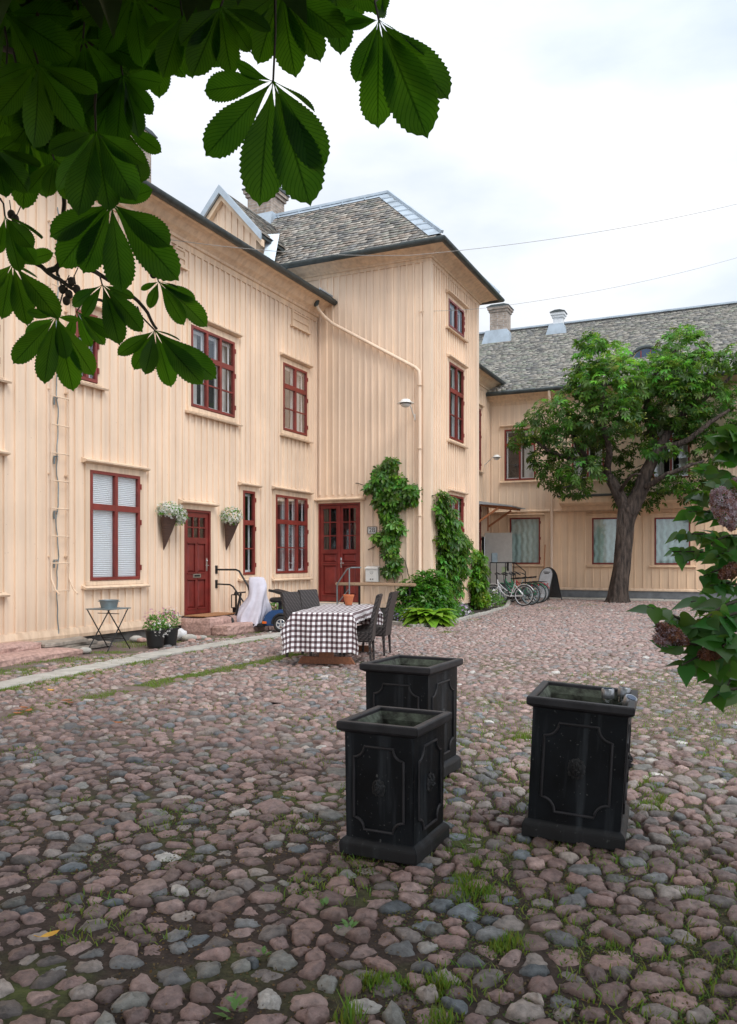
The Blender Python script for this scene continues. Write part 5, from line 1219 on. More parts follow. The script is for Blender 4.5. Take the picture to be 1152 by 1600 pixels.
# ================================================================== planters
def planter(name_label, c, ux, wu, wv, H, tilt=0.0, soil=0.35, seed=0):
    t = thing('planter', name_label, 'planter', (c[0], c[1], 0.0)); fr = Fr((0, 0), (1, 0))
    # local: x along front, y depth (fr.N is -y) ; corner at origin is the near corner
    W2, V2_ = wu/2, wv/2
    def ring(e, z): return [(-W2-e, -V2_-e, z), (W2+e, -V2_-e, z), (W2+e, V2_+e, z), (-W2-e, V2_+e, z)]
    def shell(prof):
        m = MB(); vs = []; 
        for e, z in prof: vs += ring(e, z)
        fs = [(i*4+k, i*4+(k+1) % 4, (i+1)*4+(k+1) % 4, (i+1)*4+k) for i in range(len(prof)-1) for k in range(4)]
        m.add(vs, fs); return m
    base_h = H*0.105; b = -0.034
    body = shell([(b-0.004, base_h-0.01), (b+0.002, H-0.055), (b+0.008, H-0.05)]); o1 = body.build('body', M['lead_black'], None, bevel=0.004)
    pl = shell([(-0.012, 0.0), (-0.010, base_h-0.016), (-0.018, base_h-0.004), (-0.028, base_h+0.006), (b-0.004, base_h+0.012)]); pl.add(ring(-0.012, 0.0), [(3, 2, 1, 0)]); o2 = pl.build('plinth', M['lead_black'], None, bevel=0.003)
    rm = shell([(b-0.002, H-0.062), (-0.022, H-0.055), (-0.006, H-0.046), (0.0, H-0.036), (0.0, H-0.006), (-0.005, H), (-0.038, H), (-0.042, H-0.006), (-0.042, H-0.05)]); o3 = rm.build('rim', M['lead_rim'], None, bevel=0.002)
    ins = shell([(-0.0422, H-0.02), (b-0.03, H-0.06), (b-0.035, H-soil-0.0)]); o4 = ins.build('lining', M['planter_inside'], None)
    so_ = MB(); n_ = 12; rr_ = random.Random(seed); x0, x1, y0, y1 = -W2+0.07, W2-0.07, -V2_+0.07, V2_-0.07
    vs = [(x0-0.03+(x1-x0+0.06)*i/n_, y0-0.03+(y1-y0+0.06)*j/n_, H-soil+rr_.uniform(-0.012, 0.012)) for i in range(n_+1) for j in range(n_+1)]
    so_.add(vs, [(i*(n_+1)+j, (i+1)*(n_+1)+j, (i+1)*(n_+1)+j+1, i*(n_+1)+j+1) for i in range(n_) for j in range(n_)]); o5 = so_.build('soil', M['soil'], None, smooth=True)
    parts_ = [o1, o2, o3, o4, o5]
    # mouldings with notched corners and lion masks on the four faces
    for k in range(4):
        hw_ = (W2 if k % 2 == 0 else V2_)+b; dpt = (V2_ if k % 2 == 0 else W2)+b
        A = [Vector((1, 0, 0)), Vector((0, 1, 0)), Vector((-1, 0, 0)), Vector((0, -1, 0))][k]; Nn = Vector((A.y, -A.x, 0))
        def FP(a, z, d): return A*a+Nn*(dpt+d)+Vector((0, 0, z))
        zb, zt = base_h+H*0.09, H-0.055-H*0.10; aw = hw_*0.72; rc = hw_*0.30
        path = []
        cs = [(-aw, zb), (aw, zb), (aw, zt), (-aw, zt)]
        dirs = [((1, 0), (0, 1)), ((0, 1), (-1, 0)), ((-1, 0), (0, -1)), ((0, -1), (1, 0))]
        for (cx_, cz_), (d1, d2) in zip(cs, dirs):
            # arrive along -d2 side, leave along d1: concave quarter circle centred on the corner
            for q in range(7):
                an = math.pi/2*q/6; v = (d2[0]*math.cos(an)+d1[0]*math.sin(an), d2[1]*math.cos(an)+d1[1]*math.sin(an)); path.append((cx_+v[0]*rc, cz_+v[1]*rc))
            path.append((cx_+d1[0]*(rc+0.014), cz_+d1[1]*(rc+0.014)))
        mm = MB(); mm.tube([FP(a, z, 0.002) for a, z in path], 0.0075, 8, closed=True); parts_.append(mm.build('panel_moulding', M['lead_rim'], None, smooth=True))
        # lion mask
        lm = MB(); zc = (zb+zt)/2+0.01; s = hw_*0.185
        def lb(a, z, d, ra, rz_, rd, n=10, mm_=7):
            vs = []; fs = []
            for i in range(mm_+1):
                ph = math.pi*i/mm_
                for q in range(n):
                    th_ = 2*math.pi*q/n; vs.append(FP(a+ra*s*math.sin(ph)*math.cos(th_), zc+z+rz_*s*math.sin(ph)*math.sin(th_), (d-rd*s*math.cos(ph))*0.6))
            for i in range(mm_):
                for q in range(n): fs.append((i*n+q, i*n+(q+1) % n, (i+1)*n+(q+1) % n, (i+1)*n+q))
            lm.add(vs, fs)
        lb(0, 0, 0.004, 0.95, 1.15, 0.45, 14)
        for q in range(11):      # mane locks
            an = 2*math.pi*q/11+0.3; lb(math.cos(an)*s*0.84, math.sin(an)*s*0.95-0.12*s, 0.002, 0.27+0.05*math.sin(q*2.3), 0.40-0.06*math.cos(q*1.7), 0.22, 8, 5)
        lb(0, 0.02*s, 0.012, 0.62, 0.78, 0.50, 14, 7)
        for sx in (-1, 1): lb(sx*s*0.52, s*0.72, 0.012, 0.2, 0.24, 0.4, 8, 5); lb(sx*s*0.28, s*0.30, 0.022, 0.24, 0.10, 0.55, 8, 5); lb(sx*s*0.30, s*0.02, 0.016, 0.20, 0.16, 0.5, 8, 5); lb(sx*s*0.19, -s*0.34, 0.024, 0.24, 0.20, 0.62, 8, 5)
        lb(0, 0.02, 0.024, 0.15, 0.45, 0.60, 8, 6); lb(0, -s*0.14, 0.034, 0.19, 0.11, 0.60, 8, 5); lb(0, -s*0.62, 0.010, 0.26, 0.22, 0.45, 8, 5); lb(0, s*0.45, 0.012, 0.45, 0.22, 0.35, 8, 5)
        parts_.append(lm.build('lion_mask', M['lead_black'], None, smooth=True))
    for o in parts_: o.parent = t
    t.rotation_euler = (0, tilt, math.atan2(ux[1], ux[0])); return t
def centre(near, ux, uy, wu, wv): return (near[0]-ux[0]*wu/2+uy[0]*wv/2, near[1]-ux[1]*wu/2+uy[1]*wv/2)
def unit(a): a = np.array(a, float); return a/np.linalg.norm(a)
ux = unit((0.90, -0.436)); uy = np.array([-ux[1], ux[0]])
nr = gnd(652.6, 1354.8); cpos = centre(nr, ux, uy, 0.45, 0.495)
planter('black lead-look square planter standing nearest, in front of the taller one', cpos, ux, 0.45, 0.495, 0.674, soil=0.42, seed=1)
rr_ = np.array(gnd(724, 1198.6)[:2]); ux = unit((0.88, -0.462)); uy = np.array([-ux[1], ux[0]]); nr2 = rr_-uy*0.60
planter('larger black planter half hidden behind the nearest one', centre(nr2, ux, uy, 0.53, 0.60), ux, 0.53, 0.60, 0.786, soil=0.5, seed=2)
ux = unit((0.94, -0.34)); uy = np.array([-ux[1], ux[0]]); nr = gnd(979.5, 1329); cP = centre(nr, ux, uy, 0.555, 0.62)
pr_ = planter('black planter standing alone on the right, leaning slightly, with glass jar lights inside', cP, ux, 0.555, 0.62, 0.752, math.radians(3.2), 0.15, 3)
# jar lights standing in the right-hand planter
def jar(c, tilt, rz, label):
    t = thing('solar_jar_light', label, 'jar light', c); 
    g = MB(); g.lathe([(0.0, 0.0), (0.030, 0.0), (0.034, 0.01), (0.034, 0.09), (0.029, 0.10)], (0, 0, 0), 18); j_ = g.build('jar', M['glass_clear'], None, smooth=True); j_.parent = t
    g = MB(); g.lathe([(0.0, 0.098), (0.037, 0.098), (0.038, 0.102), (0.038, 0.150), (0.034, 0.155), (0.028, 0.153), (0.0, 0.153)], (0, 0, 0), 20, cap=False); l_ = g.build('cap', M['brushed_steel'], None, smooth=True); l_.parent = t
    g = MB(); g.lathe([(0.0, 0.1545), (0.026, 0.1545), (0.026, 0.156), (0.0, 0.157)], (0, 0, 0), 20, cap=False); s_ = g.build('solar_panel', M['solar_blue'], None); s_.parent = t
    g = MB(); g.lathe([(0.0, 0.002), (0.022, 0.003), (0.012, 0.016), (0.0, 0.018)], (0, 0, 0), 14, cap=False); s_ = g.build('lamp_base', M['steel'], None, smooth=True); s_.parent = t
    t.rotation_euler = (tilt[0], tilt[1], rz); t.scale = (0.95, 0.95, 0.95)
ax_ = ux; ay_ = uy; zj = 0.752-0.135
def inpl(a, b): q = np.array(cP)+ax_*a+ay_*b; return (q[0]+0.03, q[1], zj)
jar(inpl(0.13, 0.11), (0, 0), 0.2, 'upright steel capped jar light in the planter, left of the three'); jar(inpl(0.20, 0.19), (0.1, 0.1), 1, 'steel capped jar light farthest back in the planter corner'); jar(inpl(0.215, -0.02), (0.45, 0.1), 0.3, 'tilted jar light showing its blue solar top, right of the three')
m = MB(); q = [Vector(inpl(a, b)) for a, b in ((-0.05, -0.05), (0.0, 0.02), (0.1, 0.0))]
m.tube([Vector(inpl(-0.08, -0.05))+Vector((0, 0, 0.02)), Vector(inpl(-0.06, 0.02))+Vector((0, 0, 0.07)), Vector(inpl(0.0, 0.05))+Vector((0, 0, 0.075)), Vector(inpl(0.10, 0.05))+Vector((0, 0, 0.06))], 0.003, 5)
m.tube([Vector(inpl(-0.08, -0.05))+Vector((0, 0, 0.015)), Vector(inpl(-0.02, -0.02))+Vector((0, 0, 0.02)), Vector(inpl(0.03, 0.03))+Vector((0, 0, 0.07))], 0.003, 5); m.tube([Vector(inpl(-0.08, -0.05))+Vector((0, 0, 0.0)), Vector(inpl(-0.08, -0.05))+Vector((0, 0, 0.03))], 0.003, 5)
o = m.build('bent_wire', M['dark_steel']); props(o, 'bent dark wire lying on the soil of the right-hand planter', 'wire')

# ================================================================== dining group
TCen = np.array((-0.47, 12.45)); TA = unit((0.17, 0.985)); TB = np.array([TA[1], -TA[0]]); TLn, TWd, TH = 2.15, 0.86, 0.745
ft = Fr(TCen, TA)     # u along the table, o across (to the right)
tb = thing('dining_table', 'long garden table with reddish brown wooden trestle legs under a checked cloth', 'table', (TCen[0], TCen[1], 0))
m = MB(); m.box(-TLn/2, TLn/2, -TWd/2, TWd/2, TH-0.03, TH, ft); m.build('table_top', M['wood_brown'], tb)
for s in (-1, 1):
    m = MB(); uu = s*(TLn/2-0.28); m.box(uu-0.035, uu+0.035, -0.36, 0.36, 0.0, 0.10, ft, ); m.box(uu-0.035, uu+0.035, -0.10, 0.10, 0.10, TH-0.03, ft); m.box(uu-0.036, uu+0.036, -0.34, 0.34, TH-0.10, TH-0.031, ft)
    m.prism([(-0.42, 0.0), (-0.36, 0.0), (-0.36, 0.10)], lambda a, b, t: ft.p(t, a, b), uu-0.034, uu+0.034); m.prism([(0.42, 0.0), (0.36, 0.10), (0.36, 0.0)], lambda a, b, t: ft.p(t, a, b), uu-0.034, uu+0.034)
    m.build('trestle_leg', M['wood_brown'], tb)
m = MB(); m.box(-TLn/2+0.32, TLn/2-0.32, -0.04, 0.04, 0.2, 0.3, ft); m.build('stretcher', M['wood_brown'], tb)
# draped cloth: one sheet with uv
def cloth():
    du = 0.045; a0, a1 = -TLn/2-0.55, TLn/2+0.35; b0, b1 = -TWd/2-0.22, TWd/2+0.15; nu = int((a1-a0)/du); nv = int((b1-b0)/du); V = []; UV = []
    for i in range(nu+1):
        for j in range(nv+1):
            a = a0+(a1-a0)*i/nu; b = b0+(b1-b0)*j/nv; ca = max(-TLn/2-0.01, min(TLn/2+0.01, a)); cb_ = max(-TWd/2-0.01, min(TWd/2+0.01, b))
            da, db = abs(a-ca), abs(b-cb_); sa, sb = np.sign(a-ca), np.sign(b-cb_)
            dr = math.hypot(da, db) if (da > 0 and db > 0) else da+db
            drp = max(da, db) + 0.25*min(da, db)
            fold = 0.030*math.sin(b*15+0.5*math.sin(a*4))*min(1, da*3.0)+0.0
            fold2 = 0.03*math.sin(a*12+1)*min(1, db*3.5)
            uu = ca+sa*(0.03*min(1, da*8)+0.10*da)+ (fold if da > 0 else 0) + (sa*min(da, db)*0.25 if da > 0 and db > 0 else 0)
            oo = cb_+sb*(0.03*min(1, db*8)+0.10*db)+ (fold2 if db > 0 else 0) + (sb*min(da, db)*0.30 if da > 0 and db > 0 else 0)
            z = TH+0.006-max(0, drp-0.0)+0.003*math.sin(a*9)*math.sin(b*11); 
            V.append(ft.p(uu, oo, max(z, 0.03))); UV.append((a+5, b+5))
    Fc = [(i*(nv+1)+j, (i+1)*(nv+1)+j, (i+1)*(nv+1)+j+1, i*(nv+1)+j+1) for i in range(nu) for j in range(nv)]
    o = np_mesh('tablecloth', V, Fc, M['gingham'], uv=UV, smooth=True); props(o, 'brown and white checked cloth draped over the long garden table', 'tablecloth')
cloth()
pm = Vector(ft.p(0.75, 0.02, TH+0.012))
def pot(parent, c, r0, r1, h, mat, name='pot', rimh=0.03):
    m = MB(); m.lathe([(r0*0.96, 0), (r0, 0.004), (r1*0.97, h-rimh), (r1*1.05, h-rimh), (r1*1.06, h), (r1*0.92, h), (r1*0.90, h-0.03), (0.0, h-0.035)], c, 20, cap=False); m.add([], []); return m.build(name, mat, parent, smooth=True)
tp = pot(None, tuple(pm), 0.055, 0.085, 0.17, M['terracotta'], 'terracotta_pot'); props(tp, 'small terracotta pot standing on the checked tablecloth', 'pot')
def chair(label, seat, ang):
    """seat = plan centre; ang = direction the sitter faces"""
    t = thing('wicker_chair', label, 'chair', (0, 0, 0), 0, 'dark wicker chairs around the garden table')
    m = MB(); m.box(-0.22, 0.24, -0.23, 0.23, 0.30, 0.45); m.build('seat', M['wicker'], t, bevel=0.02)
    m = MB(); vs = []; H_ = 0.99
    for z, x, w_ in ((0.30, -0.225, 0.225), (0.45, -0.235, 0.225), (0.70, -0.275, 0.222), (0.99, -0.345, 0.218)): vs += [(x-0.028, -w_, z), (x+0.028, -w_, z), (x+0.028, w_, z), (x-0.028, w_, z)]
    m.add(vs, [(i*4+k, i*4+(k+1) % 4, (i+1)*4+(k+1) % 4, (i+1)*4+k) for i in range(3) for k in range(4)]+[(0, 1, 2, 3), (12, 13, 14, 15)]); m.build('backrest', M['wicker'], t, bevel=0.012)
    for sx, sy in ((0.2, 0.2), (0.2, -0.2), (-0.22, 0.2), (-0.22, -0.2)):
        m = MB(); x = sx; m.add([(x-0.02, sy-0.02, 0.31), (x+0.02, sy-0.02, 0.31), (x+0.02, sy+0.02, 0.31), (x-0.02, sy+0.02, 0.31)]+[(x+0.01*np.sign(sx)*1.5-0.014, sy-0.014, 0), (x+0.015*np.sign(sx)+0.014, sy-0.014, 0), (x+0.015*np.sign(sx)+0.014, sy+0.014, 0), (x+0.01*np.sign(sx)*1.5-0.014, sy+0.014, 0)], [(0, 1, 2, 3), (7, 6, 5, 4), (0, 4, 5, 1), (1, 5, 6, 2), (2, 6, 7, 3), (3, 7, 4, 0)]); m.build('leg', M['wicker'], t)
    m = MB(); m.lathe([(0, 0), (0.012, 0), (0.012, 0.004), (0, 0.004)], (-0.0, -0.232, 0.37), 10, Matrix(((1,0,0),(0,0,1),(0,1,0))), cap=False); m.build('badge', M['steel'], t)
    t.location = (seat[0], seat[1], 0); t.rotation_euler = (0, 0, ang); return t
aL = math.atan2(TB[1], TB[0])
def tp_(u, o): q = TCen+TA*u+TB*o; return q
chair('wicker chair on the right of the table, the one nearer the camera', tp_(-0.42, 0.37), aL+math.pi+0.05)
chair('wicker chair on the right of the table, behind the nearer right-hand one', tp_(0.50, 0.46), aL+math.pi-0.08)
chair('wicker chair on the left of the table nearer the camera, beside the scooter', tp_(-0.02, -0.48), aL-0.38)
chair('wicker chair on the left of the table at its far end', tp_(0.98, -0.48), aL-0.55)

# ================================================================== things along the wing
# bistro table and tub
def on_ground(px, py): return np.array(gnd(px, py)[:2])
bc = (on_ground(166, 1021)+on_ground(197, 1020)+on_ground(141, 1011)+on_ground(176, 1008))/4
bt_ = thing('folding_table', 'small grey folding bistro table with crossed metal legs by the wall', 'table', (bc[0], bc[1], 0)); fr = Fr(bc, D1)
BH = 0.69
m = MB(); m.box(-0.28, 0.28, -0.24, 0.24, BH-0.018, BH, fr); m.build('table_top', M['zinc'], bt_, bevel=0.006)
for s in (-1, 1):
    m = MB(); m.tube([fr.p(-0.25, s*0.22, BH-0.02), fr.p(0.25, s*0.24, 0.0)], 0.010, 6); m.build('leg', M['dark_steel'], bt_)
    m = MB(); m.tube([fr.p(0.25, s*0.19, BH-0.02), fr.p(-0.25, s*0.21, 0.0)], 0.010, 6); m.build('leg', M['dark_steel'], bt_)
for z_, a_ in ((0.18, 0.12), (0.18, -0.12), (0.60, 0.0)):
    m = MB(); m.tube([fr.p(a_, -0.23, z_), fr.p(a_, 0.23, z_)], 0.007, 6); m.build('cross_bar', M['dark_steel'], bt_)
tc_ = fr.p(-0.02, 0.03, BH+0.001); m = MB(); m.lathe([(0.12, 0), (0.125, 0.0), (0.155, 0.125), (0.165, 0.13), (0.165, 0.137), (0.15, 0.137), (0.118, 0.012), (0.0, 0.01)], tc_, 24, cap=False)
for s in (-1, 1): m.tube([(tc_[0]+s*0.15*math.cos(0.5), tc_[1]+0.03, tc_[2]+0.10), (tc_[0]+s*0.185, tc_[1]+0.0, tc_[2]+0.115), (tc_[0]+s*0.15*math.cos(0.5), tc_[1]-0.03, tc_[2]+0.10)], 0.005, 5)
o = m.build('zinc_tub', M['zinc'], smooth=True); props(o, 'round grey zinc tub standing on the bistro table', 'tub')

# wall ladder
ld = thing('wall_ladder', 'peach painted iron fire ladder fixed flat to the left wall with two curved feet', 'ladder', LW.p(LW.u(94), 0.1, 0.8))
ul0, ul1 = LW.u(79, 0.1), LW.u(109, 0.1)
zs_ = [LW.z(94, y, 0.1) for y in (923, 880, 838, 795, 752, 709, 665, 621)]; st_ = (zs_[-1]-zs_[0])/7; zs_ += [zs_[-1]+st_*k for k in range(1, 8) if zs_[-1]+st_*k < 7.3]
for z_ in zs_:
    m = MB(); m.tube([LW.p(ul0, 0.10, z_), LW.p(ul1, 0.10, z_)], 0.011, 6); m.build('rung', M['peach_trim'], ld)
for uu in (ul0+0.015, ul1-0.015):
    m = MB(); m.box(uu-0.005, uu+0.005, 0.085, 0.115, zs_[0]-0.02, zs_[-1]+0.1, LW); m.build('rail', M['peach'], ld)
    m = MB(); s = -1 if uu < (ul0+ul1)/2 else 1
    m.tube([LW.p(uu, 0.10, zs_[0]), LW.p(uu+s*0.02, 0.16, zs_[0]-0.02)] if False else [LW.p(uu, 0.1, zs_[0]+0.38), LW.p(uu-0.01, 0.12, zs_[0]+0.2), LW.p(uu-0.06, 0.26, zs_[0]+0.03), LW.p(uu-0.13, 0.42, zs_[0]-0.05)], 0.014, 6); m.build('curved_foot', M['peach_trim'], ld, smooth=True)
for z_ in zs_[1::3]:
    for uu in (ul0+0.015, ul1-0.015): m = MB(); m.box(uu-0.012, uu+0.012, 0.0, 0.09, z_+0.1, z_+0.125, LW); m.build('bracket', M['peach_trim'], ld)
# lightning cable down the wall
uC = LW.u(90, 0.05); m = MB(); pts = []
for k in range(60): z_ = 7.4-k*(7.4-0.05)/59; pts.append(LW.p(uC+0.02*math.sin(k*0.7)+0.01*math.sin(k*1.9), 0.05+0.01*math.sin(k), z_))
m.tube(pts, 0.009, 6)
cbl = m.build('lightning_cable', M['zinc']); props(cbl, 'thin wavering grey earth cable running down the wall behind the ladder rungs', 'cable')
for z_ in (LW.z(90, 623), LW.z(90, 715), LW.z(90, 800), LW.z(90, 876)):
    m = MB(); m.box(uC-0.06, uC+0.02, 0.02, 0.045, z_, z_+0.018, LW); m.box(uC-0.065, uC-0.045, 0.02, 0.045, z_-0.12, z_-0.001, LW); m.build('clamp', M['zinc'], cbl)

# flower baskets on the wall
def florets(name, c, rad, n, size, seed, parent, cols, mat='petal', dirb=(0, 0, 0.3), five=True):
    r = np.random.RandomState(seed); d = r.normal(size=(n, 3)); d /= np.linalg.norm(d, axis=1)[:, None]; rr = r.uniform(0.55, 1.0, n)**0.6
    pos = np.array(c)+d*np.array(rad)*rr[:, None]; nz = d+np.array(dirb)+r.normal(0, 0.35, (n, 3)); rot = basis(nz, r.normal(size=(n, 3)))
    T = []; Fq = []
    for k in range(5):
        a = 2*math.pi*k/5; b = 2*math.pi*(k+0.5)/5; i = len(T)
        T += [(0, 0, 0), (0.7*math.cos(a-0.45), 0.7*math.sin(a-0.45), 0.12), (1.0*math.cos(a), 1.0*math.sin(a), 0.18), (0.7*math.cos(a+0.45), 0.7*math.sin(a+0.45), 0.12)]; Fq.append((i, i+1, i+2, i+3))
    V, Fc = inst(np.array(T), np.array(Fq), pos, rot, size*r.uniform(0.7, 1.2, n)); cols = np.array(cols); c_ = cols[r.randint(0, len(cols), n)]*r.uniform(0.85, 1.05, n)[:, None]
    return np_mesh(name, V, Fc, M[mat], parent, col=np.repeat(c_, len(T), axis=0))
LEAF4 = np.array([(0, 0, 0), (0.45, 0.26, 0.06), (1, 0, -0.06), (0.45, -0.26, 0.06), (0.5, 0, -0.02)], float); LF = np.array([(0, 4, 2, 1), (0, 3, 2, 4)])
def leafball(name, c, rad, n, size, seed, parent, mat='vine_leaf', tint=(1, 1, 1), down=0.3, shell=0.5):
    r = np.random.RandomState(seed); d = r.normal(size=(n, 3)); d /= np.linalg.norm(d, axis=1)[:, None]; pos = np.array(c)+d*np.array(rad)*(r.uniform(shell, 1, n)**0.7)[:, None]
    nz = d+r.normal(0, 0.5, (n, 3))+np.array((0, 0, 0.4)); x = d+r.normal(0, 0.6, (n, 3))-np.array((0, 0, down)); V, Fc = inst(LEAF4, LF, pos, basis(nz, x), size*r.uniform(0.6, 1.2, n))
    c_ = np.stack([r.uniform(0.75, 1.4, n), r.uniform(0.75, 1.25, n), r.uniform(0.7, 1.2, n)], 1)*np.array(tint)
    return np_mesh(name, V, Fc, M[mat], parent, col=np.repeat(c_, 5, axis=0))
def wall_basket(px0, px1, pyt, pyb, fl, label, seed):
    u, zt = LW.uz((px0+px1)/2, pyt, 0.12); zb = LW.z((px0+px1)/2, pyb, 0.12); w_ = (LW.u(px1, .12)-LW.u(px0, .12))/2
    t = thing('hanging_basket', label, 'flower basket', LW.p(u, 0.03, zb), 0, 'cone baskets of white flowers beside the left door')
    m = MB(); n_ = 16; prof = [(0.02, 0), (0.25, 0.2), (0.62, 0.55), (1.0, 0.97), (1.05, 1.0)]
    vs = []
    for rr, tt in prof:
        for k in range(n_): a = 2*math.pi*k/n_; vs.append(LW.p(u+rr*0.20*math.cos(a), 0.035+0.14*rr*(1+math.sin(a)), zb+(zt-zb)*tt))
    m.add(vs, [(i*n_+k, i*n_+(k+1) % n_, (i+1)*n_+(k+1) % n_, (i+1)*n_+k) for i in range(len(prof)-1) for k in range(n_)]); m.build('basket', M['basket'], t, smooth=True)
    for k, (a, b, ra, rb) in enumerate(fl):
        uu, zz = LW.uz(a, b, 0.25); c_ = LW.p(uu, 0.24, zz)
        leafball('foliage', c_, (ra, 0.17, rb), 260, 0.06, seed+k, t, tint=(1.2, 1.3, 1.0)); florets('blossom', c_, (ra*1.1, 0.21, rb*1.12), 330, 0.026, seed+20+k, t, [(0.95, 0.95, 0.92), (0.9, 0.93, 0.9), (0.85, 0.9, 0.75)])
wall_basket(250, 272, 806, 860, [(266, 797, 0.26, 0.16), (280, 806, 0.16, 0.17)], 'wicker cone of white flowers on the wall to the left of the red door', 3)
wall_basket(349, 368, 816, 860, [(362, 806, 0.24, 0.20)], 'wicker cone of white flowers on the wall to the right of the red door', 9)

# pots on the ground
def flower_pot(px, py, r0, r1, h, label, seed, fcols, tall=0.22, wd=0.2, box=None, z=0.0, xy=None, grp=None):
    c = np.array([*(xy if xy is not None else on_ground(px, py)), z]); t = thing('flower_pot', label, 'flower pot', tuple(c), 0, grp)
    if box:
        f_ = Fr(c[:2], D1); m = MB(); m.prism([(-0.09, z), (0.09, z), (0.115, z+h), (-0.115, z+h)], lambda a, b, t_: f_.p(t_, a, b), -box/2, box/2); m.build('pot', M['black_plastic'], t, bevel=0.006)
    else: pot(t, tuple(c), r0, r1, h, M['black_plastic'])
    leafball('foliage', c+np.array((0, 0, h+tall*0.4)), (wd, wd*0.9, tall*0.75), 420, 0.055, seed, t, tint=(1.0, 1.15, 0.8), down=-0.3)
    for k, (col, n_, off) in enumerate(fcols): florets('blossom', c+np.array((off[0], off[1], h+off[2])), (wd*0.95, wd*0.8, tall*0.7), n_, 0.019, seed+k+5, t, [col])
flower_pot(243, 1011, 0.13, 0.17, 0.30, 'black bucket of pink and white flowers by the step, the left one', 31, [((0.75, 0.30, 0.50), 60, (-0.05, 0, 0.2)), ((0.95, 0.95, 0.92), 90, (0.13, -0.1, 0.03))], grp='black buckets of flowers beside the steps')
flower_pot(264, 1007, 0.13, 0.17, 0.30, 'black bucket of pink flowers by the step, the right one', 41, [((0.70, 0.25, 0.45), 90, (0, 0, 0.2)), ((0.9, 0.8, 0.85), 80, (0.05, 0, 0.18))], tall=0.28, grp='black buckets of flowers beside the steps')
m = MB(); c = on_ground(280, 1000); m.ball((c[0], c[1], 0.1), 1, 16, 10, (0.15, 0.12, 0.11)); rr_ = random.Random(4); m.v = [(a+0.02*math.sin(b*40+c_*30), b+0.02*math.sin(a*33), c_+0.015*math.sin(a*50+b*20)) for a, b, c_ in m.v]
o = m.build('plastic_sack', M['white_sack'], smooth=True); props(o, 'crumpled white sack on the ground behind the flower buckets', 'sack')
tc3 = LW.p(ps0+2.18, 1.0, 0)
flower_pot(0, 0, 0, 0, 0.17, 'long black trough of flowers on the lower granite step', 51, [((0.95, 0.9, 0.95), 90, (0.02, 0, 0.12)), ((0.55, 0.10, 0.22), 90, (-0.03, -0.06, 0.02))], tall=0.2, wd=0.22, box=0.42, z=0.20, xy=tc3[:2])

# black tube handrail at the left door
hr = thing('handrail', 'bent black steel tube handrail on the wall right of the left door', 'handrail', LW.p(LW.u(337), 0, 0.5))
uh = LW.u(338); zA, zB_ = LW.z(338, 890), LW.z(338, 912.5)
m = MB(); ob = 0.86
m.tube([LW.p(uh, 0.01, zA), LW.p(uh, 0.52, zA), LW.p(uh, 0.60, zA-0.03), LW.p(uh, ob-0.04, zA-0.34), LW.p(uh, ob, zA-0.45), LW.p(uh, ob, pz-0.0-0.0)], 0.021, 10); m.build('rail', M['dark_steel'], hr, smooth=True)
m = MB(); m.tube([LW.p(uh, 0.01, zB_), LW.p(uh, 0.36, zB_-0.01), LW.p(uh, 0.44, zB_-0.05), LW.p(uh, ob-0.03, zB_-0.52)], 0.018, 10); m.build('rail', M['dark_steel'], hr, smooth=True)
for z_ in (zA, zB_): m = MB(); m.box(uh-0.04, uh+0.04, 0.001, 0.014, z_-0.09, z_+0.09, LW); m.build('wall_plate', M['dark_steel'], hr)

# sheet draped over something by the steps
sc_ = on_ground(396, 985)+np.array((0, 0.15)); 
def sheet():
    nA, nH = 72, 22; V = []; top = LW.z(399, 901, 1.4); c = sc_; z1_ = at(399, 902, float(c[1])).z
    for i in range(nH+1):
        t = i/nH
        for k in range(nA):
            a = 2*math.pi*k/nA; rx = 0.10+0.25*t**0.9+0.03*math.sin(t*9+1); ry = 0.09+0.31*t**0.8
            f_ = 1+0.15*(t**0.7)*math.sin(a*6+1.2+t*1.5)+0.08*t*math.sin(a*13+t*4)+0.04*math.sin(a*3+t*12)
            edge = 0.05+0.16*(0.5+0.5*math.sin(a*2+2.0))+0.03*math.sin(a*9)
            z = edge+(z1_-edge)*(1-t)**1.0; x = c[0]+rx*f_*math.cos(a)+0.05*(1-t)+0.05*math.sin(t*5)-0.06*(1-t)*math.sin(a*2); y = c[1]+ry*f_*math.sin(a)
            V.append((x, y, z))
    V.append((c[0]+0.05, c[1], z1_+0.015)); m = MB(); m.add(V, [(i*nA+k, i*nA+(k+1) % nA, (i+1)*nA+(k+1) % nA, (i+1)*nA+k) for i in range(nH) for k in range(nA)]+[(len(V)-1, (k+1) % nA, k) for k in range(nA)])
    return m
o = sheet().build('cloth_cover', M['sheet_cloth'], smooth=True); props(o, 'pale lilac grey sheet draped over a bulky thing beside the steps', 'cover')
uL_, zL_ = LW.uz(372, 925, 0.5); m = MB(); f_ = Fr(LW.p(uL_, 0.45, 0)[:2], D1)
m.box(-0.08, 0.08, -0.07, 0.07, 0.44, 0.46, f_); m.box(-0.08, 0.08, -0.07, 0.07, 0.72, 0.74, f_)
for a, b in ((-1, -1), (1, -1), (1, 1), (-1, 1)): m.box(a*0.075-0.008, a*0.075+0.008, b*0.065-0.008, b*0.065+0.008, 0.46, 0.72, f_)
m.lathe([(0.05, 0.74), (0.03, 0.80), (0.0, 0.82)], (f_.O[0], f_.O[1], 0), 4, cap=False); m.box(-0.06, 0.06, -0.05, 0.05, pz, 0.44, f_)
o = m.build('lantern', M['dark_steel']); props(o, 'small dark lantern on the landing left of the draped sheet', 'lantern')

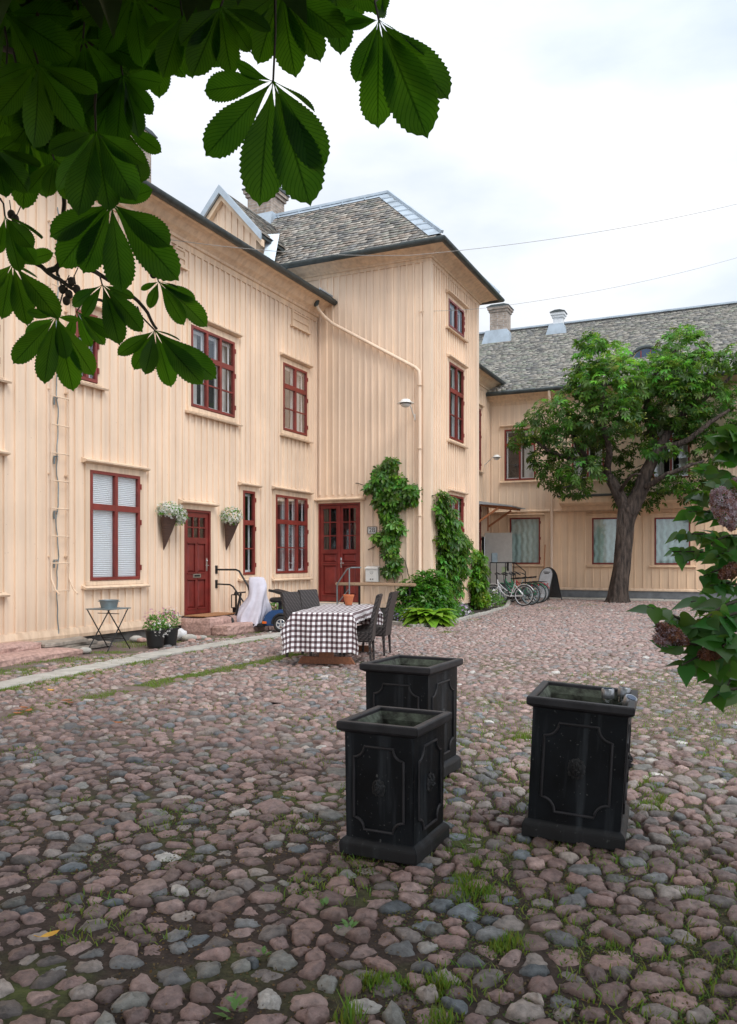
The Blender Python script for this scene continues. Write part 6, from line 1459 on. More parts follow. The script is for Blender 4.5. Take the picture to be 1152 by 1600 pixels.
# mobility scooter
rw = on_ground(440, 988); ms = thing('mobility_scooter', 'blue mobility scooter with its black seat folded down, parked behind the table', 'scooter', (rw[0], rw[1], 0))
sx_ = unit((0.97, -0.24)); sy_ = np.array([-sx_[1], sx_[0]]); fs3 = Fr(rw, sx_)      # u to the right (rear), o towards the camera
def SP(u, o, z): q = rw+sx_*u+sy_*(-o); return (q[0], q[1], z)
m = MB(); prof = [(-0.42, 0.12), (0.28, 0.12), (0.36, 0.2), (0.38, 0.34), (0.30, 0.44), (-0.05, 0.46), (-0.28, 0.44), (-0.42, 0.30)]
m.prism(prof, lambda a, b, t: SP(a, t, b), -0.05, -0.48); m.build('body', M['blue_paint'], ms, bevel=0.03, smooth=True)
m = MB(); m.prism([(-1.15, 0.10), (-0.40, 0.10), (-0.40, 0.16), (-1.15, 0.16)], lambda a, b, t: SP(a, t, b), -0.02, -0.50); m.build('footboard', M['black_plastic'], ms, bevel=0.01)
for oo in (0.02, -0.55):
  for uu in (0.0, -1.2):
    w = MB(); c = SP(uu, oo, 0.17); pts = [Vector(SP(uu+0.135*math.cos(a), oo, 0.17+0.135*math.sin(a))) for a in [2*math.pi*k/22 for k in range(22)]]; w.tube(pts, 0.036, 10, closed=True); wo = w.build('wheel', M['rubber'], ms, smooth=True)
    w = MB(); w.tube([Vector(SP(uu+0.095*math.cos(a), oo+0.02, 0.17+0.095*math.sin(a))) for a in [2*math.pi*k/22 for k in range(22)]], 0.010, 8, closed=True)
    for k in range(5):
        a = 2*math.pi*k/5+0.3; w.bar(SP(uu, oo+0.02, 0.17), SP(uu+0.095*math.cos(a), oo+0.02, 0.17+0.095*math.sin(a)), 0.03, 0.015, up=Vector((*(-sy_), 0)))
    w.build('rim', M['silver_paint'], wo)
m = MB(); m.tube([SP(0.19*math.cos(a), 0.02, 0.17+0.20*math.sin(a)) for a in [math.pi*k/10 for k in range(11)]], 0.03, 8); m.build('mudguard', M['black_plastic'], ms, smooth=True)
m = MB(); m.box(-0.02, 0.02, -0.02, 0.02, 0, 0); m = MB(); m.tube([SP(-0.12, -0.25, 0.44), SP(-0.12, -0.25, 0.60)], 0.04, 10); m.build('seat_post', M['dark_steel'], ms)
def cushion(name, c, sx2, sy2, sz2, tilt):
    m = MB(); n_ = 20; vs = []; prof = [(0.0, -1), (0.85, -1), (1.0, -0.4), (1.0, 0.4), (0.85, 1), (0.0, 1)]
    for rr, zz in prof:
        for k in range(n_):
            a = 2*math.pi*k/n_; ca, sa = math.cos(a), math.sin(a); q = (abs(ca)**4+abs(sa)**4)**-0.25
            u_, o_, z_ = rr*q*ca*sx2, rr*q*sa*sy2, zz*sz2; vs.append(SP(c[0]+u_*math.cos(tilt)-z_*math.sin(tilt), c[1]+o_, c[2]+u_*math.sin(tilt)+z_*math.cos(tilt)))
    m.add(vs, [(i*n_+k, i*n_+(k+1) % n_, (i+1)*n_+(k+1) % n_, (i+1)*n_+k) for i in range(5) for k in range(n_)]); return m.build(name, M['black_plastic'], ms, smooth=True)
cushion('seat', (-0.08, -0.25, 0.655), 0.24, 0.21, 0.05, 0.0); cushion('backrest', (-0.0, -0.25, 0.79), 0.27, 0.2, 0.035, -0.25)
m = MB(); m.bar(SP(-0.30, -0.06, 0.86), SP(0.0, -0.06, 0.80), 0.05); m.build('armrest', M['black_plastic'], ms)
m = MB(); m.box(0, 0, 0, 0, 0, 0); m = MB(); m.prism([(-0.43, 0.17), (-0.34, 0.17), (-0.34, 0.21), (-0.43, 0.22)], lambda a, b, t: SP(a, t, b), -0.045, -0.02); m.build('reflector', M['orange_lens'], ms)
m = MB(); m.tube([SP(-1.15, -0.25, 0.15), SP(-1.0, -0.25, 0.78)], 0.025, 8); m.tube([SP(-0.98, -0.05, 0.80), SP(-0.98, -0.45, 0.80)], 0.016, 8); m.build('tiller', M['black_plastic'], ms)

# ================================================================== things on the tower front
us, zs2 = TF.uz(576, 833.7, 0.03); us1, zs3 = TF.uz(587.5, 824, 0.03)
sg = thing('house_number_sign', 'small framed house number plate reading 2B beside the double door', 'sign', TF.p((us+us1)/2, 0.03, (zs2+zs3)/2))
us -= 0.01; us1 += 0.02; zs3 += 0.01
m = MB(); m.box(us, us1, 0.032, 0.042, zs2, zs3, TF); m.build('plate', M['sign_white'], sg)
m = MB(); e = 0.012
for (a, b, c, d) in ((us-e, us1+e, zs3, zs3+e), (us-e, us1+e, zs2-e, zs2), (us-e, us, zs2, zs3), (us1, us1+e, zs2, zs3)): m.box(a, b, 0.03, 0.05, c, d, TF)
m.build('frame', M['sign_black'], sg)
cu_, cz_ = (us+us1)/2, (zs2+zs3)/2; tm = text_mesh('2B', 0.17, 0.002, lambda v: TF.p(cu_+v[0], 0.046+v[2], cz_+v[1])); tm.build('lettering', M['sign_black'], sg)
# letter box
ub0, zb1 = TF.uz(572.6, 885, 0.1); ub1 = TF.u(592, 0.1); zb0 = TF.z(572.6, 909, 0.1)
lb_ = thing('letterbox', 'white metal letterbox with a small round emblem on the wall', 'letterbox', TF.p((ub0+ub1)/2, 0.03, zb0))
m = MB(); m.prism([(0.03, zb0), (0.15, zb0), (0.17, zb1-0.05), (0.03, zb1)], lambda a, b, t: TF.p(t, a, b), ub0, ub1); m.build('box', M['white_box'], lb_, bevel=0.008)
m = MB(); m.prism([(0.025, zb1+0.012), (0.19, zb1-0.042), (0.19, zb1-0.06), (0.17, zb1-0.048), (0.025, zb1+0.0)], lambda a, b, t: TF.p(t, a, b), ub0-0.01, ub1+0.01); m.build('lid', M['white_box'], lb_)
cu_ = (ub0+ub1)/2; m = MB(); m.tube([TF.p(cu_+0.045*math.cos(a), 0.163, zb1-0.15+0.045*math.sin(a)) for a in [2*math.pi*k/18 for k in range(18)]], 0.004, 5, closed=True); m.build('emblem_ring', M['sign_black'], lb_)
text_mesh('13', 0.06, 0.001, lambda v: TF.p(cu_+v[0], 0.166, zb1-0.15+v[1])).build('emblem', M['sign_black'], lb_)
for k, dx in enumerate((-0.03, 0.035)): m = MB(); m.box(cu_+dx-0.012, cu_+dx+0.012, 0.155, 0.166, zb0+0.06, zb0+0.085, TF); m.build('slot', M['sign_black'], lb_)
# timber rail on posts in front of the tower
oR = 1.30; ur0, zr = TF.uz(525, 912.5, oR); ur1 = TF.u(650, oR)
rl = thing('timber_rail', 'weathered horizontal timber rail on thin posts in front of the tower', 'rail', TF.p((ur0+ur1)/2, oR, 0))
m = MB(); m.box(ur0, ur1, oR-0.05, oR+0.05, zr-0.035, zr+0.045, TF); m.build('plank', M['wood_rail'], rl, bevel=0.02)
for uu in (ur0+0.25, ur0+0.65, ur1-0.15): m = MB(); m.box(uu-0.02, uu+0.02, oR-0.02, oR+0.02, 0, zr-0.035, TF); m.build('post', M['dark_steel'], rl)
# curved steel handrail
h2 = thing('handrail', 'bent grey steel tube handrail rising to the double door landing', 'handrail', TF.p(ur0, 1.4, 0)); o2_ = 1.42
za_ = TF.z(560, 887, o2_); 
m = MB(); u9 = TF.u(562, 0.9); m.tube([TF.p(TF.u(527, o2_), o2_, 0.0), TF.p(TF.u(527, o2_), o2_, zr), TF.p(TF.u(531, o2_), o2_, zr+0.10), TF.p(TF.u(543, o2_), o2_, za_-0.03), TF.p(TF.u(549, o2_), o2_, za_+0.0), TF.p(TF.u(564, 1.1), 1.1, za_)], 0.018, 8); m.build('rail', M['zinc'], h2, smooth=True)
m = MB(); m.tube([TF.p(TF.u(546, o2_), o2_, 0.0), TF.p(TF.u(546, o2_), o2_, za_-0.02)], 0.018, 8); m.build('post', M['zinc'], h2)
m = MB(); m.tube([TF.p(TF.u(529, o2_), o2_, zr-0.45), TF.p(TF.u(545, o2_), o2_, zr-0.12)], 0.014, 8); m.build('brace', M['zinc'], h2)

# wall lamps
def wall_lamp(fr, base, head_px, head_py, oh, rad, label, side=0.0):
    u, z = base; t = thing('wall_lamp', label, 'lamp', fr.p(u, 0.0, z)); uh_, zh = fr.uz(head_px, head_py, oh)
    m = MB(); m.box(u-0.03, u+0.03, 0.001, 0.035, z-0.08, z+0.08, fr); m.build('wall_plate', M['white_enamel'], t)
    m = MB(); m.tube([fr.p(u, 0.03, z), fr.p(u+(uh_-u)*0.3, oh*0.4, z+(zh-z)*0.75), fr.p(u+(uh_-u)*0.55, oh*0.65, zh+0.02), fr.p(uh_, oh, zh+0.06)], 0.016, 8); m.build('arm', M['white_enamel'], t, smooth=True)
    c = fr.p(uh_, oh, zh); s = MB(); s.lathe([(0.02, 0.085), (0.10*rad/0.21, 0.075), (0.12*rad/0.21, 0.05), (0.13*rad/0.21, 0.02), (rad, -0.012), (rad, -0.022), (rad*0.6, -0.015)], c, 28, cap=False); s.build('shade', M['white_enamel'], t, smooth=True)
    s = MB(); s.lathe([(rad*0.62, -0.014), (rad*0.60, -0.06), (rad*0.45, -0.10), (rad*0.2, -0.12), (0.0, -0.125)], c, 24, cap=False); s.build('globe', M['white_box'], t, smooth=True)
    s = MB(); s.tube([(c[0]+rad*0.63*math.cos(a), c[1]+rad*0.63*math.sin(a), c[2]-0.03) for a in [2*math.pi*k/24 for k in range(24)]], 0.012, 6, closed=True); s.build('band', M['dark_steel'], t, smooth=True)
wall_lamp(TF, TF.uz(648, 652), 634, 629, 0.55, 0.21, 'white enamel lamp on a bent arm high on the tower front')
wall_lamp(V2, V2.uz(756, 727), 776, 714, 0.75, 0.19, 'white lamp on a thin arm on the narrow wall behind the tower')
# small bracket and box on the tower face
m = MB(); ub_, zb_ = TF.uz(659, 487, 0.05); m.box(ub_-0.09, ub_+0.06, 0.036, 0.05, zb_, zb_+0.02, TF); m.box(ub_+0.02, ub_+0.04, 0.036, 0.049, zb_-0.06, zb_-0.001, TF); o = m.build('cable_bracket', M['peach_trim'], tower)

# overhead wires
def wire(name, pts, label, r_=0.008):
    m = MB(); P = []
    for i in range(len(pts)-1):
        a, b = Vector(pts[i]), Vector(pts[i+1]); n_ = 24; sag = 0.018*(b-a).length
        for k in range(n_+(i == len(pts)-2)): t = k/n_; q = a.lerp(b, t); q.z -= sag*4*t*(1-t); P.append(q)
    m.tube(P, r_, 5); o = m.build(name, M['cable']); props(o, label, 'cable')
a_ = Vector(LW.p(*[LW.u(262, 0.05), 0.05, LW.z(262, 374, 0.05)])); mid = at(640, 399, 19.0); e_ = at(1240, 296, 24)
wire('overhead_cable', [a_, mid, e_], 'thin overhead cable sagging from the left wall across in front of the tower', 0.006)
wire('overhead_cable', [TF.p(TF.u(655), 0.06, TF.z(655, 487)), at(800, 476, 21.5), at(1240, 375, 26)], 'fainter lower overhead cable leading right from the tower corner', 0.005)

# ================================================================== rear things
# railing by the doorstep, grey box, pole, a-board
rg = thing('steel_railing', 'dark steel railing beside the doorstep behind the bicycles', 'railing', V2.p(-0.9, 1.3, 0))
zR = V2.z(785, 879, 1.3)
def rp(px, py, Y): return at(px, py, Y)
Yr = 31.0
m = MB(); m.tube([rp(766, 879, Yr), rp(804, 879, Yr), rp(821, 893, Yr), rp(821, 934, Yr)], 0.022, 6); m.build('rail', M['dark_steel'], rg)
for px in (766, 776, 790, 803): m = MB(); q = rp(px, 879, Yr); m.tube([q, (q.x, q.y, 0)], 0.018, 6); m.build('post', M['dark_steel'], rg)
m = MB(); q = rp(768, 864, 31.2); q2 = rp(777, 879, 31.2); m.box(q.x, q2.x, q.y-0.1, q.y+0.1, q2.z, q.z); mb = m.build('post_box', M['zinc'], bevel=0.02); props(mb, 'small grey metal box mounted on the railing behind the bicycles', 'box')
m = MB(); a = Vector(FB.p(FB.u(852, 0.1), 0.1, FB.z(852, 851, 0.1))); b = Vector(FB.p(FB.u(848, 0.35), 0.35, 0.03)); m.tube([a, b], 0.022, 6); o = m.build('wooden_pole', M['wood_orange']); props(o, 'thin reddish wooden pole leaning against the rear wall', 'pole')
ab = on_ground(857, 938); bdr = thing('sandwich_board', 'round topped a-frame pavement sign standing open in front of the rear building', 'sign', (ab[0], ab[1], 0))
# two hinged panels seen obliquely: sides spread left and right
axis = unit((-0.6, 0.8)); spread = np.array([axis[1], -axis[0]])
def AB(a, s, z): q = ab+axis*a+spread*s; return (q[0], q[1], z)
for sgn, mt, nm in ((-1, 'board_grey', 'front_panel'), (1, 'board_dark', 'back_panel')):
    Hh = 1.22; Wd = 0.30; out = [(-Wd, 0.10), (Wd, 0.10), (Wd, 0.90)]+[(Wd*math.cos(a), 0.90+0.30*math.sin(a)) for a in [math.pi*k/10 for k in range(1, 10)]]+[(-Wd, 0.90)]
    def sp_(a, b, t, sgn=sgn): return AB(a, sgn*(0.38*(1-b/Hh)+0.02)+t, b)
    m = MB(); m.prism(out, sp_, -0.008, 0.008); po = m.build(nm, M[mt], bdr)
    m = MB(); m.tube([sp_(a, b, 0) for a, b in out], 0.018, 6, closed=True); m.tube([sp_(-Wd, 0.1, 0), sp_(-Wd, 0.0, 0)], 0.018, 6); m.tube([sp_(Wd, 0.1, 0), sp_(Wd, 0.0, 0)], 0.018, 6)
    if sgn > 0:
        for zz in (0.3, 0.5, 0.7, 0.88): m.tube([sp_(-Wd, zz, 0.015), sp_(Wd, zz, 0.015)], 0.010, 5)
    m.build('frame', M['black_plastic'], po, smooth=True)
m = MB()
for k, (a0, a1, zz) in enumerate(((-0.16, 0.16, 1.02), (-0.12, 0.10, 0.97))): m.add([AB(a, -(0.38*(1-z/1.22)+0.02)-0.012, z) for a, z in ((a0, zz), (a1, zz), (a1, zz+0.03), (a0, zz+0.03))], [(0, 1, 2, 3)])
m.build('lettering', M['black_ink'], bdr)

# bicycles
def bike(label, col, wheel_r=0.335, grp='bicycles parked in a row behind the tower', bag=False):
    t = thing('bicycle', label, 'bicycle', (0, 0, 0), 0, grp); W = wheel_r; fx, rx = -0.55, 0.53
    for cx in (fx, rx):
        w = MB(); w.tube([(cx+(W-0.018)*math.cos(a), 0, W+(W-0.018)*math.sin(a)) for a in [2*math.pi*k/32 for k in range(32)]], 0.019, 8, closed=True); wo = w.build('wheel', M['rubber'], t, smooth=True)
        w = MB(); w.tube([(cx+(W-0.045)*math.cos(a), 0, W+(W-0.045)*math.sin(a)) for a in [2*math.pi*k/32 for k in range(32)]], 0.011, 6, closed=True); w.build('rim', M['silver_paint'] if col == 'silver_paint' else M['zinc'], wo, smooth=True)
        w = MB(); 
        for k in range(18): a = 2*math.pi*k/18; s = 0.02 if k % 2 else -0.02; w.tube([(cx+0.02*math.cos(a+1.2), s, W+0.02*math.sin(a+1.2)), (cx+(W-0.045)*math.cos(a), 0, W+(W-0.045)*math.sin(a))], 0.0022, 4)
        w.tube([(cx, -0.04, W), (cx, 0.04, W)], 0.022, 8); w.build('spokes', M['zinc'], wo)
        w = MB(); st_, en = (0.5, 2.9) if cx > 0 else (0.7, 2.6); w.tube([(cx+(W+0.025)*math.cos(a), 0, W+(W+0.025)*math.sin(a)) for a in [st_+(en-st_)*k/12 for k in range(13)]], 0.016, 6); w.build('mudguard', M[col], t, smooth=True)
    m = MB(); bb = (0.08, 0, 0.29); hd0, hd1 = (-0.36, 0, 0.62), (-0.40, 0, 0.84); stt = (0.22, 0, 0.74)
    m.tube([hd0, (-0.25, 0, 0.46), (-0.12, 0, 0.34), bb], 0.021, 8); m.tube([(-0.385, 0, 0.76), (-0.20, 0, 0.58), (0.0, 0, 0.44), (0.11, 0, 0.40)], 0.017, 8)
    m.tube([bb, stt], 0.018, 8); m.tube([hd0, hd1], 0.022, 8)
    for s in (-1, 1): m.tube([bb, (rx, s*0.055, W)], 0.011, 6); m.tube([(0.205, 0, 0.68), (rx, s*0.055, W)], 0.010, 6); m.tube([hd0, (-0.37, s*0.05, 0.56), (-0.43, s*0.052, 0.48), (fx, s*0.05, W)], 0.013, 6)
    m.build('frame', M[col], t, smooth=True)
    m = MB(); m.tube([hd1, (-0.415, 0, 0.98)], 0.013, 8); m.tube([(-0.20, -0.30, 1.0), (-0.33, -0.27, 1.05), (-0.45, -0.12, 1.02), (-0.42, 0, 0.98), (-0.45, 0.12, 1.02), (-0.33, 0.27, 1.05), (-0.20, 0.30, 1.0)], 0.012, 8); hb = m.build('handlebar', M['dark_steel'], t, smooth=True)
    for s in (-1, 1): m = MB(); m.tube([(-0.30, s*0.285, 1.04), (-0.18, s*0.305, 0.99)], 0.019, 8); m.build('grip', M['black_plastic'], hb)
    m = MB(); m.tube([stt, (0.245, 0, 0.86)], 0.012, 8); m.build('seat_post', M['steel'], t)
    m = MB(); m.add([(0.05, 0.015, 0.89), (0.05, -0.015, 0.89), (0.20, -0.04, 0.895), (0.34, -0.10, 0.915), (0.38, 0, 0.925), (0.34, 0.10, 0.915), (0.20, 0.04, 0.895), (0.07, 0, 0.855), (0.22, -0.03, 0.86), (0.33, -0.08, 0.865), (0.33, 0.08, 0.865), (0.22, 0.03, 0.86)],
        [(0, 1, 2, 6), (6, 2, 3, 4), (6, 4, 5), (1, 0, 7), (1, 7, 8, 2), (2, 8, 9, 3), (0, 6, 11, 7), (6, 5, 10, 11), (3, 9, 4), (4, 9, 10), (4, 10, 5), (7, 11, 10, 9, 8)]); m.build('saddle', M['black_plastic'], t, bevel=0.008, smooth=True)
    m = MB(); 
    for s in (-0.06, 0, 0.06): m.tube([(0.25, s, 0.74), (0.74, s, 0.74)], 0.007, 6)
    for x in (0.32, 0.5, 0.72): m.tube([(x, -0.06, 0.74), (x, 0.06, 0.74)], 0.006, 5)
    for s in (-1, 1): m.tube([(0.66, s*0.065, 0.74), (rx, s*0.06, W)], 0.006, 5)
    m.build('rear_rack', M['dark_steel'], t)
    m = MB(); m.lathe([(0.0, -0.003), (0.09, -0.003), (0.09, 0.003), (0.0, 0.003)], (bb[0], 0.05, bb[2]), 20, Matrix(((1,0,0),(0,0,1),(0,1,0))), cap=False); m.tube([(bb[0], 0.07, bb[2]), (bb[0]+0.05, 0.08, bb[2]-0.16)], 0.010, 6); m.tube([(bb[0], -0.07, bb[2]), (bb[0]-0.05, -0.08, bb[2]+0.16)], 0.010, 6); m.box(bb[0]+0.0, bb[0]+0.10, 0.08, 0.14, bb[2]-0.18, bb[2]-0.155); m.box(bb[0]-0.10, bb[0], -0.14, -0.08, bb[2]+0.15, bb[2]+0.175); m.build('crankset', M['dark_steel'], t)
    m = MB(); m.prism([(-0.05, 0.32), (0.48, 0.30), (0.54, 0.35), (0.48, 0.385), (0.05, 0.36)], lambda a, b, y: (a+0.03, y, b-0.02), 0.03, 0.045); m.build('chain_guard', M[col], t)
    m = MB(); m.tube([(0.13, 0.04, 0.27), (0.02, 0.17, 0.0)], 0.009, 6); m.build('kickstand', M['steel'], t)
    m = MB(); m.ball((0.79, 0, 0.66), 0.03, 10, 6, (0.5, 1.2, 1)); m.build('rear_light', M['red_gloss'], t)
    return t
bk0 = on_ground(772, 946); bk1 = on_ground(815, 946.5); dirb = unit(bk1-bk0)
angb = math.atan2(dirb[1], dirb[0]); cb0 = on_ground(794, 946)
cols_ = [('silver_paint', 'silver step-through bicycle with a kickstand, nearest the camera in the row', 0, 0, 0.0), ('dark_paint', 'black bicycle parked right behind the silver one', 0.30, 0.45, 0.05), ('green_paint', 'dark green bicycle in the middle of the row', 0.42, 0.95, -0.06), ('green_paint', 'green bicycle second from the back with a raised saddle', 0.72, 1.45, 0.03), ('red_gloss', 'dark red bicycle farthest back in the row', 0.95, 1.95, -0.03)]
for col, lab, dx, dy, da in cols_:
    b_ = bike(lab, col); b_.location = (cb0[0]+dx, cb0[1]+dy, 0.0); b_.rotation_euler = (math.radians(-5), 0, angb+da-0.35)
# ================================================================== plants
def palmate(nl=7, spread=math.radians(250), droop=0.25, wd=0.36):
    """horse chestnut leaf, hub at the origin, leaflets in the xy plane, middle one along +x"""
    V = []; Fq = []
    for k in range(nl):
        t = (k/(nl-1)-0.5); a = t*spread; L_ = 1.0-0.55*abs(2*t)**1.6; ca, sa = math.cos(a), math.sin(a); i = len(V)
        for (x, y, z) in ((0.04, 0, 0), (0.62, wd*0.5, 0.02), (1.0, 0, -droop), (0.62, -wd*0.5, 0.02), (0.60, 0, -0.05-droop*0.2)):
            x *= L_; y *= L_; V.append((x*ca-y*sa, x*sa+y*ca, z*L_))
        Fq += [(i, i+4, i+2, i+1), (i, i+3, i+2, i+4)]
    return np.array(V), np.array(Fq)
PV, PF = palmate()
def leaf_cloud(name, pos, outw, size, seed, mat, parent, T=(PV, PF), tint=(1, 1, 1), tone=None, hang=0.9, up=0.9, rnd=0.5):
    r = np.random.RandomState(seed); n = len(pos); x = outw+r.normal(0, rnd, (n, 3))-np.array((0, 0, hang))*r.uniform(0.2, 1, (n, 1)); nz = outw*0.5+r.normal(0, rnd, (n, 3))+np.array((0, 0, up))
    V, Fc = inst(T[0], T[1], pos, basis(nz, x), size*r.uniform(0.65, 1.2, n)); c = np.stack([r.uniform(0.7, 1.35, n), r.uniform(0.75, 1.25, n), r.uniform(0.6, 1.3, n)], 1)*np.array(tint)
    if tone is not None: c = c*tone
    return np_mesh(name, V, Fc, M[mat], parent, col=np.repeat(c, len(T[0]), axis=0))
def limb(m, pts, r0, r1, n=10, wob=0.0, seed=0):
    r_ = random.Random(seed); P = [Vector(p) for p in pts]; out = []
    for i in range(len(P)-1):
        a = P[max(i-1, 0)]; b = P[i]; c = P[i+1]; d = P[min(i+2, len(P)-1)]
        for k in range(5):
            t = k/5; q = 0.5*((2*b)+(c-a)*t+(2*a-5*b+4*c-d)*t*t+(3*b-a-3*c+d)*t**3); out.append(q+Vector((r_.uniform(-wob, wob), r_.uniform(-wob, wob), r_.uniform(-wob, wob))))
    out.append(P[-1]); N = len(out); m.tube(out, [r0+(r1-r0)*(i/(N-1))**0.8*(1+0.0)*1 if True else 0 for i in range(N)], n); return out

# ---------- the chestnut in front of the rear building
bx = on_ground(966, 941); YT = float(bx[1]); tt = thing('chestnut_tree', 'gnarled horse chestnut tree standing in front of the rear building', 'tree', (bx[0], bx[1], 0))
def T3(px, py, dy=0.0): return at(px, py, YT+dy)
m = MB(); P = [T3(965, 946), T3(966, 925), T3(971, 890), T3(974, 850), T3(977, 815), T3(982, 795)]
# trunk with lobed, twisted section
pts = []; N = 26; vs = []; fs = []; K = 22
for i in range(N+1):
    t = i/N*(len(P)-1); k = min(int(t), len(P)-2); f = t-k; c = P[k].lerp(P[k+1], f); h = i/N
    rad = 0.315*(1-0.12*h)+0.20*math.exp(-h*14)+0.10*max(0, h-0.75)*4*0.6
    for q in range(K):
        a = 2*math.pi*q/K; lob = 1+0.03*math.sin(a*17+h*6)+0.10*math.sin(a*3+h*4)+0.06*math.sin(a*5-h*5+1)+0.035*math.sin(a*9+h*11)+0.20*math.exp(-h*15)*math.sin(a*5+1)
        vs.append((c.x+rad*lob*math.cos(a), c.y+rad*lob*math.sin(a)*0.9, c.z))
fs = [(i*K+q, i*K+(q+1) % K, (i+1)*K+(q+1) % K, (i+1)*K+q) for i in range(N) for q in range(K)]
m.add(vs, fs)
limbs = [([(980, 800, 0), (966, 770, 0.2), (948, 742, 0.5), (918, 718, 0.6), (900, 690, 0.7), (885, 640, 0.9)], 0.27, 0.07), ([(984, 800, 0), (1000, 768, -0.1), (1012, 735, -0.2), (1030, 700, -0.3), (1050, 668, -0.3), (1075, 640, -0.2)], 0.34, 0.10),
         ([(1018, 722, -0.2), (1020, 680, 0.1), (1010, 640, 0.3), (1020, 590, 0.4), (1060, 545, 0.4)], 0.20, 0.05), ([(948, 742, 0.5), (952, 700, -0.3), (940, 650, -0.5), (945, 590, -0.5)], 0.15, 0.05), ([(1030, 700, -0.3), (1070, 690, -0.8), (1110, 660, -1.0), (1140, 640, -1.0)], 0.14, 0.05),
         ([(1000, 768, -0.1), (1035, 745, -0.9), (1070, 730, -1.2), (1100, 720, -1.2)], 0.12, 0.04), ([(918, 718, 0.6), (885, 715, -0.2), (850, 700, -0.4), (830, 680, -0.5)], 0.10, 0.035), ([(918, 730, 0.5), (900, 755, -0.4), (880, 762, -0.8)], 0.08, 0.03), ([(1075, 640, -0.2), (1100, 600, -0.1), (1110, 570, 0.1)], 0.09, 0.03), ([(966, 770, 0.2), (985, 745, -0.8), (1000, 740, -1.2)], 0.08, 0.03),
         ([(1080, 640, -0.2), (1130, 600, -0.3), (1165, 560, -0.3)], 0.08, 0.03)]
m.build('trunk', M['bark'], tt, smooth=True)
for i, (pp, r0, r1) in enumerate(limbs): m = MB(); limb(m, [T3(*q) for q in pp], r0, r1, 9, 0.02, i); m.build('limb', M['bark'], tt, smooth=True)
clumps = [(940, 560, 42, 34), (918, 590, 40, 32), (960, 600, 55, 45), (900, 635, 50, 38), (948, 650, 55, 40), (865, 650, 42, 30), (835, 672, 34, 20), (880, 690, 42, 28), (905, 735, 40, 24), (870, 745, 34, 22), (895, 765, 30, 14), (1000, 620, 45, 38), (1008, 662, 42, 24), (985, 585, 34, 26), (975, 635, 40, 30), (1030, 700, 28, 16), (965, 705, 36, 20), (1078, 668, 30, 20), (1130, 690, 30, 18), (1040, 560, 26, 20), (930, 680, 30, 20), (1060, 600, 40, 30), (1068, 545, 42, 34), (1085, 580, 48, 34), (1045, 590, 40, 36), (1105, 620, 45, 32), (1060, 640, 45, 30), (1120, 655, 40, 26), (1095, 675, 34, 16), (1000, 775, 44, 24), (985, 745, 34, 20), (1065, 752, 40, 18), (1090, 770, 40, 16), (1110, 715, 34, 20), (1150, 560, 40, 22), (1165, 620, 38, 30), (1160, 690, 36, 26), (812, 690, 16, 12), (850, 718, 26, 18), (925, 535, 22, 14), (1075, 520, 24, 12)]
r = np.random.RandomState(3); pos = []; ow = []; tn = []
for (a, b, ra, rb) in clumps:
    c = np.array(T3(a, b, r.uniform(-1.1, 1.0))); sx = ra/F*YT; sz = rb/F*YT; n = int(24+ra*rb*0.085); d = r.normal(size=(n, 3)); d /= np.linalg.norm(d, axis=1)[:, None]; q = d*np.array((sx, max(sx, sz)*0.9, sz))*(r.uniform(0.35, 1.0, n)**0.5)[:, None]
    pos.append(c+q); ow.append(d); hz = c[2]+q[:, 2]; tn.append(np.where(r.rand(n) < np.clip((hz-6.0)/3.0, 0.05, 0.75), 1.9, 0.85)*r.uniform(0.75, 1.15)*r.choice([0.55, 0.8, 1.0, 1.15], n))  # crown shading put into leaf tone: paler leaves likelier higher up
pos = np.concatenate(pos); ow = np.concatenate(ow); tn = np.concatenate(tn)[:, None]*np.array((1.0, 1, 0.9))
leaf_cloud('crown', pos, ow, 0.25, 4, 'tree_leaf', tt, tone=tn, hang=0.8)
# pale flower and fruit spikes among the leaves
k = r.choice(len(pos), 420); 
V, Fc = inst(LEAF4, LF, np.repeat(pos[k]+ow[k]*0.12, 6, axis=0)+r.normal(0, 0.06, (420*6, 3)), basis(r.normal(size=(2520, 3)), r.normal(size=(2520, 3))), np.full(2520, 0.07)); np_mesh('fruit_spikes', V, Fc, M['petal'], tt, col=np.tile(np.array([(0.42, 0.46, 0.10)]), (len(V), 1)))

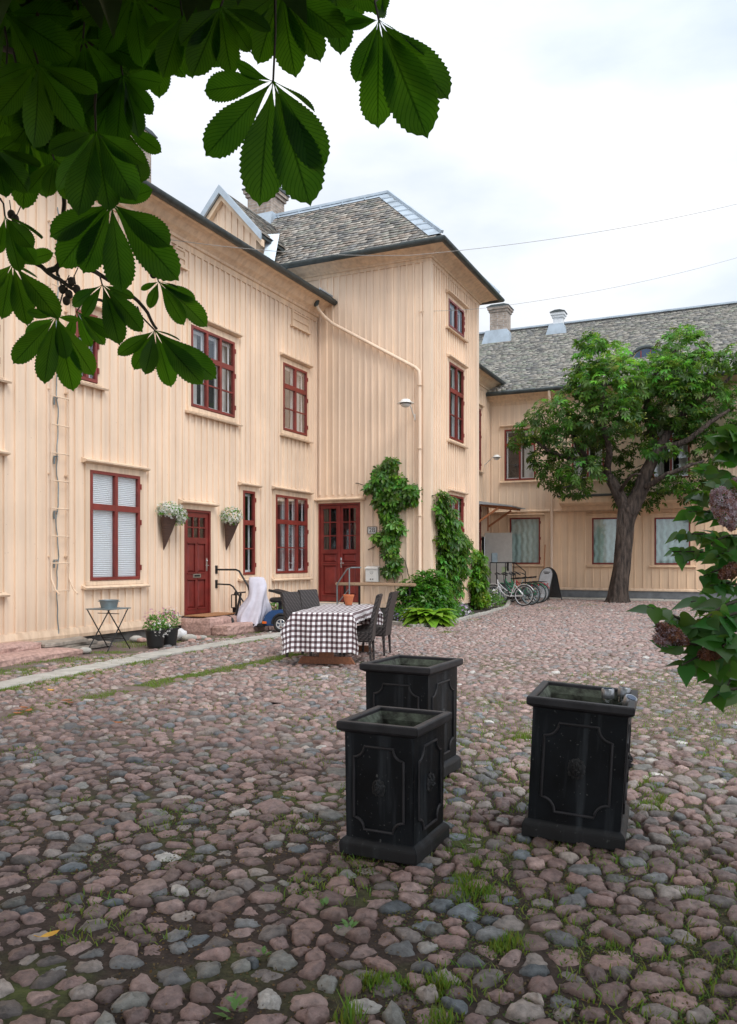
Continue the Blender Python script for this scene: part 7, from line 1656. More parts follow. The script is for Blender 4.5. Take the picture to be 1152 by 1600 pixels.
# ---------- climbers, bed plants
def T_ivy(n=5, spread=math.radians(220)): return palmate(n, spread, 0.15, 0.42)
IV, IF = T_ivy()
def climber(label, fr, blobs, size, seed, o=0.12, dens=0.5, th=0.16, stems=None, tint=(1, 1, 1)):
    r = np.random.RandomState(seed); c0 = fr.uz(blobs[0][0], blobs[0][1], o); t = thing('climbing_plant', label, 'climbing plant', fr.p(c0[0], 0.1, 0)); pos = []
    for (px, py, rx, ry) in blobs:
        u, z = fr.uz(px, py, o); s = (fr.u(px+1, o)-fr.u(px, o)); Y = fr.p(u, o, z)[1]; n = int(dens*rx*ry*0.9)+6; a = r.uniform(0, 2*np.pi, n); q = np.sqrt(r.uniform(0, 1, n))
        uu = u+np.cos(a)*q*rx*s; zz = z+np.sin(a)*q*ry*Y/F; oo = 0.06+r.uniform(0, 1, n)*th*(1.15-q*0.7); pos.append(np.stack([fr.O[0]+fr.U[0]*uu+fr.N[0]*oo, fr.O[1]+fr.U[1]*uu+fr.N[1]*oo, np.maximum(zz, 0.05)], 1))
    pos = np.concatenate(pos); n = len(pos); ow = np.tile(np.array((fr.N[0], fr.N[1], 0.15)), (n, 1))
    r2 = np.random.RandomState(seed+1); x = r2.normal(0, 0.45, (n, 3))-np.array((0, 0, 1.0)); nz = ow+r2.normal(0, 0.35, (n, 3))+np.array((0, 0, 0.45))
    V, Fc = inst(IV, IF, pos, basis(nz, x), size*r2.uniform(0.6, 1.2, n)); c = np.stack([r2.uniform(0.7, 1.4, n), r2.uniform(0.75, 1.2, n), r2.uniform(0.5, 1.1, n)], 1)*r2.choice([0.45, 0.75, 1.0, 1.3], n)[:, None]*np.array(tint)
    np_mesh('foliage', V, Fc, M['vine_leaf'], t, col=np.repeat(c, len(IV), axis=0))
    for k, st_ in enumerate(stems or []):
        m = MB(); pts = []
        for (px, py) in st_: u, z = fr.uz(px, py, 0.06); pts.append(fr.p(u, 0.06, max(z, 0.0)))
        limb(m, pts, 0.014, 0.005, 6, 0.01, seed+k); m.build('stem', M['twig'], t, smooth=True)
    return t
climber('climber of dense green leaves hanging down the tower front by the downpipe', TF, [(610, 725, 10, 10), (598, 745, 15, 18), (612, 762, 22, 24), (598, 780, 14, 14), (622, 782, 15, 11), (608, 800, 11, 18), (616, 822, 13, 14), (608, 842, 13, 14), (611, 862, 9, 14), (618, 876, 8, 9), (612, 890, 11, 9), (645, 770, 9, 16), (592, 838, 6, 6), (580, 760, 8, 6)], 0.20, 61, th=0.28, dens=0.55,
        stems=[[(616, 970), (618, 930), (612, 880), (605, 820), (608, 740)], [(575, 860), (590, 852), (606, 856)], [(640, 905), (634, 880), (622, 862)], [(556, 755), (575, 760), (592, 768)], [(622, 930), (630, 905), (618, 880)]])
climber('tall climber covering the tower side below its lowest window', TR, [(690, 780, 8, 12), (692, 800, 12, 14), (698, 818, 14, 16), (703, 842, 19, 20), (708, 868, 21, 18), (704, 892, 20, 18), (698, 918, 20, 16), (720, 852, 9, 16), (695, 948, 22, 14), (734, 872, 6, 4)], 0.22, 71, th=0.42, dens=0.55,
        stems=[[(690, 965), (694, 900), (690, 820), (690, 780)], [(676, 775), (684, 772), (690, 776)]])
climber('narrow pale green climber on the wall just left of the bicycles', TR, [(745, 872, 6, 12), (748, 890, 8, 16), (746, 912, 10, 16), (748, 932, 10, 14)], 0.2, 81, th=0.35, dens=1.3, tint=(1.25, 1.15, 0.8), stems=[[(746, 960), (748, 900), (746, 865)]])
def bush(name, label, cat, c, rad, n, size, seed, tint, flowers=None, mat='vine_leaf', grp=None, T=None):
    t = thing(name, label, cat, (c[0], c[1], 0), 0, grp); r = np.random.RandomState(seed); d = r.normal(size=(n, 3)); d /= np.linalg.norm(d, axis=1)[:, None]; d[:, 2] = np.abs(d[:, 2])*1.0-0.1
    p = np.array((c[0], c[1], rad[2]*0.25))+d*np.array(rad)*(r.uniform(0.35, 1, n)**0.6)[:, None]; p[:, 2] = np.maximum(p[:, 2], 0.04)
    TT = T or (LEAF4, LF); x = d+r.normal(0, 0.5, (n, 3)); nz = d*0.6+r.normal(0, 0.4, (n, 3))+np.array((0, 0, 0.7)); V, Fc = inst(TT[0], TT[1], p, basis(nz, x), size*r.uniform(0.6, 1.2, n)); cc = np.stack([r.uniform(0.75, 1.4, n), r.uniform(0.8, 1.25, n), r.uniform(0.6, 1.2, n)], 1)*np.array(tint)
    np_mesh('foliage', V, Fc, M[mat], t, col=np.repeat(cc, len(TT[0]), axis=0))
    for k, (cols, nf, s, dz) in enumerate(flowers or []): florets('blossom', (c[0], c[1], rad[2]*0.4+dz), (rad[0]*0.95, rad[1]*0.95, rad[2]*0.8), nf, s, seed+k+7, t, cols)
    m = MB(); rr_ = random.Random(seed)
    for k in range(5): a = rr_.uniform(0, 6.28); m.tube([(c[0], c[1], 0.0), (c[0]+0.4*rad[0]*math.cos(a), c[1]+0.4*rad[1]*math.sin(a), rad[2]*0.5), (c[0]+0.7*rad[0]*math.cos(a), c[1]+0.7*rad[1]*math.sin(a), rad[2]*0.9)], 0.006, 5)
    m.build('stems', M['twig'], t); return t
q = on_ground(668, 974)
bush('shrub', 'broad leafy shrub at the tower corner behind the lime green hosta', 'shrub', q+np.array((0.08, 0.65)), (0.62, 0.42, 1.12), 900, 0.17, 91, (0.85, 0.95, 0.8), T=(IV, IF))
bush('shrub', 'lower leafy shrub reaching over the end of the timber rail', 'shrub', q+np.array((-0.30, 0.65)), (0.5, 0.4, 1.0), 420, 0.16, 92, (0.95, 1.0, 0.85), T=(IV, IF))
bush('shrub', 'thin straggly shrub with dark leaves behind the right-hand chairs', 'shrub', on_ground(628, 973)+np.array((0, 0.35)), (0.35, 0.25, 0.75), 170, 0.10, 93, (0.8, 0.9, 0.8), [([(0.25, 0.2, 0.45)], 30, 0.025, 0)])
bush('flowering_plant', 'low dark plant with violet flowers right behind the wicker chairs', 'flowers', on_ground(622, 974)+np.array((0.1, 0.12)), (0.28, 0.2, 0.30), 160, 0.07, 94, (0.9, 0.9, 0.9), [([(0.35, 0.28, 0.6)], 70, 0.025, 0)])
bush('flowering_plant', 'clump of white and violet flowers at the edge of the bed right of the hosta', 'flowers', on_ground(724, 964)+np.array((-0.02, 0.12)), (0.32, 0.22, 0.30), 200, 0.07, 95, (0.9, 1, 0.9), [([(0.62, 0.42, 0.72), (0.9, 0.88, 0.92)], 170, 0.035, 0.0)])
bush('shrub', 'yellow green bush in the bed below the narrow climber', 'shrub', on_ground(745, 955)+np.array((0, 0.3)), (0.45, 0.35, 0.62), 520, 0.09, 96, (2.0, 1.5, 0.7), [([(0.55, 0.6, 0.08)], 120, 0.03, 0.2)])
bush('flowering_plant', 'leafy plant with white flowers at the tip of the bed by the bicycles', 'flowers', on_ground(768, 951)+np.array((-0.05, 0.15)), (0.48, 0.35, 0.52), 460, 0.09, 97, (1.1, 1.1, 0.8), [([(0.92, 0.92, 0.88)], 110, 0.035, 0.05)])
bush('flowering_plant', 'low grey green plant with white flowers, last in the bed before the cobbles', 'flowers', on_ground(784, 944)+np.array((-0.1, 0.2)), (0.35, 0.25, 0.25), 200, 0.08, 98, (0.8, 0.9, 1.2), [([(0.92, 0.92, 0.9)], 40, 0.03, 0.0)])
bush('shrub', 'dark leafy plant between the hosta and the violet flowers', 'shrub', on_ground(704, 968)+np.array((0, 0.3)), (0.3, 0.3, 0.55), 260, 0.10, 99, (0.8, 0.9, 0.8))
# hosta
hq = on_ground(672, 977)+np.array((0, 0.12)); ht = thing('hosta', 'lime green hosta spilling over the bed edge below the tower corner', 'plant', (hq[0], hq[1], 0))
HT_ = []; HF = []; n_ = 7; m_ = 3
for i in range(n_+1):
    s = i/n_; wdt = 0.0 if s < 0.18 else 0.27*math.sin(math.pi*((s-0.18)/0.82)**0.75)
    if s < 0.18: wdt = 0.012
    zc = 0.62*s-0.95*s*s
    for j in range(-1, 2): HT_.append((s*(1-0.15*s), j*max(wdt, 0.004), zc+0.05*abs(j)*(wdt/0.24)))
for i in range(n_):
    for j in range(2): a = i*3+j; HF.append((a, a+3, a+4, a+1))
r = np.random.RandomState(15); n = 130; a = r.uniform(0, 2*np.pi, n); lift = r.uniform(0.05, 1.25, n); x = np.stack([np.cos(a), np.sin(a), lift], 1); V, Fc = inst(np.array(HT_), np.array(HF), np.stack([hq[0]+np.cos(a)*0.06, hq[1]+np.sin(a)*0.06, np.full(n, 0.02)], 1), basis(np.stack([-np.cos(a)*lift, -np.sin(a)*lift, np.ones(n)], 1), x), r.uniform(0.45, 0.78, n))
c = np.stack([r.uniform(0.8, 1.15, n), r.uniform(0.85, 1.1, n), r.uniform(0.6, 1.1, n)], 1); np_mesh('leaves', V, Fc, M['hosta'], ht, col=np.repeat(c, len(HT_), axis=0), smooth=True)
m = MB(); m.ball((hq[0], hq[1], 0.03), 1, 10, 6, (0.1, 0.1, 0.06)); m.build('root_crown', M['soil'], ht)

# ---------- lilac at the right edge
def heart():
    V = []; Fq = []; out = [(0.0, 0.0), (-0.10, 0.16), (-0.04, 0.34), (0.16, 0.43), (0.40, 0.38), (0.65, 0.22), (0.85, 0.09), (1.06, 0.0)]
    mid = [(0.0, 0), (0.0, 0), (0.06, 0), (0.2, 0), (0.42, 0), (0.65, 0), (0.85, 0), (1.06, 0)]
    zc = lambda x: -0.16*x*x
    base = []
    for (x, y), (mx_, my_) in zip(out, mid): base.append(((x, y, zc(x)+0.10*y*1.6), (mx_, 0, zc(mx_)), (x, -y, zc(x)+0.10*y*1.6)))
    for b in base: V += list(b)
    for i in range(len(base)-1): a = i*3; Fq += [(a, a+1, a+4, a+3), (a+1, a+2, a+5, a+4)]
    return np.array(V, float), np.array(Fq)
HV, HFc = heart()
ll = thing('lilac_bush', 'dark green lilac bush with fading pinkish flower heads leaning in at the right edge', 'bush', (1.95, 2.75, 0))
r = np.random.RandomState(8)
root = Vector((1.98, 2.8, 0)); stems_ = []
LP_ = []; LX = []; LS = []
def spray(p0, p1, nl, size, sag=0.04, seed=0, w0=0.007, big=1.0):
    rr_ = random.Random(seed); a = Vector(p0); b = Vector(p1); m = MB(); pts = []
    for k in range(9): t = k/8; q = a.lerp(b, t); q.z += sag*math.sin(math.pi*t); pts.append(q)
    m.tube(pts, [w0*(1-0.75*k/8) for k in range(9)], 6); m.build('twig', M['twig'], ll, smooth=True)
    d = (b-a).normalized()
    for k in range(nl):
        t = 0.18+0.82*(k//2+0.5)/((nl+1)//2) if nl > 1 else 1; t = min(t, 1.0); q = a.lerp(b, t); q.z += sag*math.sin(math.pi*t)
        side = d.cross(Vector((0, 0, 1))).normalized()*(1 if k % 2 else -1)
        x = (d*rr_.uniform(0.3, 0.9)+side*rr_.uniform(0.4, 1.0)+Vector((rr_.uniform(-.3, .3), rr_.uniform(-.5, .5), rr_.uniform(-1.1, 0.15))))
        LP_.append(tuple(q+x.normalized()*0.012)); LX.append(tuple(x)); LS.append(size*rr_.uniform(0.7, 1.2)*(0.75+0.5*(1-t)))
def L3(px, py, Y): return at(px, py, Y)
trunks = [[root, (1.85, 2.75, 0.5), (1.60, 2.65, 1.0), (1.42, 2.55, 1.35)], [root+Vector((0.05, 0.1, 0)), (1.95, 2.95, 0.7), (1.75, 2.9, 1.3), (1.62, 2.8, 1.75)], [root+Vector((-0.1, 0.05, 0)), (1.75, 2.7, 0.4), (1.45, 2.6, 0.75), (1.25, 2.5, 0.95)], [root, (2.1, 3.2, 0.8), (2.0, 3.4, 1.6), (1.9, 3.3, 2.2)]]
for i, t_ in enumerate(trunks): m = MB(); limb(m, t_, 0.022, 0.009, 8, 0.006, i); m.build('stem', M['twig'], ll, smooth=True)
sprays = [((1110, 1000, 2.5), (1012, 948, 2.35), 10, 0.080), ((1150, 985, 2.5), (1040, 975, 2.4), 10, 0.085), ((1150, 1020, 2.4), (1040, 1010, 2.35), 8, 0.08), ((1160, 1010, 2.45), (1065, 1040, 2.3), 8, 0.085), ((1165, 960, 2.6), (1080, 940, 2.5), 10, 0.085), ((1165, 940, 2.6), (1105, 965, 2.3), 8, 0.085), ((1165, 1040, 2.4), (1095, 1050, 2.35), 8, 0.08), ((1170, 1080, 2.4), (1115, 1090, 2.35), 5, 0.07),
           ((1160, 1050, 2.5), (1135, 1075, 2.4), 6, 0.08), ((1165, 880, 2.8), (1050, 862, 2.7), 12, 0.068), ((1165, 850, 2.8), (1060, 835, 2.7), 12, 0.072), ((1165, 815, 2.85), (1075, 800, 2.75), 12, 0.075), ((1165, 790, 2.85), (1085, 775, 2.8), 10, 0.08), ((1165, 760, 2.8), (1100, 735, 2.7), 10, 0.08), ((1170, 735, 2.8), (1120, 690, 2.75), 10, 0.08), ((1170, 700, 2.8), (1140, 680, 2.7), 8, 0.085), ((1165, 890, 2.7), (1100, 900, 2.6), 9, 0.072), ((1165, 920, 2.7), (1110, 915, 2.6), 7, 0.07), ((1165, 840, 2.6), (1110, 850, 2.55), 8, 0.07), ((1165, 870, 2.6), (1120, 870, 2.5), 8, 0.07), ((1165, 770, 2.6), (1125, 760, 2.55), 8, 0.085), ((1170, 960, 2.4), (1120, 975, 2.3), 8, 0.09), ((1170, 1000, 2.3), (1130, 1010, 2.25), 8, 0.09)]
for i, (a, b, n_, s) in enumerate(sprays):
    up_ = a[1] < 925; spray(L3(*a), L3(*b), n_+(8 if up_ else 2), s*(0.80 if up_ else 0.92), 0.015, 100+i)
# fill outside the frame so that the bush is whole
for i in range(230):
    a = r.uniform(0, 6.28); c = np.array((2.1, 2.95, 1.45))+np.array((math.cos(a)*0.32, math.sin(a)*0.45, r.uniform(-0.75, 1.0))); d = np.array((math.cos(a), math.sin(a), 0.2))*r.uniform(0.25, 0.42)
    e = c+d
    if e[0] < 0.46*e[1]+0.12 or c[0] < 0.46*c[1]+0.1: continue
    spray(tuple(c), tuple(e), 10, 0.08, 0.02, 300+i)
LP_ = np.array(LP_); LX = np.array(LX); LS = np.array(LS); n = len(LP_); nz = np.array((-0.15, -0.55, 0.75))+r.normal(0, 0.42, (n, 3)); V, Fc = inst(HV, HFc, LP_, basis(nz, LX), LS); c = np.stack([r.uniform(0.75, 1.5, n), r.uniform(0.75, 1.25, n), r.uniform(0.6, 1.3, n)], 1)
np_mesh('leaves', V, Fc, M['lilac_leaf'], ll, col=np.repeat(c, len(HV), axis=0), smooth=True)
def panicle(px, py, Y, L_, R_, n_, cols, seed, ax=(-0.6, -0.2, 0.3)):
    L_ *= 0.88; R_ *= 0.85; r = np.random.RandomState(seed); c = np.array(L3(px, py, Y)); ax = unit(ax); t = r.uniform(0, 1, n_); rad = R_*np.sin(np.pi*(0.12+0.85*(1-t)))**0.8; d = r.normal(size=(n_, 3)); d -= (d@ax)[:, None]*ax; d /= np.linalg.norm(d, axis=1)[:, None]
    pos = c+ax*((t-0.5)*L_)[:, None]+d*(rad*r.uniform(0.5, 1, n_)**0.5)[:, None]; rot = basis(d+r.normal(0, 0.4, (n_, 3)), r.normal(size=(n_, 3))); T = []; Fq = []
    for k in range(4):
        a = math.pi/2*k; i = len(T); T += [(0, 0, 0), (0.75*math.cos(a-0.4), 0.75*math.sin(a-0.4), 0.15), (1.0*math.cos(a), 1.0*math.sin(a), 0.3), (0.75*math.cos(a+0.4), 0.75*math.sin(a+0.4), 0.15)]; Fq.append((i, i+1, i+2, i+3))
    V, Fc = inst(np.array(T), np.array(Fq), pos, rot, r.uniform(0.005, 0.0095, n_)); cols = np.array(cols); cc = cols[r.randint(0, len(cols), n_)]*r.uniform(0.7, 1.1, n_)[:, None]; np_mesh('flower_head', V, Fc, M['petal'], ll, col=np.repeat(cc, len(T), axis=0))
pinks = [(0.70, 0.52, 0.58), (0.82, 0.72, 0.78), (0.58, 0.38, 0.44), (0.60, 0.33, 0.28), (0.38, 0.16, 0.09)]; brown = [(0.28, 0.10, 0.05), (0.36, 0.15, 0.08), (0.45, 0.25, 0.22), (0.18, 0.07, 0.04), (0.5, 0.38, 0.42)]
panicle(1133, 795, 2.5, 0.15, 0.045, 620, pinks, 1, (-0.3, 0.1, 0.9)); panicle(1150, 780, 2.55, 0.15, 0.045, 500, pinks, 2, (0.2, 0.1, 0.9)); panicle(1142, 892, 2.5, 0.09, 0.026, 260, brown[:4], 3, (0.6, 0, 0.3)); panicle(1052, 992, 2.33, 0.13, 0.026, 480, brown, 4); panicle(1035, 1000, 2.33, 0.06, 0.02, 150, pinks, 6); panicle(1118, 1018, 2.3, 0.10, 0.025, 360, brown[:4], 5, (-0.7, 0, -0.2)); panicle(1130, 1050, 2.4, 0.06, 0.018, 140, brown[:4], 7)

# ---------- the chestnut overhead: near leaves seen from below, crown above and behind the camera
ch = thing('chestnut_tree', 'horse chestnut overhead whose dark serrated leaves hang into the upper left of the view', 'tree', (-3.0, -1.6, 0))
m = MB(); tp0 = [(-3.0, -1.6, -0.1), (-3.05, -1.6, 0.9), (-2.95, -1.5, 2.0), (-2.8, -1.4, 3.2)]; limb(m, tp0, 0.42, 0.32, 16, 0.02, 3); m.ball((-3.0, -1.6, 0.0), 1, 16, 8, (0.6, 0.6, 0.35)); m.build('trunk', M['bark'], ch, smooth=True)
big = [[(-2.8, -1.4, 3.1), (-2.4, -0.6, 3.9), (-1.9, 0.5, 4.3), (-1.3, 1.6, 4.6), (-0.6, 2.4, 5.0)], [(-2.85, -1.45, 3.0), (-1.8, -1.6, 4.2), (-0.4, -1.5, 5.2), (1.4, -1.2, 5.8)], [(-2.8, -1.4, 3.2), (-3.4, -0.6, 4.2), (-3.6, 0.8, 5.0), (-3.4, 2.4, 5.6)], [(-2.8, -1.4, 3.2), (-2.7, -2.2, 4.6), (-2.4, -3.2, 6.2)], [(-2.85, -1.4, 3.1), (-2.7, -1.0, 5.0), (-2.4, -0.4, 7.2)], [(-2.4, -0.6, 3.9), (-1.2, -0.2, 4.6), (0.4, 0.6, 5.0), (1.8, 1.2, 5.4)],
       [(-2.4, -0.6, 3.85), (-2.2, 0.3, 3.3), (-1.9, 1.0, 3.0), (-1.5, 1.55, 2.75)], [(-1.9, 1.0, 3.0), (-1.7, 1.5, 2.55), (-1.35, 1.9, 2.25)], [(-1.9, 0.5, 4.3), (-1.2, 1.0, 3.6), (-0.75, 1.3, 3.0)], [(-1.9, 0.5, 4.3), (-0.9, 1.0, 3.7), (-0.25, 1.5, 3.1)]]
for i, b in enumerate(big): m = MB(); limb(m, b, 0.20 if i < 6 else 0.045, 0.04 if i < 6 else 0.01, 8, 0.01, i); m.build('limb', M['bark'], ch, smooth=True)
r = np.random.RandomState(19); pos = []
while len(pos) < 5400:  # unseen crown, spread and thickened to shade the near cobbles
    p = np.array((r.uniform(-6.5, 5.0), r.uniform(-8.0, 4.0), r.uniform(3.6, 8.6))); e = ((p[0]+0.7)/5.6)**2+((p[1]+2.0)/6.0)**2+((p[2]-6.0)/2.7)**2
    if p[1] > 0 and p[0] > 2.3: continue
    lim = EYE+0.70*max(p[1], 0)+0.55
    if e < 1 and e > 0.25*r.rand() and p[2] > lim and p[0]**2+0 < 99: pos.append(p)
for _ in range(2400):
    y = r.uniform(1.0, 4.4); q_ = r.uniform(-0.80, -0.08); pos.append(np.array((q_*y, y, EYE+0.70*y+0.22+r.uniform(0, 1.0))))  # extra unseen leaves added above the frame to darken the hanging leaves
pos = np.array(pos); ow = pos-np.array((-1.6, -0.9, 6.0)); ow /= np.linalg.norm(ow, axis=1)[:, None]
leaf_cloud('crown', pos, ow, 0.27, 20, 'canopy_leaf', ch, hang=0.6, up=1.1, rnd=0.35, T=(palmate(7, math.radians(280), 0.2, 0.42)))
# detailed leaves ------------------------------------------------
NSg, NTg = 44, 8
def leaflet(hub, tip, nrm, wd, droop, cup, rs):
    """serrated obovate leaflet from hub to tip; returns verts, faces, uv"""
    hub = np.array(hub); d = np.array(tip)-hub; L_ = np.linalg.norm(d); x = d/L_; nz = np.array(nrm)-np.dot(nrm, x)*x; nz /= np.linalg.norm(nz); y = np.cross(nz, x)
    s = np.linspace(0, 1, NSg+1); w_ = np.where(s < 0.66, np.sin(np.pi/2*np.clip(s/0.66, 0, 1)**1.55), np.cos(np.pi/2*np.clip((s-0.66)/0.34, 0, 1)**1.5)**0.72); w_ = np.maximum(w_*wd*0.5, 0.006); w_[-1] = 0.001; w_[-2] = min(w_[-2], wd*0.07); w_[-3] = min(w_[-3], wd*0.17)
    ser = 1+0.05*np.where(np.arange(NSg+1) % 2 == 0, 1, -1)*np.clip(s*3, 0, 1); ser[-2:] = 1
    V = []; UV = []; ph = rs.uniform(0, 6); tw = rs.normal(0, 0.12); bend = rs.normal(0, 0.03)
    for i in range(NSg+1):
        for j in range(NTg+1):
            t = 2*j/NTg-1; ed = ser[i] if abs(t) > 0.99 else 1; yy = t*w_[i]*ed; fw_ = (0.018 if abs(t) > 0.99 and i % 2 == 0 else 0)
            ridge = 0.006*math.cos(2*math.pi*18*(s[i]-0.25*abs(t)*1.0))*math.sin(math.pi*min(1, s[i]*1.1))*(0.3+0.7*abs(t))
            zz = cup*abs(yy)*1.6*(1-0.4*s[i])-droop*s[i]**2+ridge+0.012*math.sin(s[i]*7+ph)*t+tw*yy*s[i]
            V.append(hub+(x*(s[i]+fw_*0.6)+y*(yy+bend*s[i]**2)+nz*zz)*L_); UV.append((s[i], 0.5+0.5*t))
    Fc = [(i*(NTg+1)+j, (i+1)*(NTg+1)+j, (i+1)*(NTg+1)+j+1, i*(NTg+1)+j+1) for i in range(NSg) for j in range(NTg)]
    return V, Fc, UV
hv, hf_, hu = [], [], []; rs = np.random.RandomState(4); hubs = []
def hero(hx, hy, Y, leaflets, wd=0.375, pet=None, tilt=0.25, twig=None):
    hub = np.array(at(hx, hy, Y)); hubs.append((hub, pet))
    view = unit(hub-np.array((0, 0, EYE)))
    for q in leaflets:
        dx, dy = q[0], q[1]; wf = q[2] if len(q) > 2 else 1.0; yt = Y*(1+rs.uniform(-0.03, 0.02)) + (q[3] if len(q) > 3 else 0)
        tip = np.array(at(hx+dx, hy+dy, yt)); nrm = -view+np.array((rs.normal(0, tilt), 0, rs.normal(0, tilt)+0.35)); side = np.array(((dy), 0, dx))/math.hypot(dx, dy)
        nrm = nrm + (0 if wf >= 0.8 else 1.0)*unit(side+1e-9)*1.4
        V, Fc, UV = leaflet(hub, tip, nrm, wd*(1 if wf >= 0.8 else 0.9)*(0.9 if Y > 2.1 else 1.0), 0.06+rs.uniform(0, 0.10), rs.uniform(0.08, 0.28), rs); o_ = len(hv); hv.extend(V); hu.extend(UV); hf_.extend([tuple(k+o_ for k in f) for f in Fc])
heroes = [
 (427, 127, 1.55, [(-113, 15), (-105, 112), (-30, 188), (56, 187), (86, 123, 0.9), (68, 39, 0.5), (-60, -23, 0.5)], (430, -12)),
 (592, 31, 1.6, [(-37, 95), (-2, 158), (74, 169), (111, 115), (76, 46, 0.7), (-73, -5, 0.6), (-52, 12, 0.7)], (600, -10)),
 (174, 318, 1.75, [(-84, 97), (18, 136), (100, 117), (89, 54, 0.9), (-97, 48), (-40, 110), (60, -20)], (160, 240)),
 (88, 495, 2.3, [(-53, 32), (-66, 73), (-25, 98), (27, 115), (58, 90), (20, 62), (34, 5), (-45, -6)], (92, 430)),
 (242, 516, 2.3, [(-56, 38, 0.9), (-12, 66), (26, 88), (94, 75), (70, 84), (-32, 60), (40, 12, 0.6)], (215, 480)),
 (248, 440, 2.4, [(38, 62), (80, 64), (58, 30), (-14, 40), (-28, 12), (30, 6, 0.6)], (230, 420)),
 (20, 412, 2.3, [(-20, 82), (24, 92), (70, 78), (40, 20, 0.6), (-40, 40), (60, -15)], (10, 380)),
 (160, 445, 2.2, [(18, 70), (64, 64), (-30, 50), (50, 20), (-50, 30), (30, 88)], (150, 425)),
 (120, 487, 2.5, [(45, 50), (20, 56), (60, 35), (-15, 45)], (118, 470)),
 (8, 338, 2.2, [(48, 72), (40, 45), (-10, 60), (25, 85), (60, 25, 0.7)], (0, 310)),
 (45, 205, 1.9, [(-48, 95), (28, 102), (-10, 118), (70, 70), (-60, 40), (60, 20)], (50, 150)),
 (190, 195, 2.0, [(42, 78), (8, 82), (60, 40), (-30, 70), (-45, 30)], (180, 150)),
 (192, 118, 1.8, [(48, 55), (30, 92), (-10, 105), (58, 10), (-60, 50), (-45, 90)], (180, 60)),
 (150, 205, 1.7, [(58, 98), (18, 118), (-28, 118), (-70, 88), (70, 50), (-70, 30)], (150, 140)),
 (85, 250, 1.8, [(-10, 55), (20, 60), (60, 40), (-40, 48)], (80, 190)),
 (285, 25, 1.7, [(18, 90), (-30, 85), (60, 70), (-60, 40), (70, 20)], (280, -20)),
 (345, 10, 1.6, [(-38, 100), (10, 100), (45, 70), (80, 30), (-60, 50)], (345, -30)),
 (440, -15, 1.65, [(15, 122), (60, 100), (-40, 110), (95, 60), (-85, 60)], (440, -60)),
 (520, -55, 1.75, [(12, 133), (-35, 130), (70, 70), (-80, 80), (75, 30)], (520, -90)),
 (585, -60, 1.9, [(8, 80), (-35, 90), (-70, 60), (20, 75, 0.6)], (585, -90)),
 (250, 60, 1.9, [(-5, 80), (-40, 75), (35, 60), (55, 20)], (245, 10)),
 (400, -20, 1.9, [(-10, 90), (40, 85), (-55, 70), (80, 40)], (400, -60)),
 (60, 100, 1.6, [(-60, 80), (0, 120), (60, 100), (90, 40), (-80, 20)], (60, 20)),
 (130, 60, 1.8, [(-50, 90), (10, 110), (70, 90), (100, 30), (-80, 40)], (130, -10)),
 (210, -10, 1.7, [(-50, 90), (10, 110), (70, 90), (100, 30), (-80, 40)], (210, -60)),
 (-10, 230, 1.8, [(20, 75), (50, 60), (70, 20), (-20, 80)], (-20, 180)),
 (10, 20, 1.6, [(-30, 100), (50, 100), (100, 60), (100, 0)], (0, -40)),
]
for h in heroes: hero(h[0], h[1], h[2], h[3], pet=h[4])
poly = [(-30, -30), (600, -30), (560, 0), (470, 28), (400, 45), (318, 60), (245, 90), (215, 150), (195, 215), (150, 245), (60, 235), (-30, 235)]
def in2(x, y): return bool(inpoly(np.array([[x, y]], float), poly)[0])
cnt = 0
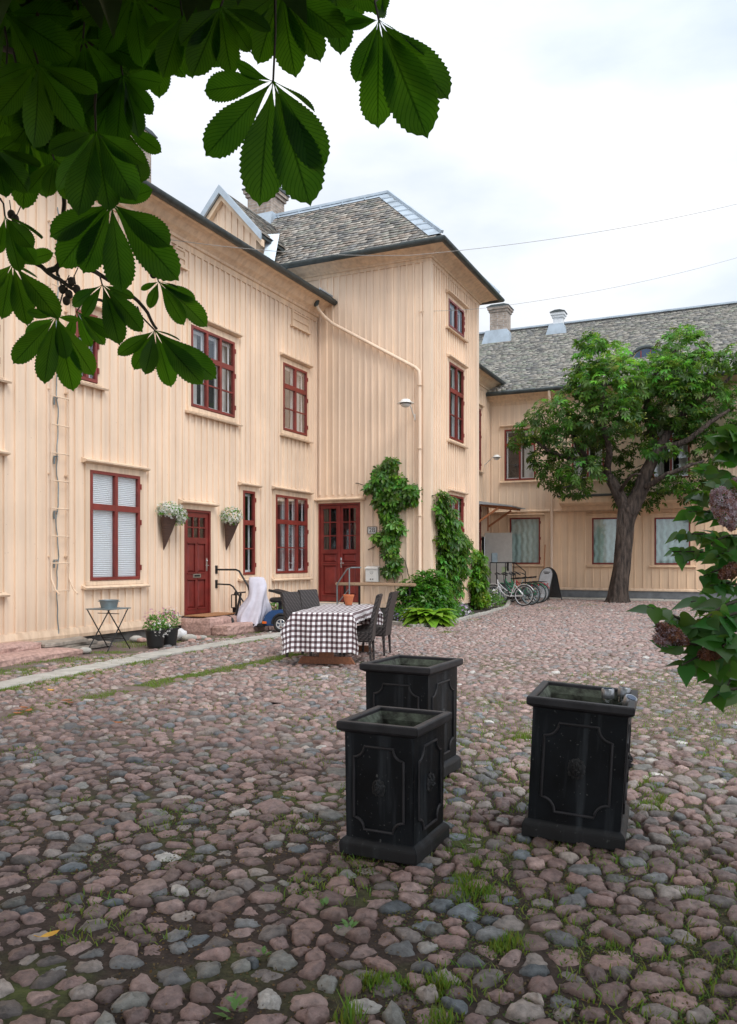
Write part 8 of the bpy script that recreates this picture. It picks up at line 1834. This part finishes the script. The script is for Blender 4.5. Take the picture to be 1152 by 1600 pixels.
while cnt < 135:
    x, y = rs.uniform(-30, 560), rs.uniform(-30, 200)
    if not in2(x, y+45) or not in2(x, y): continue
    if x > 300 and y > 10: continue
    if cnt > 50 and x > 290: continue
    Yq = rs.uniform(1.8, 3.4) if cnt < 50 else rs.uniform(2.4, 4.2); s = 1.75/Yq*rs.uniform(0.75, 1.05); a0 = math.pi/2+rs.normal(0, 0.4); lf = []
    for k in range(rs.randint(5, 8)): a = a0+(k-3)*0.5+rs.normal(0, 0.1); L_ = (125-14*abs(k-3))*s; lf.append((L_*math.cos(a), L_*math.sin(a)*0.9))
    lf = [(dx, dy) for dx, dy in lf if in2(x+dx, y+dy*0.95)]
    if len(lf) < 3: continue
    hero(x, y, Yq, lf, pet=(x+rs.uniform(-30, 10), y-90*s)); cnt += 1
np_mesh('leaves', hv, hf_, M['hero_leaf'], ch, uv=hu, smooth=True)
# petioles and twigs
for (hub, pet) in hubs:
    if pet is None: continue
    m = MB()
    Y = hub[1]; e = np.array(at(pet[0], pet[1], Y+rs.uniform(-0.05, 0.15))); mid = (hub+e)/2+np.array((rs.uniform(-.02, .02), 0, 0.01)); m.tube([hub, mid, e], [0.0022, 0.0024, 0.0032], 6)
    m.build('leaf_stalk', M['twig'], ch, smooth=True)
tw = [[(-40, 330, 2.4), (20, 385, 2.35), (75, 425, 2.3), (120, 455, 2.3), (160, 470, 2.3)], [(75, 425, 2.3), (110, 410, 2.3), (160, 430, 2.3), (215, 470, 2.3), (245, 514, 2.3)], [(-40, 150, 2.0), (60, 150, 2.0), (120, 160, 2.0), (150, 200, 1.9), (165, 260, 1.8), (174, 318, 1.75)], [(-40, 60, 2.1), (80, 90, 2.0), (160, 60, 2.0), (260, 0, 1.9)], [(60, 150, 2.0), (90, 220, 2.1), (100, 300, 2.2), (92, 380, 2.3), (90, 430, 2.3)]]
for i, t_ in enumerate(tw): m = MB(); limb(m, [at(*q) for q in t_], 0.009, 0.004, 7, 0.003, i); m.build('twig', M['twig'], ch, smooth=True)
# young spiny fruits on a stalk
for (px, py) in [(112, 440), (98, 452), (108, 460), (104, 470), (120, 452), (235, 420), (240, 428), (228, 412), (18, 335), (24, 342)]:
    m = MB(); q = at(px, py, 2.3); m.ball(q, 0.011, 10, 7, (1, 1, 1.2)); m.tube([q, q+Vector((rs.uniform(-.02, .02), 0, 0.04))], 0.0015, 5)
    m.build('fruit', M['twig'], ch, smooth=True)
